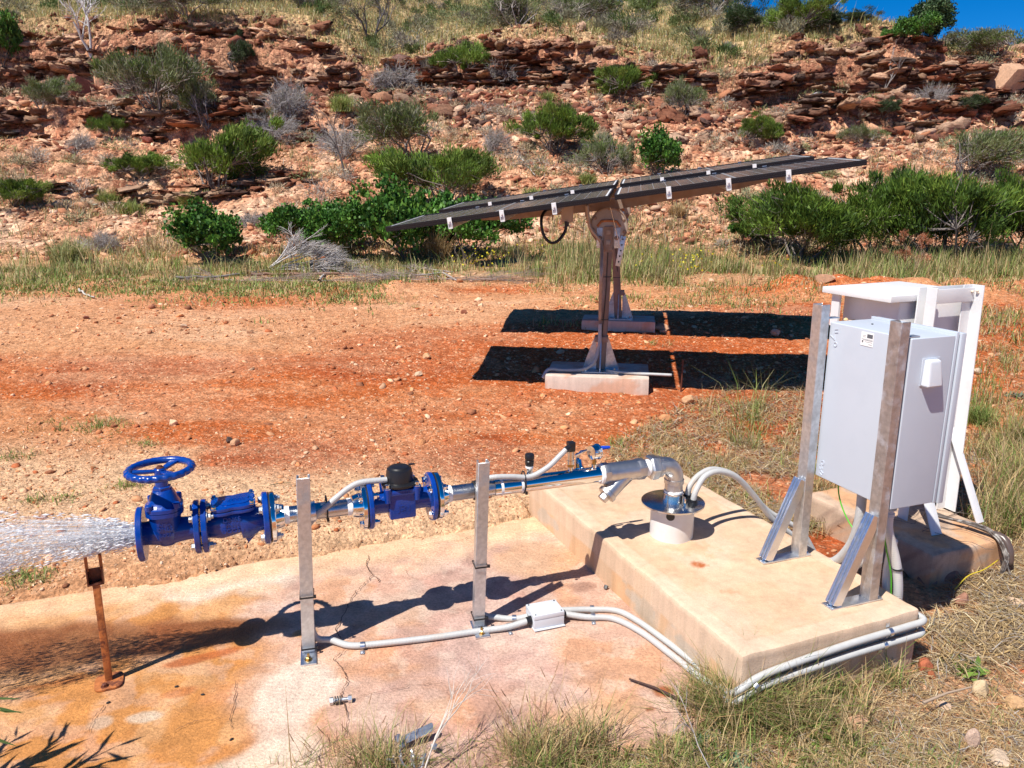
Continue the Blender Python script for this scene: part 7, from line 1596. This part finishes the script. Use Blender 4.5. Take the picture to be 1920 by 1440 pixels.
# ---------------- small loose things on the apron
p = atz(640, 1312, .012); bx = (atz(664, 1308, .012) - atz(618, 1314, .012)).normalized(); lb = thing('loose_bolt', (p.x, p.y, 0), 'loose grey bolt with washers lying on the concrete', 'bolt')
b = MB(); b.cyl(p - bx * .030, p + bx * .034, .0065, n=14); b.build('shank', M_galv, lb); b = MB(); b.lathe([(0, .0125), (.012, .0125), (.013, .011)], p - bx * .038, bx, 6); b.build('bolt_head', M_galv, lb); b = MB(); b.lathe([(0, .0125), (.012, .0125)], p + bx * .022, bx, 6); b.build('nut', M_galvnew, lb)
Mw = mat_simple('dark_washer', (.12, .12, .12), .5, .6)
for s in (-.020, -.012, -.004): b = MB(); b.lathe([(0, .014), (.003, .014)], p + bx * s, (bx + Vector((0, 0, .12))), 18); b.build('washer', Mw, lb)
p = atz(1135, 1104, .006); b = MB(); b.cyl(p, p + Vector((.006, .008, .012)), .009, n=6); tag(b.build('loose_nut', Mw), 'small dark nut on the concrete close to the plinth', 'nut')
for i, (px, py, lab) in enumerate(((380, 1302, 'dark seed on the concrete left of the long crack'), (331, 1287, 'dark seed nearest the red stain'), (203, 1317, 'dark seed below the rusty post'), (434, 1386, 'dark seed pod near the bottom left of the apron'))):
    p = atz(px, py, .004); b = MB(); b.lathe([(-.007, .001), (-.003, .0035), (.003, .0035), (.007, .001)], p, (1, .4 * i, .1), 8); tag(b.build('seed_pod', M_blackm), lab, 'seed')
# scrap bracket + dead twig in foreground
sp0 = thing('scrap_bracket', atz(785, 1392, 0)[:], 'bent galvanised scrap bracket lying in the foreground weeds', 'scrap metal')
a_ = atz(748, 1392, .03); c_ = atz(812, 1362, .05); b = MB(); dd = (c_ - a_).normalized(); sd_ = Vector((-dd.y, dd.x, 0)); b.box((0, 0, (c_ - a_).length / 2), (.022, .004, (c_ - a_).length), frame(a_, (EZ * .8 + sd_ * .5).normalized(), sd_, dd)); b.box((0, .008, (c_ - a_).length / 2), (.004, .018, (c_ - a_).length), frame(a_, (EZ * .8 + sd_ * .5).normalized(), sd_, dd)); b.build('flat_bar', M_galv, sp0, bevel=.001)
for q, r_ in ((atz(745, 1385, .04), .012), (atz(812, 1400, .02), .010), (atz(752, 1398, .015), .009)): b = MB(); b.lathe([(0, r_), (.016, r_), (.017, r_ * .7)], q, (.3, -.6, .6), 10); b.build('clamp_bolt', M_galvnew, sp0)
rgq = random.Random(3)
for k in range(3):
    q = atz(740 + 22 * k, 1424, .02); pts = [q + Vector((.022 * math.cos(t_ * .9), .022 * math.sin(t_ * .9), .02 * math.sin(t_ * 1.7 + k))) for t_ in range(9)]; b = MB(); b.tube(pts, .0035, 6); b.build('wire_coil', M_galv, sp0)
deadwood('dry_twig', atz(790, 1470, .02), [(.25, .5, .7)], .2, .0035, 3, 51, 'pale dry twig curling over the scrap bracket', 'twig', (.55, .48, .42), spread=.6, n=4)
deadwood('dry_twig', atz(1330, 1440, .01), [(-.4, .3, .5)], .14, .0025, 3, 52, 'grey twig in the foreground grass', 'twig', (.4, .36, .34), spread=.7, n=4)
def stick(px0, py0, px1, py1, r, col, label, z=.01, name='stick'):
    a = atz(px0, py0, z); c = atz(px1, py1, z); m = a.lerp(c, .5) + Vector((0, .004, .004)); v, f, cc = stems_mesh([([a, a.lerp(m, .5), m, m.lerp(c, .5), c], r, r * .6, col)], 6); tag(npmesh(name, v, f, M_twig, cc, loc=tuple(a)), label, 'stick')
stick(1275, 1312, 1180, 1273, .0055, (.07, .04, .035), 'dark stick lying on the apron near its right corner'); stick(1730, 1318, 1822, 1288, .005, (.38, .28, .2), 'brown stick pointing at the rounded tan stone', .03); stick(1275, 1312, 1312, 1330, .004, (.08, .05, .04), 'dark twig end in the grass beside the apron', .015)
stick(820, 815, 838, 805, .006, (.2, .12, .09), 'short dark twig on the red earth'); stick(1265, 745, 1290, 725, .008, (.45, .38, .3), 'pale twig on the straw edge', .03); stick(545, 905, 505, 910, .003, (.14, .12, .06), 'thin dark twig behind the check valve', .01); stick(300, 685, 210, 690, .006, (.3, .17, .1), 'long thin stick on the red track', .02)
# leafy weeds
def weed(px, py, n, s, label, seed, col=(.14, .25, .08)):
    rg2 = np.random.RandomState(seed); p = atz(px, py, 0); p.z = Ts(p.x, p.y); P = np.tile(p[:], (n, 1)) + rg2.randn(n, 3) * np.array([s * .5, s * .5, 0]) + np.array([0, 0, .01]); D = unit(rg2.randn(n, 3) * np.array([1, 1, .2]) + np.array([0, 0, .5])); L = s * rg2.uniform(.5, 1.1, n)
    v, f, c = leafcards(P, D, L, L * .5, np.tile(col, (n, 1)) * (1 + .2 * rg2.randn(n, 1)), np.tile([0, 0, 1.], (n, 1)) + .2 * rg2.randn(n, 3)); tag(npmesh('leafy_weed', v, f, M_grass, np.clip(c, .01, 1), loc=tuple(p)), label, 'weed')
weed(1405, 1268, 50, .035, 'small leafy weed at the plinth corner', 1); weed(1560, 1235 + 30, 40, .03, 'leafy weed at the foot of the plinth front', 2); weed(1385, 1420, 16, .06, 'broad grey green leaves at the bottom of the picture', 3, (.13, .22, .12)); weed(1290, 1395, 14, .035, 'small green weed in the foreground straw', 4); weed(1810, 1240, 60, .05, 'green weed patch right of the plinth', 5, (.2, .32, .06)); weed(1525, 1352, 70, .05, 'bright weed in the straw in front of the plinth', 6, (.2, .30, .06)); weed(1905, 700 + 60, 30, .06, 'bluish weed at the right edge', 7, (.22, .28, .2))
weed(1320, 1385, 10, .05, 'flat leaved weed left of the red soil patch', 8, (.15, .24, .13))

# ================================================================ water
def mat_spray():
    m, n, b, N, L = newmat('white_water'); b.inputs['Base Color'].default_value = (.95, .96, .98, 1); b.inputs['Roughness'].default_value = .35; b.inputs['IOR'].default_value = 1.25; b.inputs['Alpha'].default_value = .7
    return m
M_spray = mat_spray()
def spray():
    rg = np.random.RandomState(9); n = 60000; JD = np.array(-AX); J0 = np.array(PA); s_ = np.array(SD); u_ = np.array(UP)
    t = rg.rand(n) ** .8 * 1.6                     # metres travelled
    kind_ = rg.rand(n)
    R0 = .034; Rt = R0 + .19 * t ** .95
    th = rg.uniform(0, 6.283, n); lowside = rg.rand(n) < .45; th = np.where(lowside, rg.normal(-1.57, .75, n), th)
    rr = np.where(rg.rand(n) < .6, rg.uniform(.75, 1.05, n), rg.rand(n) ** .5)
    # filamentary clumping along the flow
    f = fbm(th * 2.2, t * 7, 600, 3); keep = (rg.rand(n) < .06 + 1.1 * ss(.45, .60, f)) | ((t < .12) & (rg.rand(n) < .6))
    a = np.cos(th) * rr * Rt * 1.0; c = np.sin(th) * rr * Rt * .95
    drop = .55 * (t / 2.0) ** 2 - .17 * t
    P = J0 + JD * t[:, None] + s_ * a[:, None] + u_ * c[:, None]; P[:, 2] -= drop
    P = P + rg.randn(n, 3) * .004 * (1 + 4 * t[:, None]); P[:, 2] += .04 * t * (fbm(t * 5, th * .8, 603, 3) - .5) * 2
    D = unit(JD * 1.0 + (s_ * np.cos(th)[:, None] + u_ * np.sin(th)[:, None]) * .14 * rr[:, None] + np.array([0, 0, -1]) * (.72 * t)[:, None] * .5 + .10 * rg.randn(n, 3))
    L_ = .0085 * np.exp(.6 * rg.randn(n)) * (1.3 - .5 * t.clip(0, 1)); W = L_ * rg.uniform(.10, .22, n)
    P, D, L_, W = P[keep], D[keep], L_[keep], W[keep]; n = len(P)
    # each drop: elongated octahedron
    x = unit(np.cross(D, rg.randn(n, 3))); y = np.cross(D, x); V = np.stack([P - D * L_[:, None] * .5, P + x * W[:, None] * .5, P + y * W[:, None] * .5, P - x * W[:, None] * .5, P - y * W[:, None] * .5, P + D * L_[:, None] * .5], 1).reshape(-1, 3)
    f0 = np.array([[0, 2, 1], [0, 3, 2], [0, 4, 3], [0, 1, 4], [5, 1, 2], [5, 2, 3], [5, 3, 4], [5, 4, 1]]); Fc = (f0[None] + (np.arange(n) * 6)[:, None, None]).reshape(-1, 3)
    o = npmesh('water_spray', V, Fc, M_spray, smooth=True); tag(o, 'white water spraying out of the open blue flange to the left', 'water', kind='stuff')
    # torn sheets of water inside the jet
    m, nt_, b, N, L = newmat('water_sheet'); b.inputs['Base Color'].default_value = (.86, .91, .97, 1); b.inputs['Roughness'].default_value = .2; b.inputs['Transmission Weight'].default_value = .3
    tc = N.new('ShaderNodeTexCoord'); mp = N.new('ShaderNodeMapping'); mp.inputs['Scale'].default_value = (5, 26, 1); L.new(tc.outputs['UV'], mp.inputs[0]); t1 = N.new('ShaderNodeTexNoise'); t1.inputs['Scale'].default_value = 1; t1.inputs['Detail'].default_value = 7; t1.inputs['Roughness'].default_value = .75; L.new(mp.outputs[0], t1.inputs['Vector'])
    sx = N.new('ShaderNodeSeparateXYZ'); L.new(tc.outputs['UV'], sx.inputs[0]); th_ = N.new('ShaderNodeMapRange'); th_.inputs[1].default_value = 0; th_.inputs[2].default_value = 1; th_.inputs[3].default_value = .44; th_.inputs[4].default_value = .70; L.new(sx.outputs[0], th_.inputs[0])
    sb = N.new('ShaderNodeMath'); sb.operation = 'SUBTRACT'; L.new(t1.outputs[0], sb.inputs[0]); L.new(th_.outputs[0], sb.inputs[1]); ml = N.new('ShaderNodeMapRange'); ml.inputs[1].default_value = -.03; ml.inputs[2].default_value = .10; ml.inputs[3].default_value = 0; ml.inputs[4].default_value = .7; L.new(sb.outputs[0], ml.inputs[0]); L.new(ml.outputs[0], b.inputs['Alpha'])
    bp = N.new('ShaderNodeBump'); bp.inputs['Strength'].default_value = 1; bp.inputs['Distance'].default_value = .01; L.new(t1.outputs[0], bp.inputs['Height']); L.new(bp.outputs[0], b.inputs['Normal'])
    for k, sc in enumerate((1.0, .62)):
        nt2, na = 90, 72; tt, aa = np.meshgrid(np.linspace(0, 1, nt2), np.linspace(0, 1, na), indexing='ij'); t = tt * 1.25; th = aa * 6.283
        rad = (R0 * .95 + .105 * t ** .9) * sc * (1 + .16 * (fbm(th * 1.5 + 0 * t, t * 9, 610 + k, 3) - .5) * np.minimum(1, t * 6)); rad[:, -1] = rad[:, 0]
        P = J0 + JD * t[..., None] + s_ * (np.cos(th) * rad)[..., None] + u_ * (np.sin(th) * rad * .95)[..., None]; P[..., 2] -= .55 * (t / 2.0) ** 2 - .17 * t
        i = np.arange((nt2 - 1) * (na - 1)); r_ = i // (na - 1); c_ = i % (na - 1); a0 = r_ * na + c_; Fc = np.stack([a0, a0 + 1, a0 + na + 1, a0 + na], 1)
        ob = npmesh('water_sheet', P.reshape(-1, 3), Fc, m, smooth=True, parent=o); uv = ob.data.uv_layers.new(name='UV'); UVv = np.stack([tt.ravel(), aa.ravel()], 1) + np.array([0, k * 3.7]); li = np.zeros(len(ob.data.loops), np.int32); ob.data.loops.foreach_get('vertex_index', li); uv.data.foreach_set('uv', UVv[li].astype(np.float32).ravel())
R0 = .034
spray()
